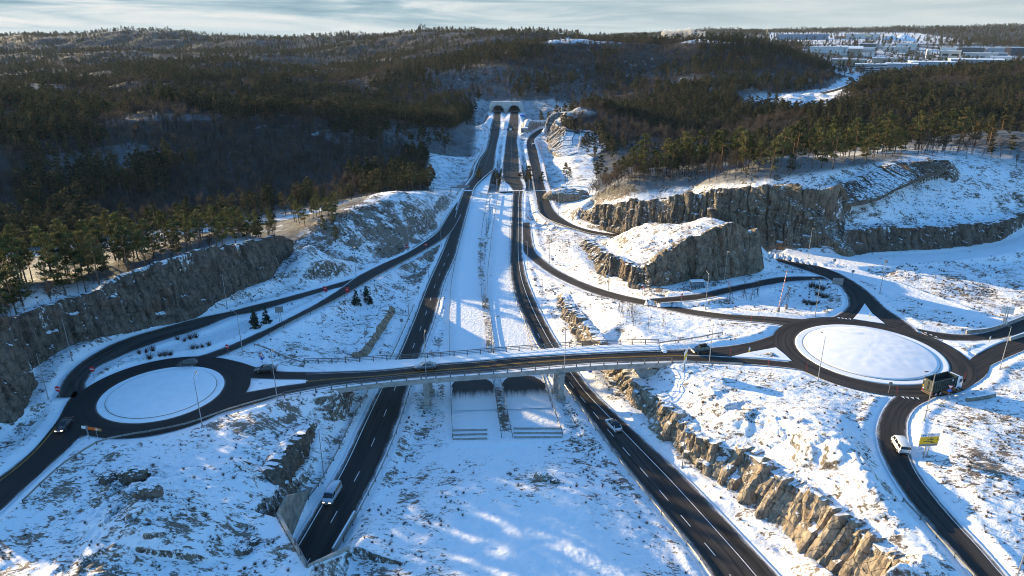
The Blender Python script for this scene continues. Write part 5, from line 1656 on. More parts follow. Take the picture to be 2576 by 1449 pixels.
# ------------------------------------------------------------------ road signs
MAT_RED = M('sign_red', (0.55, 0.02, 0.03), 0.5, var=.08)
MAT_SWHITE = M('sign_white', (0.72, 0.73, 0.72), 0.5, var=.05)
MAT_BLUE = M('sign_blue', (0.02, 0.12, 0.55), 0.5, var=.08)
MAT_SYEL = M('sign_yellow', (0.75, 0.45, 0.01), 0.5, var=.06)
MAT_ORANGE = M('sign_orange', (0.70, 0.12, 0.01), 0.5, var=.06)
MAT_SBACK = M('sign_back_grey', (0.22, 0.23, 0.24), 0.5, metal=.3, var=.12)
MAT_BLACK = M('sign_black', (0.015, 0.015, 0.016), 0.5, var=.1)
MAT_GREEN = M('sign_green', (0.02, 0.3, 0.14), 0.5, var=.1)


def disc_pts(r, n=20): return [(r * math.cos(2 * math.pi * i / n), r * math.sin(2 * math.pi * i / n)) for i in range(n)]


def plate(poly, cz_, y=0.0, th=.03, x=0.0, sc=1.0):
    """upright plate facing -y; poly in (x,z)"""
    b = MB(); n = len(poly)
    vs = [(x + p[0] * sc, y - th / 2, cz_ + p[1] * sc) for p in poly] + [(x + p[0] * sc, y + th / 2, cz_ + p[1] * sc) for p in poly]
    b.add(vs, [tuple(range(n)), tuple(reversed(range(n, 2 * n)))] + [(i, n + i, n + (i + 1) % n, (i + 1) % n) for i in range(n)])
    return b


rect = lambda w, h: [(-w / 2, -h / 2), (w / 2, -h / 2), (w / 2, h / 2), (-w / 2, h / 2)]
tri = lambda r: [(0, -r), (r * .87, r * .5), (-r * .87, r * .5)]


def sign(px, py, rz, label, items, posts=(0,), h=2.6, z=None, cat='road sign', pr=.045, group=None):
    p = hit(px, py) if z is None else at(px, py, z)
    r = empty('road_sign', tuple(p), rz, label, cat, group)
    for x in posts:
        b = MB(); b.tube([(x, .06, -.3), (x, .06, h)], pr, 6); b.build('post', MAT_GALV, r)
    for it in items:
        kind, poly, cz_, y, mat = it[:5]; x = it[5] if len(it) > 5 else 0
        plate(poly, cz_, y, .03, x).build(kind, mat, r)
    return r


def no_entry(px, py, rz, label, s=1.0, z=None):
    return sign(px, py, rz, label, [('sign_face', disc_pts(.42 * s * 1.25), 2.3, 0, MAT_RED), ('white_bar', rect(.8 * s, .19 * s), 2.3, -.035, MAT_SWHITE)], h=2.7, z=z, group='no-entry signs at the ramps')


no_entry(151, 1003, R(-8), 'round no-entry sign at the very left, on the snowy point below the cliff', 1.25)
no_entry(237, 952, R(-8), 'round no-entry sign between the left roundabout and the ramp, opposite another', 1.25)
no_entry(575, 894, R(-20), 'round no-entry sign on the ramp behind the dark hatchback', 1.1)
no_entry(1024, 634, R(-25), 'round no-entry sign at the foot of the grassy bank, far up the left ramp', 1.3)
no_entry(1072, 630, R(-25), 'round no-entry sign on the near side of the far left ramp', 1.3)
no_entry(1714, 761, R(50), 'round no-entry sign leaning in the snow between ramp and bus lane', 1.15)
no_entry(1616, 742, R(50), 'round no-entry sign in the snow in front of the isolated rock', 1.1)
for (px, py, lb) in ((820, 745, 'upper'), (875, 747, 'lower')):
    sign(px, py, R(-20), f'square red warning board at the fork of the left ramps, beside the {lb} lane', [('sign_face', rect(1.35, 1.6), 2.3, 0, MAT_RED), ('symbol', disc_pts(.36), 2.45, -.035, M('sign_pale_red', (.5, .05, .06), .5)), ('white_bar', rect(.6, .12), 2.45, -.055, MAT_SWHITE)], h=3.0, group='red boards at the fork')
sign(706, 810, R(12), 'large grey sign board seen from behind, between the left ramps', [('sign_back', rect(2.1, 1.7), 3.6, 0, MAT_SBACK), ('brace', rect(2.1, .08), 3.95, -.03, MAT_STEEL), ('brace', rect(2.1, .08), 3.25, -.03, MAT_STEEL)], posts=(-.25, .25), h=4.3, pr=.07)
sign(2103, 736, R(-15), 'large grey sign board seen from behind, inside the loop by the dark shrubs', [('sign_back', rect(2.9, 2.1), 3.5, 0, MAT_SBACK), ('brace', rect(2.9, .09), 3.95, -.03, MAT_STEEL), ('brace', rect(2.9, .09), 3.05, -.03, MAT_STEEL)], posts=(-.3, .3), h=4.4, pr=.07)
sign(2524, 822, R(-25), 'white back of a big T-shaped sign board on the far side of the right-hand road', [('sign_back', rect(2.8, 2.0), 4.6, 0, MAT_SWHITE), ('brace', rect(2.8, .09), 5.0, -.03, MAT_STEEL), ('sign_back', rect(1.3, 1.0), 1.2, 0, MAT_SWHITE)], posts=(-.25, .25), h=5.6, pr=.12)
# direction boards
r_ = sign(2327, 1150, R(6), 'yellow, white and grey direction board on the bank right of the white van',
     [('sign_face', rect(3.6, 1.45), 3.5, 0, MAT_SYEL), ('sign_face', rect(3.6, .62), 4.56, 0, MAT_SWHITE), ('sign_face', rect(3.6, .45), 2.53, 0, MAT_SBACK)]
     + [('lettering', rect(w, .1), zz, -.03, MAT_BLACK, x) for (w, zz, x) in ((.9, 3.95, .4), (1.2, 3.62, .2), (1.9, 3.28, -.2), (.9, 2.98, .7))]
     + [('symbol', rect(.28, .3), 4.56, -.03, MAT_BLUE, x) for x in (-1.3, -.9)] + [('lettering', rect(.9, .1), 4.6, -.03, MAT_BLUE, .3), ('arrow', tri(.14), 3.6, -.03, MAT_BLACK, 1.5)],
     posts=(-.3, .3), h=4.9, pr=.1)
sign(1721, 934, R(62), 'white and yellow direction board seen edge-on at the right end of the bridge',
     [('sign_face', rect(3.0, 1.0), 4.85, 0, MAT_SWHITE), ('sign_face', rect(3.0, 1.2), 3.75, 0, MAT_SYEL), ('sign_face', rect(3.0, 1.0), 2.65, 0, MAT_SWHITE)], posts=(-.3, .3), h=5.2, pr=.1)
# finger posts at the left roundabout
sign(230, 1107, R(-12), 'orange and white pointed direction sign on two posts beside the left roundabout',
     [('sign_face', [(-.2, -.32), (2.6, -.32), (2.9, 0), (2.6, .32), (-.2, .32)], 2.55, 0, MAT_ORANGE), ('symbol', rect(.5, .35), 2.55, -.035, MAT_SWHITE, 1.75), ('symbol', rect(.5, .35), 2.55, -.035, MAT_GREEN, 2.4), ('sign_face', rect(.9, .6), 2.62, 0, MAT_SWHITE, -1.1), ('sign_face', rect(.6, .6), 2.75, .03, MAT_SBACK, -.45)],
     posts=(-.6, -.4, 1.5), h=2.7)
for px, py, rz, lb in ((661, 920, -10, 'give-way triangle above a blue disc beside the left roundabout exit, by the black car'), (2384, 1002, -20, 'give-way triangle above a blue disc in front of the truck')):
    sign(px, py, R(rz), lb, [('sign_face', tri(.62), 2.75, 0, MAT_RED), ('symbol', tri(.40), 2.76, -.035, MAT_SWHITE), ('blue_disc', disc_pts(.36), 1.8, 0, MAT_BLUE)], h=3.1, group='give-way signs')
for px, py, rz, lb in ((2235, 990, 5, 'round grey sign back on the snowy point left of the truck'), (1053, 740, 0, 'round grey sign back on the snow left of the left carriageway'), (922, 740, 0, 'round grey sign back between the forking left ramps'), (2143, 700, 0, 'small round sign back near the bend behind the loop')):
    sign(px, py, R(rz), lb, [('sign_back', disc_pts(.5), 2.3, 0, MAT_SBACK)], h=2.8)
for px, py, rz, lb in ((1011, 825, 0, 'small square grey sign back left of the left carriageway near the broken rock edge'), (1390, 668, 0, 'small square grey sign back above the sunlit ramp curve'), (1346, 720, 0, 'small square grey sign back in the tip between right carriageway and ramp'), (1781, 782, 40, 'small dark sign seen edge-on beside the lamp by the bus lane'), (2097, 672, 0, 'small dark sign at the fork near the tall rock wall'), (2226, 676, 0, 'small dark sign by the start of the snow-covered path'), (1484, 955, 0, 'small blue sign under the right end of the bridge')):
    sign(px, py, R(rz), lb, [('sign_back', rect(.95, .95), 2.4, 0, MAT_BLUE if 'blue' in lb else MAT_SBACK)], h=2.9)
for px, py, lb in ((1884, 890, 'traffic island left of the big roundabout'), (2488, 862, 'traffic island right of the big roundabout'), (2187, 800, 'traffic island behind the big roundabout'), (2079, 794, 'snow at the tip of the loop')):
    sign(px, py, R(0), f'small white and yellow keep-right marker on the {lb}', [('sign_face', rect(.36, .7), 1.3, 0, MAT_SWHITE), ('sign_face', rect(.36, .3), .75, 0, MAT_SYEL)], h=1.7, group='island markers')

# snow poles, thin and red
_sp = MB(); _sp.tube([(0, 0, -.2), (0, 0, 2.0)], .018, 5); SP_ME = _sp.mesh('snow_pole'); SP_ME.materials.append(MAT_RED)
for px, py, lb in ((2282, 1235, 'bend where the roadside guardrail begins, bottom right'), (1890, 813, 'ramp end left of the big roundabout'), (1921, 814, 'ramp end, next to the roundabout'), (1932, 925, 'edge below the left traffic island'), (2029, 935, 'edge in front of the big roundabout'), (2256, 992, 'snowy point left of the truck'), (2424, 958, 'corner right of the truck'), (1837, 895, 'tip of the left traffic island')):
    p = hit(px, py)
    o = bpy.data.objects.new('snow_pole', SP_ME); COL.objects.link(o); o.location = tuple(p); o.rotation_euler = (R(random.uniform(-6, 6)), R(random.uniform(-6, 6)), 0)
    tag(o, 'thin red snow pole at the ' + lb, 'snow pole', 'red snow poles')
# dark marker stakes by the left roads
for px, py, lb in ((430, 795, 'upper'), (350, 905, 'middle'), (545, 890, 'right'), (297, 850, 'left')):
    pass

# ------------------------------------------------------------------ gantries over the far carriageways
def gantry(Y, x0, x1, h, label, panels, one=False):
    r = empty('sign_gantry', ((x0 + x1) / 2, Y, 0), 0, label, 'gantry')
    for x in ((x0,) if one else (x0, x1)):
        b = MB(); b.box((x, Y, h / 2 - 3), (.5, .5, h + 6)); under(b.build('post', MAT_STEEL), r)
    b = MB()
    for dzz in (0, .8):
        b.tube([(x0, Y, h + dzz), (x1, Y, h + dzz)], .11, 5)
    for i in range(int((x1 - x0) / 1.4)):
        b.tube([(x0 + i * 1.4, Y, h + (.8 if i % 2 else 0)), (x0 + (i + 1) * 1.4, Y, h + (0 if i % 2 else .8))], .06, 4)
    under(b.build('truss', MAT_DARKSTEEL), r)
    for x, w, hh, mat in panels:
        b = MB(); b.box((x, Y - .25, h + .4), (w, .2, hh)); under(b.build('panel', mat), r)
    return r


w0 = at(1135, 500, 0)
gantry(w0[1], w0[0], at(1183, 500, 0)[0], 6.0, 'sign gantry reaching over the left carriageway before the viaduct', [(at(1166, 500, 0)[0], 6.5, 1.7, MAT_SBACK)], True)
w1 = at(1250, 345, 0)
gantry(w1[1], at(1228, 345, 0)[0], at(1311, 345, 0)[0], 6.0, 'signal gantry spanning both carriageways in front of the tunnel', [(at(x, 345, 0)[0], w, 1.5, m) for x, w, m in ((1239, 1.4, MAT_BLACK), (1248, 1.4, MAT_BLACK), (1278, 1.4, MAT_BLACK), (1284, 4.5, MAT_SWHITE), (1290, 1.4, MAT_BLACK))])
w2 = at(1290, 478, 0)
gantry(w2[1], at(1250, 478, 0)[0], at(1331, 478, 0)[0], 6.2, 'thin steel gantry frame over the right carriageway on the viaduct', [])
for px, py, lb in ((1238, 296, 'left lane, left carriageway'), (1253, 297, 'right lane, left carriageway')):
    pass

# ------------------------------------------------------------------ raised boom barrier behind the roundabout
def boom():
    p = hit(1957, 785); q = hit(1977, 777)
    r = empty('boom_barrier', tuple(p), 0, 'raised striped boom barrier with black lattice frame inside the loop behind the big roundabout', 'barrier')
    b = MB(); b.box((0, 0, .6), (.7, .6, 1.3)); b.build('cabinet', MAT_SBACK, r)
    b = MB(); b.box((q[0] - p[0], q[1] - p[1], .6 + q[2] - p[2]), (.7, .6, 1.3)); b.build('cabinet', MAT_SBACK, r)
    n = 22; L_ = 11.0; dirv = Vector((.10, .05, 1)).normalized()
    for nm, mats, par in (('boom_white', MAT_SWHITE, 0), ('boom_orange', MAT_ORANGE, 1)):
        b = MB()
        for i in range(n):
            if (i % 2) == par: b.tube([tuple(Vector((0, 0, 1.0)) + dirv * (L_ * i / n)), tuple(Vector((0, 0, 1.0)) + dirv * (L_ * (i + 1) / n))], .11, 6)
        b.build(nm, mats, r)
    # lattice frame leaning back from the second cabinet
    c = Vector((q[0] - p[0], q[1] - p[1], q[2] - p[2] + .9))
    b = MB()
    for base, tip in ((c, c + Vector((.5, .3, 5.6))), (Vector((.1, 0, 1.2)), c + Vector((.4, .3, 5.4)))):
        d = tip - base; side = Vector((.28, 0, 0))
        b.tube([tuple(base - side), tuple(tip - side * .6)], .06, 5); b.tube([tuple(base + side), tuple(tip + side * .6)], .06, 5)
        for i in range(8):
            s0, s1 = (-1, 1) if i % 2 else (1, -1)
            b.tube([tuple(base + d * (i / 8) + side * s0), tuple(base + d * ((i + 1) / 8) + side * s1)], .045, 4)
    b.build('lattice_frame', MAT_BLACK, r)


boom()

# ------------------------------------------------------------------ bus shelter
def shelter():
    p = hit(1752, 727)
    r = empty('bus_shelter', tuple(p), R(8), 'small glass bus shelter with a snowy roof in front of the shaded rock face', 'bus shelter')
    b = MB()
    for x in (-1.9, -.65, .65, 1.9):
        for y in (-.7, .7): b.box((x, y, 1.2), (.09, .09, 2.5))
    b.box((0, -.7, 2.42), (3.9, .09, .12)); b.box((0, .7, 2.42), (3.9, .09, .12)); b.box((0, .7, .35), (3.9, .07, .09))
    b.build('frame', MAT_BLACK, r)
    g = NT('shelter_glass'); g.set((.45, .55, .6), .08); g.b.inputs['Transmission Weight'].default_value = .8
    b = MB(); b.box((0, .7, 1.4), (3.8, .03, 1.9)); b.box((-1.9, 0, 1.4), (.03, 1.3, 1.9)); b.box((1.9, 0, 1.4), (.03, 1.3, 1.9)); b.build('glass_panel', g.m, r)
    b = MB(); b.box((0, 0, 2.54), (4.4, 2.0, .12)); ro = b.build('roof', MAT_BLACK, r)
    b = MB(); b.box((0, 0, 2.68), (4.36, 1.96, .16)); b.build('snow_cover', MAT_SNOW, ro)
    b = MB(); b.box((0, .45, .45), (2.6, .4, .06)); b.box((-1.1, .45, .22), (.08, .3, .45)); b.box((1.1, .45, .22), (.08, .3, .45)); b.build('bench', MAT_SBACK, r)
    q = MB(); q.tube([(2.35, -.4, 0), (2.35, -.4, .9)], .22, 10); o = q.build('litter_bin', MAT_BLACK)
    o.location = tuple(p); o.rotation_euler = (0, 0, R(8)); tag(o, 'dark round litter bin at the right end of the bus shelter', 'litter bin')


shelter()

# ------------------------------------------------------------------ vehicles
PAINT = {}


def paint(name, c, rough=.3, metal=.2):
    if name not in PAINT:
        t = NT(name); tc = t.n('ShaderNodeTexCoord')
        n = t.noise(tc.outputs['Object'], 2.2, 4, .6)
        low = t.n('ShaderNodeSeparateXYZ'); t.l(tc.outputs['Object'], low.inputs[0])
        d = t.math('MULTIPLY', t.ss(low.outputs['Z'], .75, .3), t.ss(n, .3, .7, .05, .35))   # road salt on the sills
        t.set(t.mix(d, c, (.20, .19, .18)), rough, metal, .5)
        t.b.inputs['Coat Weight'].default_value = .6; t.b.inputs['Coat Roughness'].default_value = .08
        PAINT[name] = t.m
    return PAINT[name]


MAT_CGLASS = M('car_glass', (0.012, 0.016, 0.02), 0.08, var=.05, spec=.6)
MAT_TYRE = M('tyre_rubber', (0.012, 0.012, 0.012), 0.9, var=.1)
MAT_RIM = M('alloy_rim', (0.35, 0.35, 0.36), 0.35, metal=.8, var=.1)
MAT_HLON = M('headlight_on', (1, .9, .7), .3, emit=(1.0, .80, .5), estr=2.2)
MAT_HLOFF = M('headlight_off', (.55, .58, .6), .1)
MAT_TAIL = M('taillight', (.4, .01, .015), .25)
MAT_PLATE = M('number_plate', (.6, .6, .58), .5)
MAT_TRIM = M('black_trim', (.02, .02, .022), .6)


def wheels(r, L_, W, axles, rad):
    for x in axles:
        for s in (-1, 1):
            n = 16; y0 = s * (W / 2 - .20); y1 = s * (W / 2 + .015)
            b = MB(); b.tube([(x, y0, rad), (x, y1, rad)], rad, n)
            w = b.build('wheel', MAT_TYRE, r)
            b = MB(); b.tube([(x, y1 - s * .02, rad), (x, y1 + s * .015, rad)], rad * .66, 10); b.build('rim', MAT_RIM, w)


def car(px0, px1, z, kind, col, label, lights=False, L_=None, roofbox=False, black_roof=False, cat='car'):
    """px0: ground point under the front, px1: under the rear"""
    f, b_ = at(*px0, z), at(*px1, z)
    c = (f + b_) / 2; a = math.atan2(f[1] - b_[1], f[0] - b_[0])
    S = dict(sedan=(4.75, 1.84, 1.44), hatch=(4.2, 1.78, 1.55), suv=(4.75, 1.92, 1.66), van=(5.2, 1.98, 2.0))[kind]
    L, W, H = S
    if L_: L = L_
    r = empty({'sedan': 'car', 'hatch': 'car', 'suv': 'car', 'van': 'van'}[kind], (c[0], c[1], z + .07), a, label, cat, 'vehicles on the roads')
    h = W / 2; belt = {'sedan': .93, 'hatch': .98, 'suv': 1.06, 'van': 1.12}[kind]
    zl = .24
    if kind == 'sedan': prof = [(L / 2, .64, .80), (L / 2 - .18, .72, .92), (L / 2 - 1.0, .86, .99), (.75, belt, 1.0), (-1.2, belt + .02, 1.0), (-L / 2 + .25, belt, .95), (-L / 2, .80, .84)]
    elif kind == 'hatch': prof = [(L / 2, .66, .80), (L / 2 - .15, .78, .93), (L / 2 - .85, .92, .99), (.8, belt, 1.0), (-1.2, belt + .02, 1.0), (-L / 2 + .12, belt, .95), (-L / 2, .9, .88)]
    elif kind == 'suv': prof = [(L / 2, .72, .80), (L / 2 - .15, .88, .94), (L / 2 - .95, 1.0, .99), (.85, belt, 1.0), (-1.3, belt + .03, 1.0), (-L / 2 + .12, belt, .96), (-L / 2, .95, .88)]
    else: prof = [(L / 2, .78, .84), (L / 2 - .12, .95, .95), (L / 2 - .75, belt, 1.0), (.8, belt + .02, 1.0), (-1.3, belt + .02, 1.0), (-L / 2 + .08, belt, .99), (-L / 2, belt, .95)]
    b = MB(); rings = []
    for x, zt, k in prof:
        w = h * k
        rings.append([(x, -w * .90, zl), (x, -w, zl + .14), (x, -w, zt - .2), (x, -w * .93, zt), (x, w * .93, zt), (x, w, zt - .2), (x, w, zl + .14), (x, w * .90, zl)])
    b.loft(rings)
    body = b.build('body', paint(label, col), r, True)
    bv = body.modifiers.new('bevel', 'BEVEL'); bv.width = .04; bv.segments = 2; bv.limit_method = 'ANGLE'
    # greenhouse: glass block and roof skin
    gh = {'sedan': (1.15, .35, -.95, -1.85), 'hatch': (1.25, .55, -1.45, -1.95), 'suv': (1.35, .6, -1.5, -2.15), 'van': (1.95, 1.25, -2.45, -2.52)}[kind]
    x0, x1, x2, x3 = gh
    wb, wt = h * .90, h * (.70 if kind != 'van' else .84)
    def lvl(t, grow=0.0):
        zz = belt - .03 + (H - .05 - belt + .03) * t
        xa = x0 + (x1 - x0) * t; xb = x3 + (x2 - x3) * t; w = wb + (wt - wb) * t
        return [(xa + grow, -w - grow, zz), (xa + grow, w + grow, zz), (xb - grow, w + grow, zz), (xb - grow, -w - grow, zz)]
    if kind == 'van':
        g = MB(); g.loft([lvl(0), lvl(.96)]); up = g.build('upper_body', paint(label, col), r)
        w1, w0 = lvl(.88, .012), lvl(.10, .012)
        q = MB(); q.add([w0[0], w0[1], w1[1], w1[0]], [(0, 1, 2, 3)]); q.build('windscreen', MAT_CGLASS, r)
        q = MB(); w1b, w0b = lvl(.85, .012), lvl(.25, .012)
        q.add([w0b[3], w0b[2], w1b[2], w1b[3]], [(0, 1, 2, 3)]); q.build('rear_window', MAT_CGLASS, r)
        for i, j in ((0, 3), (1, 2)):
            A, B, Cc, D = (Vector(v) for v in (w0[i], w0[j], w1[j], w1[i]))
            for t0, t1 in ((.06, .26), (.30, .60), (.64, .93)):
                if t0 > .1 and kind == 'van' and 'printed' in label: continue
                q = MB(); q.add([tuple(A.lerp(B, t0)), tuple(A.lerp(B, t1)), tuple(D.lerp(Cc, t1)), tuple(D.lerp(Cc, t0))], [(0, 1, 2, 3)]); q.build('side_window', MAT_CGLASS, r)
            if 'printed' in label:
                t = NT('printed_side'); tc = t.n('ShaderNodeTexCoord')
                n = t.noise(t.mapping(tc.outputs['Object'], (1.2, 1, .6)), 1.6, 3)
                t.set(t.mix(t.ss(n, .4, .6), (.30, .16, .09), (.12, .15, .09)), .5)
                q = MB(); q.add([tuple(A.lerp(B, .32)), tuple(A.lerp(B, .97)), tuple(D.lerp(Cc, .97)), tuple(D.lerp(Cc, .32))], [(0, 1, 2, 3)]); q.build('printed_panel', t.m, r)
    else:
        g = MB(); g.loft([lvl(0), lvl(.95)]); g.build('windows', MAT_CGLASS, r)
        p0, p1 = lvl(0, .015), lvl(.97, .015)
        pm = MB()
        for i in range(4): pm.tube([p0[i], p1[i]], .05, 5)
        for t in (.48,):
            for i, j in ((0, 3), (1, 2)):
                pm.tube([tuple(Vector(p0[i]).lerp(Vector(p0[j]), t)), tuple(Vector(p1[i]).lerp(Vector(p1[j]), t))], .035, 5)
        pm.build('pillars', paint(label, col), r)
    top = lvl(.95, .02)
    rm = MB(); z1 = H
    inner = [(v[0] * .93 + .07 * (x1 + x2) / 2, v[1] * .82, z1) for v in top]
    rm.loft([top, inner]); rm.build('roof', (MAT_CGLASS if black_roof else paint(label, col)), r, True)
    wheels(r, L, W, (L / 2 - .88, -L / 2 + .85), .335 if kind != 'suv' else .37)
    fx, fz, fk = prof[0]
    for s in (-1, 1):
        q = MB(); q.box((L / 2 - .07, s * h * .60, fz - .10), (.2, .36, .13)); q.build('headlight', MAT_HLON if lights else MAT_HLOFF, r)
        q = MB(); q.box((-L / 2 + .04, s * h * .66, (1.05 if kind == 'van' else .80)), (.16, .3 if kind != 'van' else .16, .16 if kind != 'van' else .45)); q.build('taillight', MAT_TAIL, r)
        q = MB(); q.box((x0 - .25, s * (h + .06), belt + .03), (.16, .2, .13)); q.build('wing_mirror', paint(label, col), r)
    q = MB(); q.box((L / 2 - .01, 0, .42), (.08, W * .8, .22)); q.box((-L / 2 + .01, 0, .42), (.08, W * .8, .2)); q.build('bumper', MAT_TRIM, r)
    q = MB(); q.box((-L / 2 - .03, 0, .62), (.03, .5, .11)); q.box((L / 2 + .04, 0, .45), (.03, .5, .11)); q.build('number_plate', MAT_PLATE, r)
    if roofbox:
        q = MB(); q.loft([[(1.0, -.1, H + .12), (1.0, .1, H + .12), (1.0, .1, H + .2), (1.0, -.1, H + .2)], [(.6, -.42, H + .1), (.6, .42, H + .1), (.6, .36, H + .36), (.6, -.36, H + .36)], [(-1.1, -.42, H + .1), (-1.1, .42, H + .1), (-1.1, .36, H + .42), (-1.1, -.36, H + .42)], [(-1.25, -.35, H + .12), (-1.25, .35, H + .12), (-1.25, .3, H + .34), (-1.25, -.3, H + .34)]])
        q.build('roof_box', MAT_TRIM, r, True)
        q = MB(); q.box((.3, 0, H + .05), (.06, 1.2, .08)); q.box((-.8, 0, H + .05), (.06, 1.2, .08)); q.build('roof_rack', MAT_TRIM, r)
    return r


car((150, 1090), (177, 1060), 8, 'sedan', (.012, .012, .014), 'black saloon car with headlights on, driving out at the lower left', True)
car((453, 921), (493, 919), 8, 'hatch', (.02, .035, .04), 'dark hatchback car at the top of the left roundabout island')
car((647, 936), (690, 933), 8, 'sedan', (.010, .010, .012), 'black low car entering the left roundabout below the give-way sign')
car((1047, 929), (1094, 925), 8.05, 'sedan', (.12, .16, .20), 'silver-blue saloon car in the middle of the bridge')
car((1745, 889), (1783, 884), 8.05, 'suv', (.014, .018, .018), 'dark estate car with a black roof box at the right end of the bridge', True, roofbox=True)
car((1531, 1063), (1555, 1089), 0.07, 'suv', (.70, .72, .74), 'white car with a black glass roof on the right carriageway', black_roof=True)
car((822, 1274), (850, 1229), 0.07, 'van', (.42, .45, .50), 'silver van with printed brown sides and headlights on, on the left carriageway', True, cat='van')
car((2254, 1113), (2273, 1144), 8.03, 'van', (.74, .74, .72), 'white van on the curved road below the big roundabout', cat='van', L_=4.7)
car((1206, 424), (1211, 415), 0.07, 'hatch', (.02, .015, .02), 'small dark car far up the left carriageway before the tunnel')
car((1293, 312), (1293, 318), 0.07, 'hatch', (.02, .02, .025), 'tiny dark car far up the right carriageway near the tunnel')


def truck():
    f, b_ = at(2397, 976, 8.06), at(2336, 992, 8.06)
    c = (f + b_) / 2; a = math.atan2(f[1] - b_[1], f[0] - b_[0]); 
    r = empty('truck', (c[0], c[1], 8.07), a, 'truck with white cab and dark green open container on the big roundabout', 'truck', 'vehicles on the roads')
    L, W = 9.2, 2.5
    cab = MB()
    prof = [(L / 2 - 1.9, 1.0, 3.3), (L / 2 - 1.2, 1.0, 3.45), (L / 2 - .35, .97, 3.1), (L / 2 - .05, .95, 2.1), (L / 2, .93, 1.2)]
    cab.loft([[(x, -1.2 * k, .55), (x, -1.2 * k, zt - .15), (x, -1.1 * k, zt), (x, 1.1 * k, zt), (x, 1.2 * k, zt - .15), (x, 1.2 * k, .55)] for x, k, zt in prof])
    cb = cab.build('cab', paint('white_cab', (.72, .73, .74)), r)
    b = MB(); b.add([(L / 2 - .02, -1.0, 2.05), (L / 2 - .02, 1.0, 2.05), (L / 2 - .31, .95, 3.0), (L / 2 - .31, -.95, 3.0)], [(0, 1, 2, 3)]); b.build('windscreen', MAT_CGLASS, cb)
    for s in (-1, 1):
        b = MB(); b.add([(L / 2 - .35, s * 1.215, 1.95), (L / 2 - 1.25, s * 1.215, 1.95), (L / 2 - 1.25, s * 1.215, 2.75), (L / 2 - .5, s * 1.215, 2.75)], [(0, 1, 2, 3)]); b.build('side_window', MAT_CGLASS, cb)
        b = MB(); b.box((L / 2 + .05, s * 1.45, 2.4), (.14, .3, .7)); b.build('wing_mirror', MAT_TRIM, cb)
        b = MB(); b.box((L / 2 - .02, s * .95, .9), (.1, .35, .2)); b.build('headlight', MAT_HLOFF, cb)
        b = MB(); b.box((-L / 2 + .03, s * 1.0, .95), (.08, .4, .16)); b.build('taillight', MAT_TAIL, r)
    b = MB(); b.box((-.6, .45, .85), (L - 1.4, .14, .28)); b.box((-.6, -.45, .85), (L - 1.4, .14, .28)); b.box((-L / 2 + .2, 0, .85), (.3, 2.3, .2)); b.box((-L / 2 + .05, 0, .55), (.12, 2.4, .16))
    b.box((.6, 1.0, .75), (1.4, .5, .6)); b.box((.6, -1.0, .75), (1.4, .5, .6))
    b.build('chassis', M('dusty_chassis', (.16, .13, .10), .8), r)
    MG = M('container_green', (.035, .05, .045), .55, metal=.2, var=.25, vscale=1.5)
    b = MB(); xb, xf, z0, z1 = -L / 2 + .15, L / 2 - 2.1, 1.15, 3.55; t = .1
    b.box(((xb + xf) / 2, 0, z0), (xf - xb, 2.4, .12))
    for s in (-1, 1):
        b.box(((xb + xf) / 2, s * 1.2, (z0 + z1) / 2), (xf - xb, t, z1 - z0)); b.box(((xb + xf) / 2, s * 1.22, z1), (xf - xb + .1, .2, .14)); b.box(((xb + xf) / 2, s * 1.22, z0 + .1), (xf - xb + .1, .2, .16))
        for i in range(11): b.box((xb + .15 + i * (xf - xb - .3) / 10, s * 1.29, (z0 + z1) / 2), (.12, .12, z1 - z0 - .1))
    b.box((xf, 0, (z0 + z1) / 2), (t, 2.4, z1 - z0)); b.box((xf, 0, z1), (.2, 2.5, .14))
    ct = b.build('container', MG, r)
    b = MB(); b.box((xb, .6, (z0 + z1) / 2), (t, 1.16, z1 - z0)); b.box((xb, -.6, (z0 + z1) / 2), (t, 1.16, z1 - z0)); b.box((xb, 0, z1), (.2, 2.5, .14))
    for y in (-1.1, -.1, .1, 1.1): b.box((xb - .08, y, (z0 + z1) / 2), (.08, .08, z1 - z0 - .2))
    d = b.build('container_door', M('container_door', (.07, .075, .06), .6, var=.3, vscale=2), r)
    for y, zz, m in ((1.0, 3.2, MAT_SWHITE), (1.05, 1.9, MAT_SYEL), (-1.05, 1.8, MAT_SYEL), (.9, 1.35, MAT_SWHITE)):
        q = MB(); q.box((xb - .07, y, zz), (.03, .3, .35)); q.build('marker_plate', m, d)
    q = MB(); q.box((.9, -1.37, 3.1), (.3, .03, .45)); q.build('marker_plate', MAT_SWHITE, ct)
    q = MB(); q.box((-.8, 0, 2.4), (xf - xb - .4, 2.2, .3)); q.build('load', M('dark_load', (.02, .02, .02), .9), r)
    wheels(r, L, W, (L / 2 - 1.2, -L / 2 + 2.6, -L / 2 + 1.25), .5)


truck()


def far_lorry():
    p = at(1342, 372, .8); q = at(1341, 366, .8)
    r = empty('truck', tuple(p), math.atan2(q[1] - p[1], q[0] - p[0]), 'small box lorry seen from behind on the far sunlit ramp', 'truck', 'vehicles on the roads')
    b = MB(); b.box((-.8, 0, 2.0), (5.2, 2.4, 2.7)); b.build('cargo_box', M('grey_box', (.30, .31, .33), .5), r)
    b = MB(); b.box((-3.42, 0, 2.0), (.05, 2.1, 2.4)); b.build('rear_door', M('dark_door', (.05, .05, .055), .6), r)
    b = MB(); b.loft([[(1.9, -1.1, .5), (1.9, 1.1, .5), (1.9, 1.1, 2.6), (1.9, -1.1, 2.6)], [(3.2, -1.05, .5), (3.2, 1.05, .5), (3.2, 1.0, 2.2), (3.2, -1.0, 2.2)]]); b.build('cab', MAT_SWHITE, r)
    wheels(r, 7, 2.4, (2.4, -2.2), .45)


far_lorry()

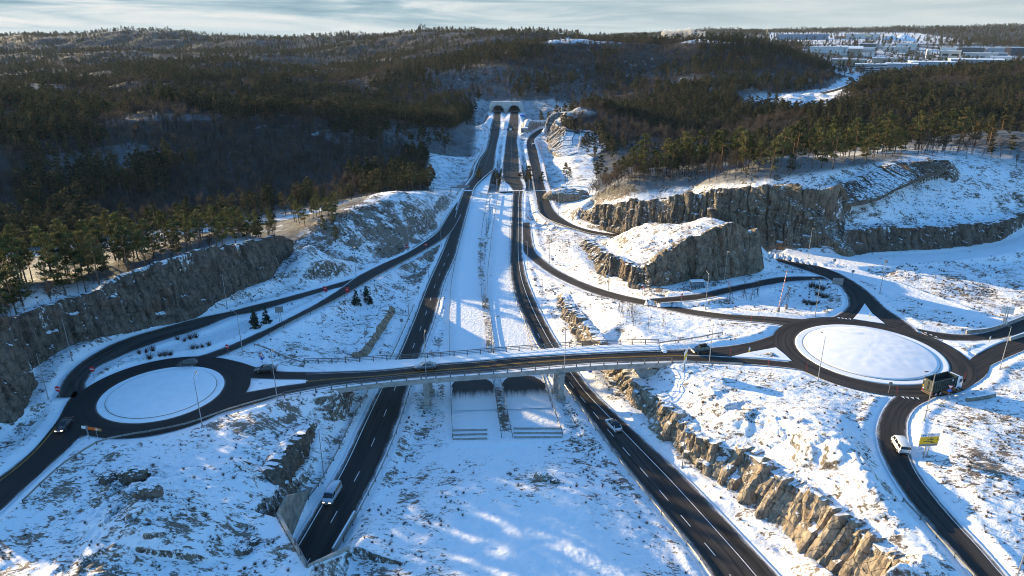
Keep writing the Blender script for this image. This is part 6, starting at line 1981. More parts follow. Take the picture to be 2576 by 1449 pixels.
# small technical buildings beside the tunnel
p = hit(1319, 333)
r = empty('service_building', tuple(p), R(2), 'small concrete service building with a snowy roof right of the tunnel road', 'building')
b = MB(); b.box((0, 2.5, 1.6), (6.0, 5.0, 3.6)); b.build('wall', MAT_CONC, r)
b = MB(); b.box((0, 2.5, 3.55), (6.6, 5.6, .3)); b.box((0, 2.5, 3.8), (6.5, 5.5, .2)); b.build('roof', MAT_SNOW, r)
b = MB(); b.box((-1.2, -.02, 1.1), (1.0, .08, 2.1)); b.build('door', MAT_DARKSTEEL, r)
p = hit(1314, 294)
r = empty('shipping_container', tuple(p), R(2), 'bright blue container right of the right tunnel mouth', 'container')
b = MB(); b.box((0, 1.2, 1.3), (5.0, 2.4, 2.6))
for i in range(12): b.box((-2.3 + i * .42, -.02, 1.3), (.2, .06, 2.4))
b.build('container_body', M('container_blue', (.02, .20, .62), .5, var=.1), r)
b = MB(); b.box((0, 1.2, 2.66), (5.0, 2.4, .12)); b.build('snow_cover', MAT_SNOW, r)
# ------------------------------------------------------------------ trees
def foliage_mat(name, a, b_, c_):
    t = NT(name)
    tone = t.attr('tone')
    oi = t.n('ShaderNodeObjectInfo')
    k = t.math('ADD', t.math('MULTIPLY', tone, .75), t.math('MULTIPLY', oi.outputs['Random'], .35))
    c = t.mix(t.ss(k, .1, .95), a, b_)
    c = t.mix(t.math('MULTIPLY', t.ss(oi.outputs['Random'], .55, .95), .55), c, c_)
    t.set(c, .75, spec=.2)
    # thin needles let some low sun through
    tr = t.n('ShaderNodeBsdfTranslucent'); t.l(c, tr.inputs['Color'])
    mx = t.n('ShaderNodeMixShader'); mx.inputs[0].default_value = .24
    t.l(t.b.outputs[0], mx.inputs[1]); t.l(tr.outputs[0], mx.inputs[2]); t.l(mx.outputs[0], t.out.inputs[0])
    return t.m


MAT_NEEDLE = foliage_mat('lit_pine_needles', (.016, .024, .010), (.125, .135, .042), (.13, .11, .045))  # near pines: sunlight put in the colour as a brighter green
MAT_NEEDLE_FAR = foliage_mat('far_pine_needles', (.012, .018, .010), (.075, .082, .034), (.10, .075, .04))  # darker copy for the far woods, without that painted sunlight
MAT_SPRUCE = foliage_mat('spruce_needles', (.012, .026, .016), (.03, .055, .028), (.03, .05, .03))
MAT_TWIG = foliage_mat('bare_twigs', (.036, .030, .027), (.105, .083, .066), (.125, .092, .066))
MAT_REDTWIG = foliage_mat('reddish_twigs', (.11, .06, .035), (.28, .15, .08), (.3, .14, .07))


def bark():
    t = NT('pine_bark'); tc = t.n('ShaderNodeTexCoord'); s = t.n('ShaderNodeSeparateXYZ'); t.l(tc.outputs['Object'], s.inputs[0])
    n = t.noise(t.mapping(tc.outputs['Object'], (3, 3, .6)), 2, 4)
    h = t.ss(t.math('ADD', s.outputs['Z'], t.math('MULTIPLY', n, 2)), 4.5, 8.5)
    t.set(t.mix(h, t.mix(n, (.05, .04, .032), (.13, .10, .08)), (.26, .13, .06)), .9)
    return t.m


MAT_BARK = bark()


def cluster_mesh(name, cs, rng, size, n_each, flat=.55):
    """foliage tufts filling ellipsoid clumps; cs rows (x,y,z,r)"""
    V = []; F = []; T = []
    for (x, y, z, r) in cs:
        n = int(n_each * (r / 1.2) ** 2)
        d = rng.normal(size=(n, 3)); d /= np.linalg.norm(d, axis=1)[:, None]
        rr = r * rng.uniform(.35, 1.0, n) ** .6
        P = d * rr[:, None]; P[:, 2] *= flat
        ctr = P + np.array([x, y, z])
        tone = rng.uniform(0, .55) + .45 * (P[:, 2] / (r * flat) * .5 + .5) * rng.uniform(.5, 1, n)  # clump tops get a lighter tone, sunlight put in the needle colour
        u = rng.normal(size=(n, 3)) + d * .9 + np.array([0, 0, .25]); u /= np.linalg.norm(u, axis=1)[:, None]
        w = np.cross(u, rng.normal(size=(n, 3))); w /= np.linalg.norm(w, axis=1)[:, None]
        s = size * rng.uniform(.6, 1.35, n)
        for i in range(n):
            b = len(V)
            V += [ctr[i] - u[i] * s[i] * .6 - w[i] * s[i] * .22, ctr[i] + u[i] * s[i] * .7, ctr[i] - u[i] * s[i] * .5 + w[i] * s[i] * .36]
            F.append((b, b + 1, b + 2)); T += [tone[i]] * 3
    return np_mesh(name, np.array(V), np.array(F), False, {'tone': np.array(T)})


def pine(seed, H=14.0, lean=.04, start=.42, spread=2.5, n=700):
    rng = np.random.default_rng(seed)
    bend = rng.normal(size=2) * lean
    path = [(bend[0] * t * t * H + rng.normal() * .06, bend[1] * t * t * H + rng.normal() * .06, t * H - .4 * (t == 0)) for t in np.linspace(0, 1, 9)]
    tr = MB(); tr.tube(path, list(np.linspace(.24, .05, 9)), 7)
    ax = np.array(path)
    cs = []; nb = int(rng.integers(15, 22))
    for i in range(nb):
        t = start + (1 - start) * (i + .5) / nb + rng.normal() * .025
        t = min(max(t, .3), .99)
        base = np.array([np.interp(t, np.linspace(0, 1, 9), ax[:, k]) for k in range(3)])
        env = spread * (1.0 - ((t - .58) / .5) ** 2 * .75) * rng.uniform(.45, 1.1)
        env = max(.5, env) * (1 if t < .9 else .6)
        a = i * 2.4 + rng.normal() * .5
        tip = base + np.array([math.cos(a) * env, math.sin(a) * env, rng.uniform(-.1, .9)])
        tr.tube([tuple(base), tuple((base + tip) / 2 + np.array([0, 0, .15])), tuple(tip)], [.07, .05, .02], 4, cap=False)
        cs.append((*tip, rng.uniform(.8, 1.35))); cs.append((*(base * .45 + tip * .55 + np.array([0, 0, .2])), rng.uniform(.6, 1.0)))
    cs.append((*ax[-1], .9))
    # a few dead branches below the crown
    for i in range(5):
        t = rng.uniform(start * .45, start); base = np.array([np.interp(t, np.linspace(0, 1, 9), ax[:, k]) for k in range(3)]); a = rng.uniform(0, 6.28)
        tr.tube([tuple(base), tuple(base + np.array([math.cos(a) * 1.2, math.sin(a) * 1.2, .2]))], [.035, .012], 3, cap=False)
    tot = sum((c[3] / 1.2) ** 2 for c in cs)
    return tr.mesh('trunk', True), cluster_mesh('crown', cs, rng, .62, n / tot, .6)


def bare(seed, H=9.0, spread=.5, lv=4, width=.05):
    rng = np.random.default_rng(seed)
    tr = MB(); V = []; F = []; T = []

    def twig(p, d, l, w):
        s = np.cross(d, rng.normal(size=3)); s = s / (np.linalg.norm(s) + 1e-9) * w
        b = len(V); V.extend([p - s, p + s, p + d * l]); F.append((b, b + 1, b + 2)); T.extend([rng.uniform(0, 1)] * 3)

    def grow(p, d, l, r, k):
        q = p + d * l + rng.normal(size=3) * l * .05
        if k >= 2 or (k == 1 and r > .03): tr.tube([tuple(p), tuple((p + q) / 2 + rng.normal(size=3) * l * .04), tuple(q)], [r, r * .85, r * .65], 4, cap=False)
        else: twig(p, d, l * 1.15, max(r * .7, width * .5))
        if k == 0: return
        for i in range(int(rng.integers(3, 5)) if k < 3 else 4):
            e = d * rng.uniform(.8, 1.2) + rng.normal(size=3) * spread + np.array([0, 0, .22]); e /= np.linalg.norm(e)
            t = rng.uniform(.45, 1.0) if i else 1.0
            grow(p + (q - p) * t, e, l * rng.uniform(.58, .85), r * .58, k - 1)

    grow(np.array([0, 0, -.3]), np.array([rng.normal() * .05, rng.normal() * .05, 1.0]), H * .36, .012 * H, lv)
    return tr.mesh('trunk', True), np_mesh('crown', np.array(V), np.array(F), False, {'tone': np.array(T)})


def spruce(seed, H=4.0):
    rng = np.random.default_rng(seed)
    tr = MB(); tr.tube([(0, 0, -.2), (0, 0, H * .95)], [.10, .02], 6)
    cs = []
    for t in np.linspace(.06, .97, 11):
        r = (1 - t) * H * .30 + .08
        for k in range(max(2, int(r * 6))):
            a = rng.uniform(0, 6.28); q = r * rng.uniform(.5, 1)
            cs.append((q * math.cos(a), q * math.sin(a), t * H - q * .15, .28 + .25 * (1 - t)))
    return tr.mesh('trunk', True), cluster_mesh('crown', cs, rng, .34, 150, .6)


PINES = [pine(s, H, st_lean, start, sp, 900) for s, H, st_lean, start, sp in ((1, 14, .03, .30, 2.7), (2, 15.5, .05, .42, 2.5), (3, 12.5, .02, .22, 2.8), (4, 16, .04, .46, 2.4), (5, 11, .05, .16, 2.5), (6, 13.5, .03, .26, 3.1))]
BARES = [bare(11, 9, .42, 4, .075), bare(12, 8, .5, 4, .075), bare(13, 10, .38, 4, .075), bare(14, 7, .5, 4, .07)]
SRC = {}


def tree(kind, v, p, sc, rz, label, name, group, mats, tilt=0):
    tm_, cm = kind[v]
    r = empty(name, tuple(p), rz, label, 'tree', group)
    r.scale = (sc, sc, sc * random.uniform(.92, 1.1))
    r.rotation_euler = (R(random.uniform(-tilt, tilt)), R(random.uniform(-tilt, tilt)), rz)
    a = link_mesh('trunk', tm_, mats[0], r); c = link_mesh('crown', cm, mats[1], r)
    SRC.setdefault((id(kind), v), (a, c))
    return r


def scatter(n, fn, gap, tries=40):
    out = []
    grid = {}
    for _ in range(n * tries):
        if len(out) >= n: break
        p = fn()
        if p is None: continue
        k = (int(p[0] // gap), int(p[1] // gap)); ok = True
        for i in (-1, 0, 1):
            for j in (-1, 0, 1):
                for q in grid.get((k[0] + i, k[1] + j), ()):
                    if (q[0] - p[0]) ** 2 + (q[1] - p[1]) ** 2 < gap * gap: ok = False
        if ok: grid.setdefault(k, []).append(p); out.append(p)
    return out


cr = resample(WALLS[0]['c'], 200)
cg = np.gradient(cr[:, :2], axis=0); cg /= np.linalg.norm(cg, axis=1)[:, None]
cnv = np.stack([-cg[:, 1], cg[:, 0]], 1)
if (cnv[100] @ cn) < 0: cnv = -cnv


def left_spot():
    i = random.randrange(26, 196); t = random.uniform(2.6, 22.0)
    p = cr[i, :2] + cnv[i] * t
    return (p[0], p[1], ground(p[0], p[1]) - .15)


pts = scatter(112, left_spot, 3.4)
pts += scatter(16, lambda: (lambda h: (h[0], h[1], h[2] - .1))(dz(random.uniform(735, 860), random.uniform(245, 285), 12)) , 3.5)
pts = [(x, y, ground(x, y) - .15) for x, y, z in pts]
for x, y, z in pts:
    q_ = to_px(x, y, z)[0]
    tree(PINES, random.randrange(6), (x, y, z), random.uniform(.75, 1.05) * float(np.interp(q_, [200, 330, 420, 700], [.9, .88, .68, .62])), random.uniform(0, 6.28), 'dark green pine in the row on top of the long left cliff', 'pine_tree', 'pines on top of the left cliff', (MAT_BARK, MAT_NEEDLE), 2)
und = scatter(60, left_spot, 2.4)
for x, y, z in und:
    tree(BARES, random.randrange(4), (x, y, z), random.uniform(.45, .8), random.uniform(0, 6.28), 'bare brown young tree among the pines on the left cliff', 'bare_tree', 'bare young trees among the left pines', (MAT_TWIG, MAT_TWIG), 4)


def right_spot(poly):
    xs = [q[0] for q in poly]; ys = [q[1] for q in poly]

    def f():
        x, y = random.uniform(min(xs), max(xs)), random.uniform(min(ys), max(ys))
        if not inside(np.array([x]), np.array([y]), poly)[0]: return None
        h = hit(x, y, 230)
        if not (235 < math.hypot(h[0], h[1]) < 345): return None
        return (h[0], h[1], h[2] - .15)
    return f


RPINE = [(1900, 452), (2040, 436), (2130, 420), (2230, 398), (2300, 385), (2440, 380), (2600, 360), (2640, 330), (2400, 335), (2200, 345), (2000, 390), (1850, 420)]
rp = scatter(92, right_spot(RPINE), 4.2)
rp += scatter(30, right_spot([(1485, 440), (1700, 410), (1850, 405), (1900, 430), (1750, 440), (1560, 462)]), 4.5)
for x, y, z in rp:
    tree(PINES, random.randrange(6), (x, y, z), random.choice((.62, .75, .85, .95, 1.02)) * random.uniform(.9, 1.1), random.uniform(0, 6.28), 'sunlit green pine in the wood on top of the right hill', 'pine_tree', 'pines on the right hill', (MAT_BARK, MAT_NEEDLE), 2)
RBARE = [(1480, 500), (1530, 490), (1600, 470), (1750, 458), (1860, 455), (1950, 430), (1900, 415), (1750, 420), (1600, 430), (1490, 455)]
rb_ = scatter(190, right_spot(RBARE), 2.6)
rb_ += scatter(45, right_spot([(2300, 395), (2420, 392), (2600, 380), (2600, 350), (2420, 362), (2300, 370)]), 3.0)
for x, y, z in rb_:
    tree(BARES, random.randrange(4), (x, y, z), random.uniform(.7, 1.15), random.uniform(0, 6.28), 'bare brown birch in the thicket at the edge of the right hill', 'bare_tree', 'bare birches on the right hill', (MAT_TWIG, MAT_TWIG), 3)

# saplings with stakes, spruces, shrubs on the verges
SAP = [bare(31, 4.6, .28, 3, .03), bare(32, 5.2, .26, 3, .03)]


def stakes():
    b = MB()
    for k in range(3):
        a = k * 2.09; b.tube([(.55 * math.cos(a), .55 * math.sin(a), -.1), (.5 * math.cos(a), .5 * math.sin(a), 1.5)], .035, 5)
    b.tube([(.5, 0, 1.4), (-.25, .43, 1.4), (-.25, -.43, 1.4), (.5, 0, 1.4)], .025, 4)
    return b.mesh('stake_frame')


ST = stakes(); ST.materials.append(MAT_BLACK)
for k, (x, y) in enumerate([(637, 1065), (672, 1125), (732, 1110), (772, 1135), (792, 1228), (957, 1260), (1135, 1230)]):
    p = hit(1416.8 + x * .22226, 547.4 + y * .22226)
    r = tree(SAP, k % 2, p, random.uniform(.9, 1.2), k, 'bare staked sapling on the sunlit snow between ramp and bridge', 'sapling', 'staked saplings by the bridge', (MAT_TWIG, MAT_TWIG))
    link_mesh('stake_frame', ST, MAT_BLACK, r)
for k, (x, y) in enumerate([(1880, 940), (2050, 912), (2130, 935), (2190, 885)]):
    p = hit(1416.8 + x * .22226, 547.4 + y * .22226)
    r = tree(SAP, k % 2, p, random.uniform(1.2, 1.5), k, 'bare reddish staked sapling in the snow beside the bus lane', 'sapling', 'staked saplings by the bus lane', (MAT_TWIG, MAT_REDTWIG))
    link_mesh('stake_frame', ST, MAT_BLACK, r)
p = hit(947, 742)
tree(SAP, 0, p, 1.0, 0, 'lone bare sapling right of the two spruces below the ramp', 'sapling', None, (MAT_TWIG, MAT_TWIG))
SPR = [spruce(41), spruce(42)]
for x, y, s, lb in ((897, 766, 1.15, 'left one of two snowy spruces below the upper ramp fork'), (926, 762, 1.15, 'right one of two snowy spruces below the upper ramp fork'), (640, 812, 1.0, 'rear dark spruce of three between the left ramps'), (644, 824, 1.0, 'front dark spruce of three between the left ramps, nearest the lamp'), (671, 811, 1.05, 'right dark spruce of three between the left ramps, near the grey board'), (920, 745, .8, 'small reddish spruce just above the two snowy spruces')):
    p = hit(x, y); tree(SPR, random.randrange(2), p, s, random.uniform(0, 6), lb, 'spruce_tree', None, (MAT_BARK, MAT_SPRUCE))


def shrub_mesh(seed, n=60, h=1.5):
    rng = np.random.default_rng(seed); V = []; F = []; T = []
    for i in range(n):
        d = np.array([rng.normal() * .45, rng.normal() * .45, 1.0]); d /= np.linalg.norm(d)
        l = h * rng.uniform(.6, 1.1); p = np.array([rng.normal() * .15, rng.normal() * .15, -.05])
        s = np.cross(d, rng.normal(size=3)); s /= np.linalg.norm(s); s *= .035
        b = len(V); V += [p - s, p + s, p + d * l]; F.append((b, b + 1, b + 2)); T += [rng.uniform(0, 1)] * 3
    return np_mesh('shrub', np.array(V), np.array(F), False, {'tone': np.array(T)})


SH = [shrub_mesh(s) for s in (1, 2, 3)]
for m in SH: m.materials.append(MAT_TWIG)


def shrub(px, py, s, label, group, mat=None):
    p = hit(px, py); o = bpy.data.objects.new('shrub', SH[random.randrange(3)]); COL.objects.link(o)
    o.location = tuple(p); o.rotation_euler = (0, 0, random.uniform(0, 6)); o.scale = (s, s, s)
    tag(o, label, 'shrub', group)


for x, y in [(1130, 170), (1180, 158), (1240, 145), (1215, 210), (1295, 190), (1335, 185), (1380, 180), (1440, 55), (1490, 68), (1540, 50), (1585, 38), (1560, 128), (1600, 125), (1640, 118), (1690, 105)]:
    shrub(x * .3111, 837.2 + y * .3111, random.uniform(1.0, 1.5), 'bare brown shrub on the snow between the left roundabout and the ramp', 'shrubs by the left roundabout')
for x, y in [(548, 355), (575, 350), (600, 362), (625, 370), (655, 375), (600, 420), (625, 425), (650, 440), (675, 440)]:
    shrub(1867.6 + x * .3111, 611.8 + y * .3111, random.uniform(1.3, 1.8), 'dark upright shrub in the clump beside the loop road', 'dark shrubs in the loop')
for k in range(14):
    shrub(1867.6 + random.uniform(490, 630) * .3111, 611.8 + random.uniform(468, 502) * .3111, random.uniform(.7, 1.1), 'low reddish brown shrub in the round bed behind the big roundabout', 'low shrubs in the loop bed')
for x, y in [(1080, 1420), (1115, 1425), (1020, 1455)]: pass

# boulders
def boulder(px, py, size, label, seed, mat=None):
    p = hit(px, py); b = bmesh.new(); bmesh.ops.create_icosphere(b, subdivisions=4, radius=1.0)
    me = bpy.data.meshes.new('boulder'); b.to_mesh(me); b.free()
    v = np.zeros(len(me.vertices) * 3); me.vertices.foreach_get('co', v); v = v.reshape(-1, 3)
    c1, _, _ = cells(v[:, 0] * 1.3 + seed, v[:, 1] * 1.3, v[:, 2] * 1.3, seed)
    v = v * (0.82 + .3 * c1 + .3 * (fbm(v[:, 0] * 1.6, v[:, 1] * 1.6, v[:, 2] * 1.6, seed=seed) - .5))[:, None] * np.array(size)
    me.vertices.foreach_set('co', v.ravel().astype(np.float32)); me.update()
    o = link_mesh('boulder', me, mat or MAT_ROCK); o.location = (p[0], p[1], p[2] + size[2] * .35)
    tag(o, label, 'boulder')


boulder(1363, 1205, (1.5, 1.2, 1.0), 'large snow-capped boulder alone in the central snow field below the bridge', 3)
boulder(1396, 1213, (.9, .6, .5), 'small low stone right of the large boulder in the central snow field', 5, MAT_ROCK_D)
boulder(612, 1388, (1.3, 1.0, .7), 'dark stone lying in the snow at the bottom left, beside the tunnel roof', 7, MAT_ROCK_D)
boulder(640, 1366, (1.0, .8, .6), 'smaller dark stone above another near the tunnel roof', 8, MAT_ROCK_D)
boulder(1418, 505, (10, 7, 5), 'big round snow-striped rock below the far ramp, by the fenced snow field', 9)
boulder(1450, 498, (7, 6, 3.5), 'lower snow-striped rock at the right of the big round rock', 10)
for i, (x, y, s, lb) in enumerate(((340, 1200, (2.4, 1.8, 1.3), 'dark rock lump at the top of the shaded outcrop, bottom left'), (275, 1210, (1.6, 1.3, 1.1), 'upright rock at the left shoulder of the sunlit outcrop'), (375, 1245, (2.2, 1.4, 1.2), 'broad dark stone at the right of the sunlit outcrop'))):
    boulder(x, y, s, lb, 20 + i, MAT_ROCK_D)

# ------------------------------------------------------------------ the woods beyond: one mass
def forest(name, label, kinds, keep, seed, hscale=1.0, far_mat=None):
    rng = np.random.default_rng(seed)
    sp = .0056
    n = int(2 * R(46) * math.log(4800 / 322) / sp ** 2)
    t = rng.uniform(-R(46), R(46), n); l = rng.uniform(math.log(322), math.log(4800), n); r = np.exp(l)
    need = np.minimum(1.0, (sp * r / 3.9) ** 2)          # never closer than about 4 m
    k = rng.uniform(0, 1, n) < need
    t, l, r = t[k], l[k], r[k]
    x, y = r * np.sin(t), r * np.cos(t)
    d = grid_interp(FOR, LR_, TH, l, t)
    sel = keep(x, y, r, rng) & (rng.uniform(0, 1, len(x)) < d)
    x, y, r = x[sel], y[sel], r[sel]
    z = ground_np(x, y) - .3
    me = bpy.data.meshes.new(name + '_points')
    me.vertices.add(len(x)); me.vertices.foreach_set('co', np.stack([x, y, z], 1).astype(np.float32).ravel())
    for nm, v in (('scl', rng.uniform(.45, 1.0, len(x)) * hscale * np.interp(r, [300, 900, 3000], [.92, 1.0, 1.15])), ('rot', rng.uniform(0, 6.28, len(x)))):
        a = me.attributes.new(nm, 'FLOAT', 'POINT'); a.data.foreach_set('value', v.astype(np.float32))
    a = me.attributes.new('vid', 'INT', 'POINT'); a.data.foreach_set('value', rng.integers(0, len(kinds), len(x)).astype(np.int32))
    o = bpy.data.objects.new(name, me); COL.objects.link(o); tag(o, label, 'woodland', kind='stuff')
    ng = bpy.data.node_groups.new(name, 'GeometryNodeTree')
    ng.interface.new_socket('Geometry', in_out='INPUT', socket_type='NodeSocketGeometry')
    ng.interface.new_socket('Geometry', in_out='OUTPUT', socket_type='NodeSocketGeometry')
    N, L = ng.nodes.new, ng.links.new
    gi, go = N('NodeGroupInput'), N('NodeGroupOutput')
    inst = N('GeometryNodeInstanceOnPoints')
    J = N('GeometryNodeJoinGeometry')
    for a_, c_ in kinds:
        j = N('GeometryNodeJoinGeometry')
        for ob in (a_, c_):
            i_ = N('GeometryNodeObjectInfo'); i_.transform_space = 'ORIGINAL'; i_.inputs['Object'].default_value = ob
            if ob is c_ and far_mat:
                sm = N('GeometryNodeSetMaterial'); sm.inputs['Material'].default_value = far_mat
                L(i_.outputs['Geometry'], sm.inputs[0]); L(sm.outputs[0], j.inputs[0])
            else: L(i_.outputs['Geometry'], j.inputs[0])
        g = N('GeometryNodeGeometryToInstance'); L(j.outputs[0], g.inputs[0]); L(g.outputs[0], J.inputs[0])
    def named(nm, ty):
        q = N('GeometryNodeInputNamedAttribute'); q.data_type = ty; q.inputs['Name'].default_value = nm; return q.outputs['Attribute']
    cx = N('ShaderNodeCombineXYZ'); L(named('rot', 'FLOAT'), cx.inputs[2])
    e2r = N('FunctionNodeEulerToRotation'); L(cx.outputs[0], e2r.inputs[0])
    cs_ = N('ShaderNodeCombineXYZ'); q = named('scl', 'FLOAT')
    for i in range(3): L(q, cs_.inputs[i])
    inst.inputs['Pick Instance'].default_value = True
    L(gi.outputs[0], inst.inputs['Points']); L(J.outputs[0], inst.inputs['Instance']); L(named('vid', 'INT'), inst.inputs['Instance Index'])
    L(e2r.outputs[0], inst.inputs['Rotation']); L(cs_.outputs[0], inst.inputs['Scale'])
    L(inst.outputs[0], go.inputs[0])
    m = o.modifiers.new('scatter', 'NODES'); m.node_group = ng
    return len(x)


def is_bare(x, y, r):
    """bare birch and aspen on the slopes that face the drone, pines on the knolls"""
    h = fbm(x / 70, y / 70, oct=3, seed=71)
    g0 = ground_np(x, y); g1 = ground_np(x, y + 12)
    up = (g1 - g0) / 12
    return (h + np.clip(up, -.3, .5) * .55) > .60


pk = [SRC[(id(PINES), v)] for v in range(6) if (id(PINES), v) in SRC]
bk = [SRC[(id(BARES), v)] for v in range(4) if (id(BARES), v) in SRC]
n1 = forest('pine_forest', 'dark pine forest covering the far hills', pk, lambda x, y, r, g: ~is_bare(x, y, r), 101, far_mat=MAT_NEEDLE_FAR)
n2 = forest('bare_forest', 'bare brown deciduous wood on the far slopes', bk, lambda x, y, r, g: is_bare(x, y, r), 102, 1.3)
print('forest', n1, n2)

# dry heather and grass tufts standing out of the snow
def tufts():
    rng = np.random.default_rng(77)
    n = 60000
    t = rng.uniform(-R(46), R(46), n); r = np.sqrt(rng.uniform(70 ** 2, 300 ** 2, n)); l = np.log(r)
    v = grid_interp(VEG, LR_, TH, l, t); f = grid_interp(FAR, LR_, TH, l, t); dr = grid_interp(np.minimum(DR, 50), LR_, TH, l, t)
    x, y = r * np.sin(t), r * np.cos(t)
    k = fbm(x / 5, y / 5, oct=3, seed=83)
    sel = (rng.uniform(0, 1, n) < np.clip((v - .3) * 1.1, 0, 1) * np.clip((k - .44) * 6, 0, 1)) & (f < .3) & (dr > 2.0)
    x, y = x[sel], y[sel]
    me = bpy.data.meshes.new('heather_points'); me.vertices.add(len(x))
    me.vertices.foreach_set('co', np.stack([x, y, ground_np(x, y)], 1).astype(np.float32).ravel())
    for nm, q in (('scl', rng.uniform(.18, .55, len(x))), ('rot', rng.uniform(0, 6.28, len(x)))):
        a = me.attributes.new(nm, 'FLOAT', 'POINT'); a.data.foreach_set('value', q.astype(np.float32))
    o = bpy.data.objects.new('heather', me); COL.objects.link(o); tag(o, 'dry brown heather and grass tufts poking through the snow', 'heather', kind='stuff')
    ng = bpy.data.node_groups.new('heather', 'GeometryNodeTree')
    ng.interface.new_socket('Geometry', in_out='INPUT', socket_type='NodeSocketGeometry'); ng.interface.new_socket('Geometry', in_out='OUTPUT', socket_type='NodeSocketGeometry')
    N, L = ng.nodes.new, ng.links.new
    gi, go, inst, ob = N('NodeGroupInput'), N('NodeGroupOutput'), N('GeometryNodeInstanceOnPoints'), N('GeometryNodeObjectInfo')
    ob.transform_space = 'ORIGINAL'; ob.inputs['Object'].default_value = next(q for q in bpy.data.objects if q.name.startswith('shrub'))
    def named(nm):
        q = N('GeometryNodeInputNamedAttribute'); q.data_type = 'FLOAT'; q.inputs['Name'].default_value = nm; return q.outputs['Attribute']
    cx = N('ShaderNodeCombineXYZ'); L(named('rot'), cx.inputs[2]); er = N('FunctionNodeEulerToRotation'); L(cx.outputs[0], er.inputs[0])
    cs_ = N('ShaderNodeCombineXYZ'); q = named('scl')
    for i in range(3): L(q, cs_.inputs[i])
    L(gi.outputs[0], inst.inputs['Points']); L(ob.outputs['Geometry'], inst.inputs['Instance']); L(er.outputs[0], inst.inputs['Rotation']); L(cs_.outputs[0], inst.inputs['Scale']); L(inst.outputs[0], go.inputs[0])
    o.modifiers.new('scatter', 'NODES').node_group = ng
    print('tufts', len(x))


tufts()
# ------------------------------------------------------------------ the industrial estate on the plateau
def wallmat(name, c):
    return M(name, c, .7, var=.10, vscale=.12)


def building(x0, x1, yb, d, h, depth, label, col, roof='flat', bands=None, sign=None, skew=0.0, doors=0, red=None):
    """front base between px x0..x1 at image row yb, at camera depth d"""
    sc = d / FP
    zb = CAM_H - d * (SP + (yb - CY) / FP * CP)
    p = atd((x0 + x1) / 2, yb, d)
    W = (x1 - x0) * sc; a = math.atan2(p[0], p[1])
    zg = min(ground(p[0], p[1]), zb)
    r = empty('industrial_building', (p[0], p[1], zb), -a + skew, label, 'building', None)
    b = MB(); b.box((0, depth / 2, h / 2 - 4), (W, depth, h + 8)); b.build('wall', wallmat('cladding_%d_%d_%d' % tuple(int(q * 100) for q in col), col), r)
    b = MB()
    if roof == 'flat':
        b.box((0, depth / 2, h + .25), (W + .8, depth + .8, .7))
    else:
        b.add([(-W / 2 - .5, -.5, h), (W / 2 + .5, -.5, h), (W / 2 + .5, depth + .5, h), (-W / 2 - .5, depth + .5, h), (-W / 2 - .5, depth / 2, h + roof), (W / 2 + .5, depth / 2, h + roof)], [(0, 1, 5, 4), (2, 3, 4, 5), (0, 4, 3), (1, 2, 5), (0, 3, 2, 1)])
    ro = b.build('roof', MAT_SNOW, r)
    for k in range(3 if W > 40 else 1):
        b = MB(); b.box((W * (-.3 + .3 * k), depth * .5, h + 1.2), (2.5, 2.5, 1.6)); b.build('vent', MAT_SBACK, ro)
    for (t0, t1, z0, z1, m) in (bands or ()):
        b = MB(); b.box((W * ((t0 + t1) / 2 - .5), -.06, (z0 + z1) / 2), (W * (t1 - t0), .16, z1 - z0)); b.build('window', m, r)
    for k in range(doors):
        b = MB(); b.box((W * (-.4 + .8 * (k + .5) / doors), -.06, 2.2), (4, .16, 4.4)); b.build('door', MAT_SBACK, r)
    for (t, z, w, hh, m) in (sign or ()):
        b = MB(); b.box((W * (t - .5), -.2, z), (w, .25, hh)); s_ = b.build('sign_board', m, r)
        b = MB(); b.box((W * (t - .5), -.36, z), (w * .6, .06, hh * .35)); b.build('lettering', MAT_SWHITE, s_)
    return r


GW = M('window_band', (.03, .04, .05), .25)
G_, W_, D_, B_ = (.30, .33, .36), (.62, .62, .60), (.10, .11, .12), (.38, .32, .25)
building(2226, 2300, 178, 1095, 10.5, 45, 'long pale grey warehouse with a dark and a red sign near its corner', G_, sign=[(.74, 8.0, 7, 2.4, MAT_BLACK), (.94, 8.0, 7, 2.6, MAT_RED)], skew=-.05)
building(2300, 2400, 171, 1110, 9, 60, 'wide snow-roofed warehouse behind the one with the red sign', (.34, .37, .40), skew=.15)
building(2400, 2520, 163, 1150, 8, 70, 'very wide low hall with a white roof at the right of the red-signed warehouse', G_, skew=.1)
building(2152, 2224, 179, 1085, 10.5, 26, 'four-storey office block with dark window bands in front of the grey warehouse', W_, bands=[(0, 1, .6, 2.0, GW), (0, 1, 3.3, 4.6, GW), (0, 1, 5.9, 7.2, GW), (0, 1, 8.4, 9.6, GW)])
building(2196, 2258, 157, 1230, 7, 30, 'low pale hall just behind the grey warehouse', B_)
building(2096, 2174, 161, 1180, 7.5, 26, 'low beige hall where the far road enters the estate', B_, doors=3)
building(2038, 2124, 135, 1400, 13, 40, 'long white hall at the left edge of the estate', W_, skew=-.1)
building(2118, 2166, 135, 1420, 10, 26, 'beige gabled hall next to the long white hall', B_, roof=5)
building(2166, 2198, 134, 1440, 11, 20, 'white office building right of the beige gabled hall', W_, bands=[(0, 1, 2, 3.4, GW), (0, 1, 5.6, 7, GW)])
building(2164, 2202, 120, 1650, 9, 30, 'dark hall behind the white office building', D_)
building(2202, 2240, 121, 1680, 9, 30, 'pale hall beside the dark one in the middle of the estate', W_)
building(2224, 2282, 129, 1560, 9, 30, 'grey hall with loading doors in the middle of the estate', (.40, .40, .38), doors=4)
building(2258, 2308, 122, 1640, 11, 30, 'white hall at the right of the middle group', W_)
building(1958, 2078, 97, 2000, 12, 60, 'long blue-grey hall on the skyline at the left of the estate', (.20, .25, .30))
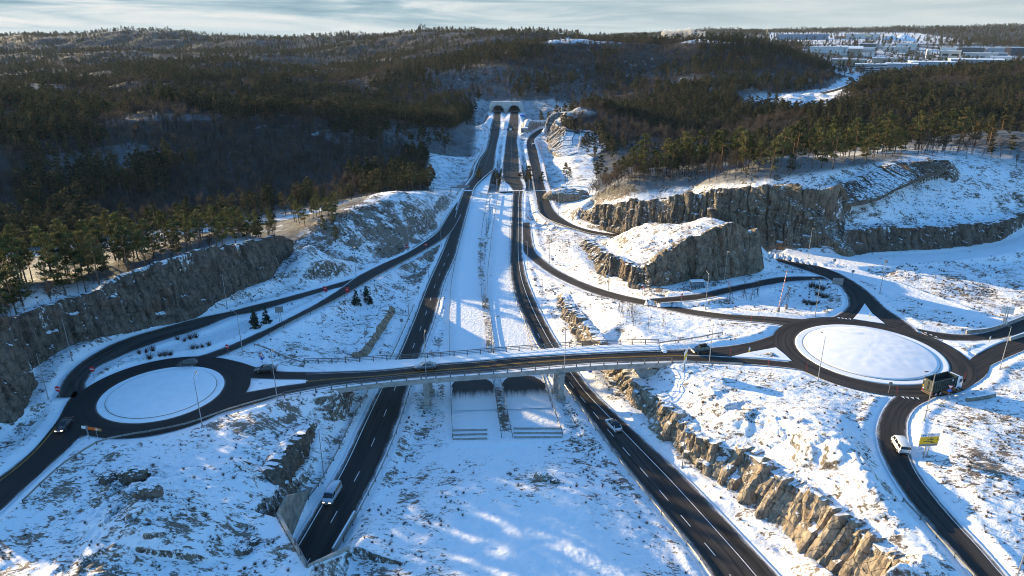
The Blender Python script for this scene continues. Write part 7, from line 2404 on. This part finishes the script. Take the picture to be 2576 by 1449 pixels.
building(2131, 2206, 98, 2000, 13, 60, 'pale hall with an orange sign on the skyline', (.45, .47, .48), sign=[(.66, 9.5, 14, 4, MAT_SYEL)])
building(2100, 2132, 97, 2050, 7, 30, 'low brown hall left of the orange-signed hall', (.20, .14, .11))
building(2366, 2402, 132, 1500, 9, 30, 'white hall right of the two white silos', W_, bands=[(.1, .5, 2, 5, GW)])
building(2368, 2412, 143, 1380, 11, 30, 'cream building with dark windows below the silos', (.50, .46, .40), bands=[(.1, .4, 2, 6, GW), (.55, .9, 2, 6, GW)])
building(2423, 2471, 130, 1520, 9, 34, 'dark flat hall at the right of the estate', D_)
building(2486, 2522, 132, 1500, 9, 34, 'pale hall near the right edge of the estate', G_)
building(2522, 2556, 131, 1530, 10, 34, 'brown-grey hall at the far right of the estate', (.22, .18, .16))
building(2548, 2600, 132, 1500, 10, 40, 'dark hall cut by the right edge of the picture', D_)
building(2427, 2502, 146, 1340, 9, 36, 'long pale low hall below the dark flat hall', (.42, .42, .40), doors=4)
building(2502, 2530, 145, 1350, 8, 30, 'small grey hall right of the long pale low hall', G_)
building(2492, 2538, 155, 1230, 8.5, 30, 'white box building at the edge of the right woods', W_)
building(1728, 1834, 105, 2150, 13, 70, 'long hall with a red end wall on the skyline, right of the steam', (.33, .35, .36), sign=[(.03, 6, 8, 11, MAT_RED)])
building(1828, 1872, 107.5, 2120, 9, 40, 'low hall at the right end of the skyline hall with the red end', G_)
for i, (xa, xb, yb, c) in enumerate(((1500, 1516, 106, W_), (1522, 1534, 106, B_), (1545, 1560, 105, G_), (1566, 1576, 106, W_), (1596, 1608, 106, W_), (1612, 1622, 107, W_), (1625, 1636, 105, B_), (1652, 1662, 107, W_), (1672, 1684, 106, G_), (1694, 1704, 106, W_))):
    building(xa, xb, yb, 2200, 7, 14, f'tiny snow-roofed house on the skyline, {("first", "second", "third", "fourth", "fifth", "sixth", "seventh", "eighth", "ninth", "tenth")[i]} of ten from the left', c, roof=4)
# silos
for i, px in enumerate((2331, 2338)):
    p = atd(px, 143, 1400)
    r = empty('silo', tuple(p), 0, f'tall white round silo in the estate, {"left" if i == 0 else "right"} one of the pair', 'silo', 'pair of white silos')
    b = MB(); b.tube([(0, 0, -4), (0, 0, 13)], 2.6, 16); b.build('tank', M('silo_white', (.72, .70, .64), .5), r)
    b = MB(); b.tube([(0, 0, 13), (0, 0, 14.4), (0, 0, 15)], [2.6, 1.5, .3], 16); b.build('dome_roof', MAT_SNOW, r)
# mast and quarry heaps
p = atd(1929, 86, 2400); b = MB(); b.tube([(0, 0, -5), (0, 0, 34)], [1.0, .3], 5); o = b.build('radio_mast', MAT_STEEL); o.location = tuple(p); tag(o, 'thin radio mast on the far skyline ridge', 'mast')


def heap(px, py, d, w, h, label, mat, seed):
    p = atd(px, py, d); n = 20
    u, v = np.meshgrid(np.linspace(-1, 1, n), np.linspace(-1, 1, n), indexing='ij')
    rr = np.hypot(u, v); z = np.clip(1 - rr, 0, 1) * h * (.75 + .6 * fbm(u * 2 + seed, v * 2, oct=3, seed=seed)) - 3 * (rr > .97)
    me = np_mesh('snow_heap', np.stack([u * w / 2, v * w / 3, z], -1).reshape(-1, 3), grid_faces(n, n), False)
    if me.polygons[n].normal.z < 0: me.flip_normals()
    o = link_mesh('snow_heap', me, mat); o.location = tuple(p); tag(o, label, 'heap')


heap(1512, 106, 2200, 45, 16, 'pointed snowy heap on the skyline left of the small houses', MAT_SNOW, 1)
heap(1880, 106, 2000, 60, 18, 'snowy quarry heap on the skyline at the middle right', MAT_SNOW, 2)
heap(1908, 104, 2050, 70, 20, 'tan quarry face on the skyline, right of a snowy heap', M('quarry_rock', (.40, .28, .19), .9, var=.3, vscale=.1), 3)
heap(2242, 101, 2000, 60, 14, 'left white heap behind the estate', MAT_SNOW, 4)
heap(2272, 103, 1980, 85, 20, 'large white heap behind the middle of the estate', MAT_SNOW, 5)

# steam over the plant
def steam():
    rng = np.random.default_rng(5)
    bm = bmesh.new()
    p0 = atd(1690, 97, 2250)
    for i in range(26):
        t = i / 25
        x = -40 + 150 * t + rng.normal() * 6; z = 4 + 16 * math.sin(t * 2.6) + rng.normal() * 4; rr = rng.uniform(6, 12) * (1.2 - .6 * abs(t - .45))
        bmesh.ops.create_icosphere(bm, subdivisions=3, radius=rr, matrix=Matrix.Translation((x, rng.normal() * 8, z)))
    for v in bm.verts:
        n = vnoise(np.array([v.co.x / 5.0]), np.array([v.co.y / 5.0]), np.array([v.co.z / 5.0]), 3)[0] - .5
        v.co += v.normal * float(n) * 7
    me = bpy.data.meshes.new('steam'); bm.to_mesh(me); bm.free()
    t = NT('steam_vapour'); t.t.nodes.remove(t.b)
    v = t.n('ShaderNodeVolumePrincipled'); v.inputs['Color'].default_value = (.95, .95, .95, 1); v.inputs['Density'].default_value = .10; v.inputs['Anisotropy'].default_value = .2
    t.l(v.outputs[0], t.out.inputs['Volume'])
    o = link_mesh('steam', me, t.m); o.location = tuple(p0); tag(o, 'white steam drifting from the plant on the skyline', 'steam', kind='stuff')


steam()

# ------------------------------------------------------------------ thin winter haze
HAZE = True
if HAZE:
    me = bpy.data.meshes.new('haze')
    x0, x1, y0, y1, z0, z1 = -8200, 8200, -60, 9700, float(Z.min()) - 20, max(float(Z.max()) + 40, 150)
    vs = [(x0, y0, z0), (x1, y0, z0), (x1, y1, z0), (x0, y1, z0), (x0, y0, z1), (x1, y0, z1), (x1, y1, z1), (x0, y1, z1)]
    me.from_pydata(vs, [], [(0, 3, 2, 1), (4, 5, 6, 7), (0, 1, 5, 4), (1, 2, 6, 5), (2, 3, 7, 6), (3, 0, 4, 7)])
    t = NT('winter_haze'); t.t.nodes.remove(t.b)
    v = t.n('ShaderNodeVolumePrincipled'); v.inputs['Color'].default_value = (.72, .86, 1.0, 1); v.inputs['Density'].default_value = .00002; v.inputs['Anisotropy'].default_value = .0
    t.l(v.outputs[0], t.out.inputs['Volume'])
    tag(link_mesh('haze', me, t.m), 'thin haze in the air', kind='stuff')
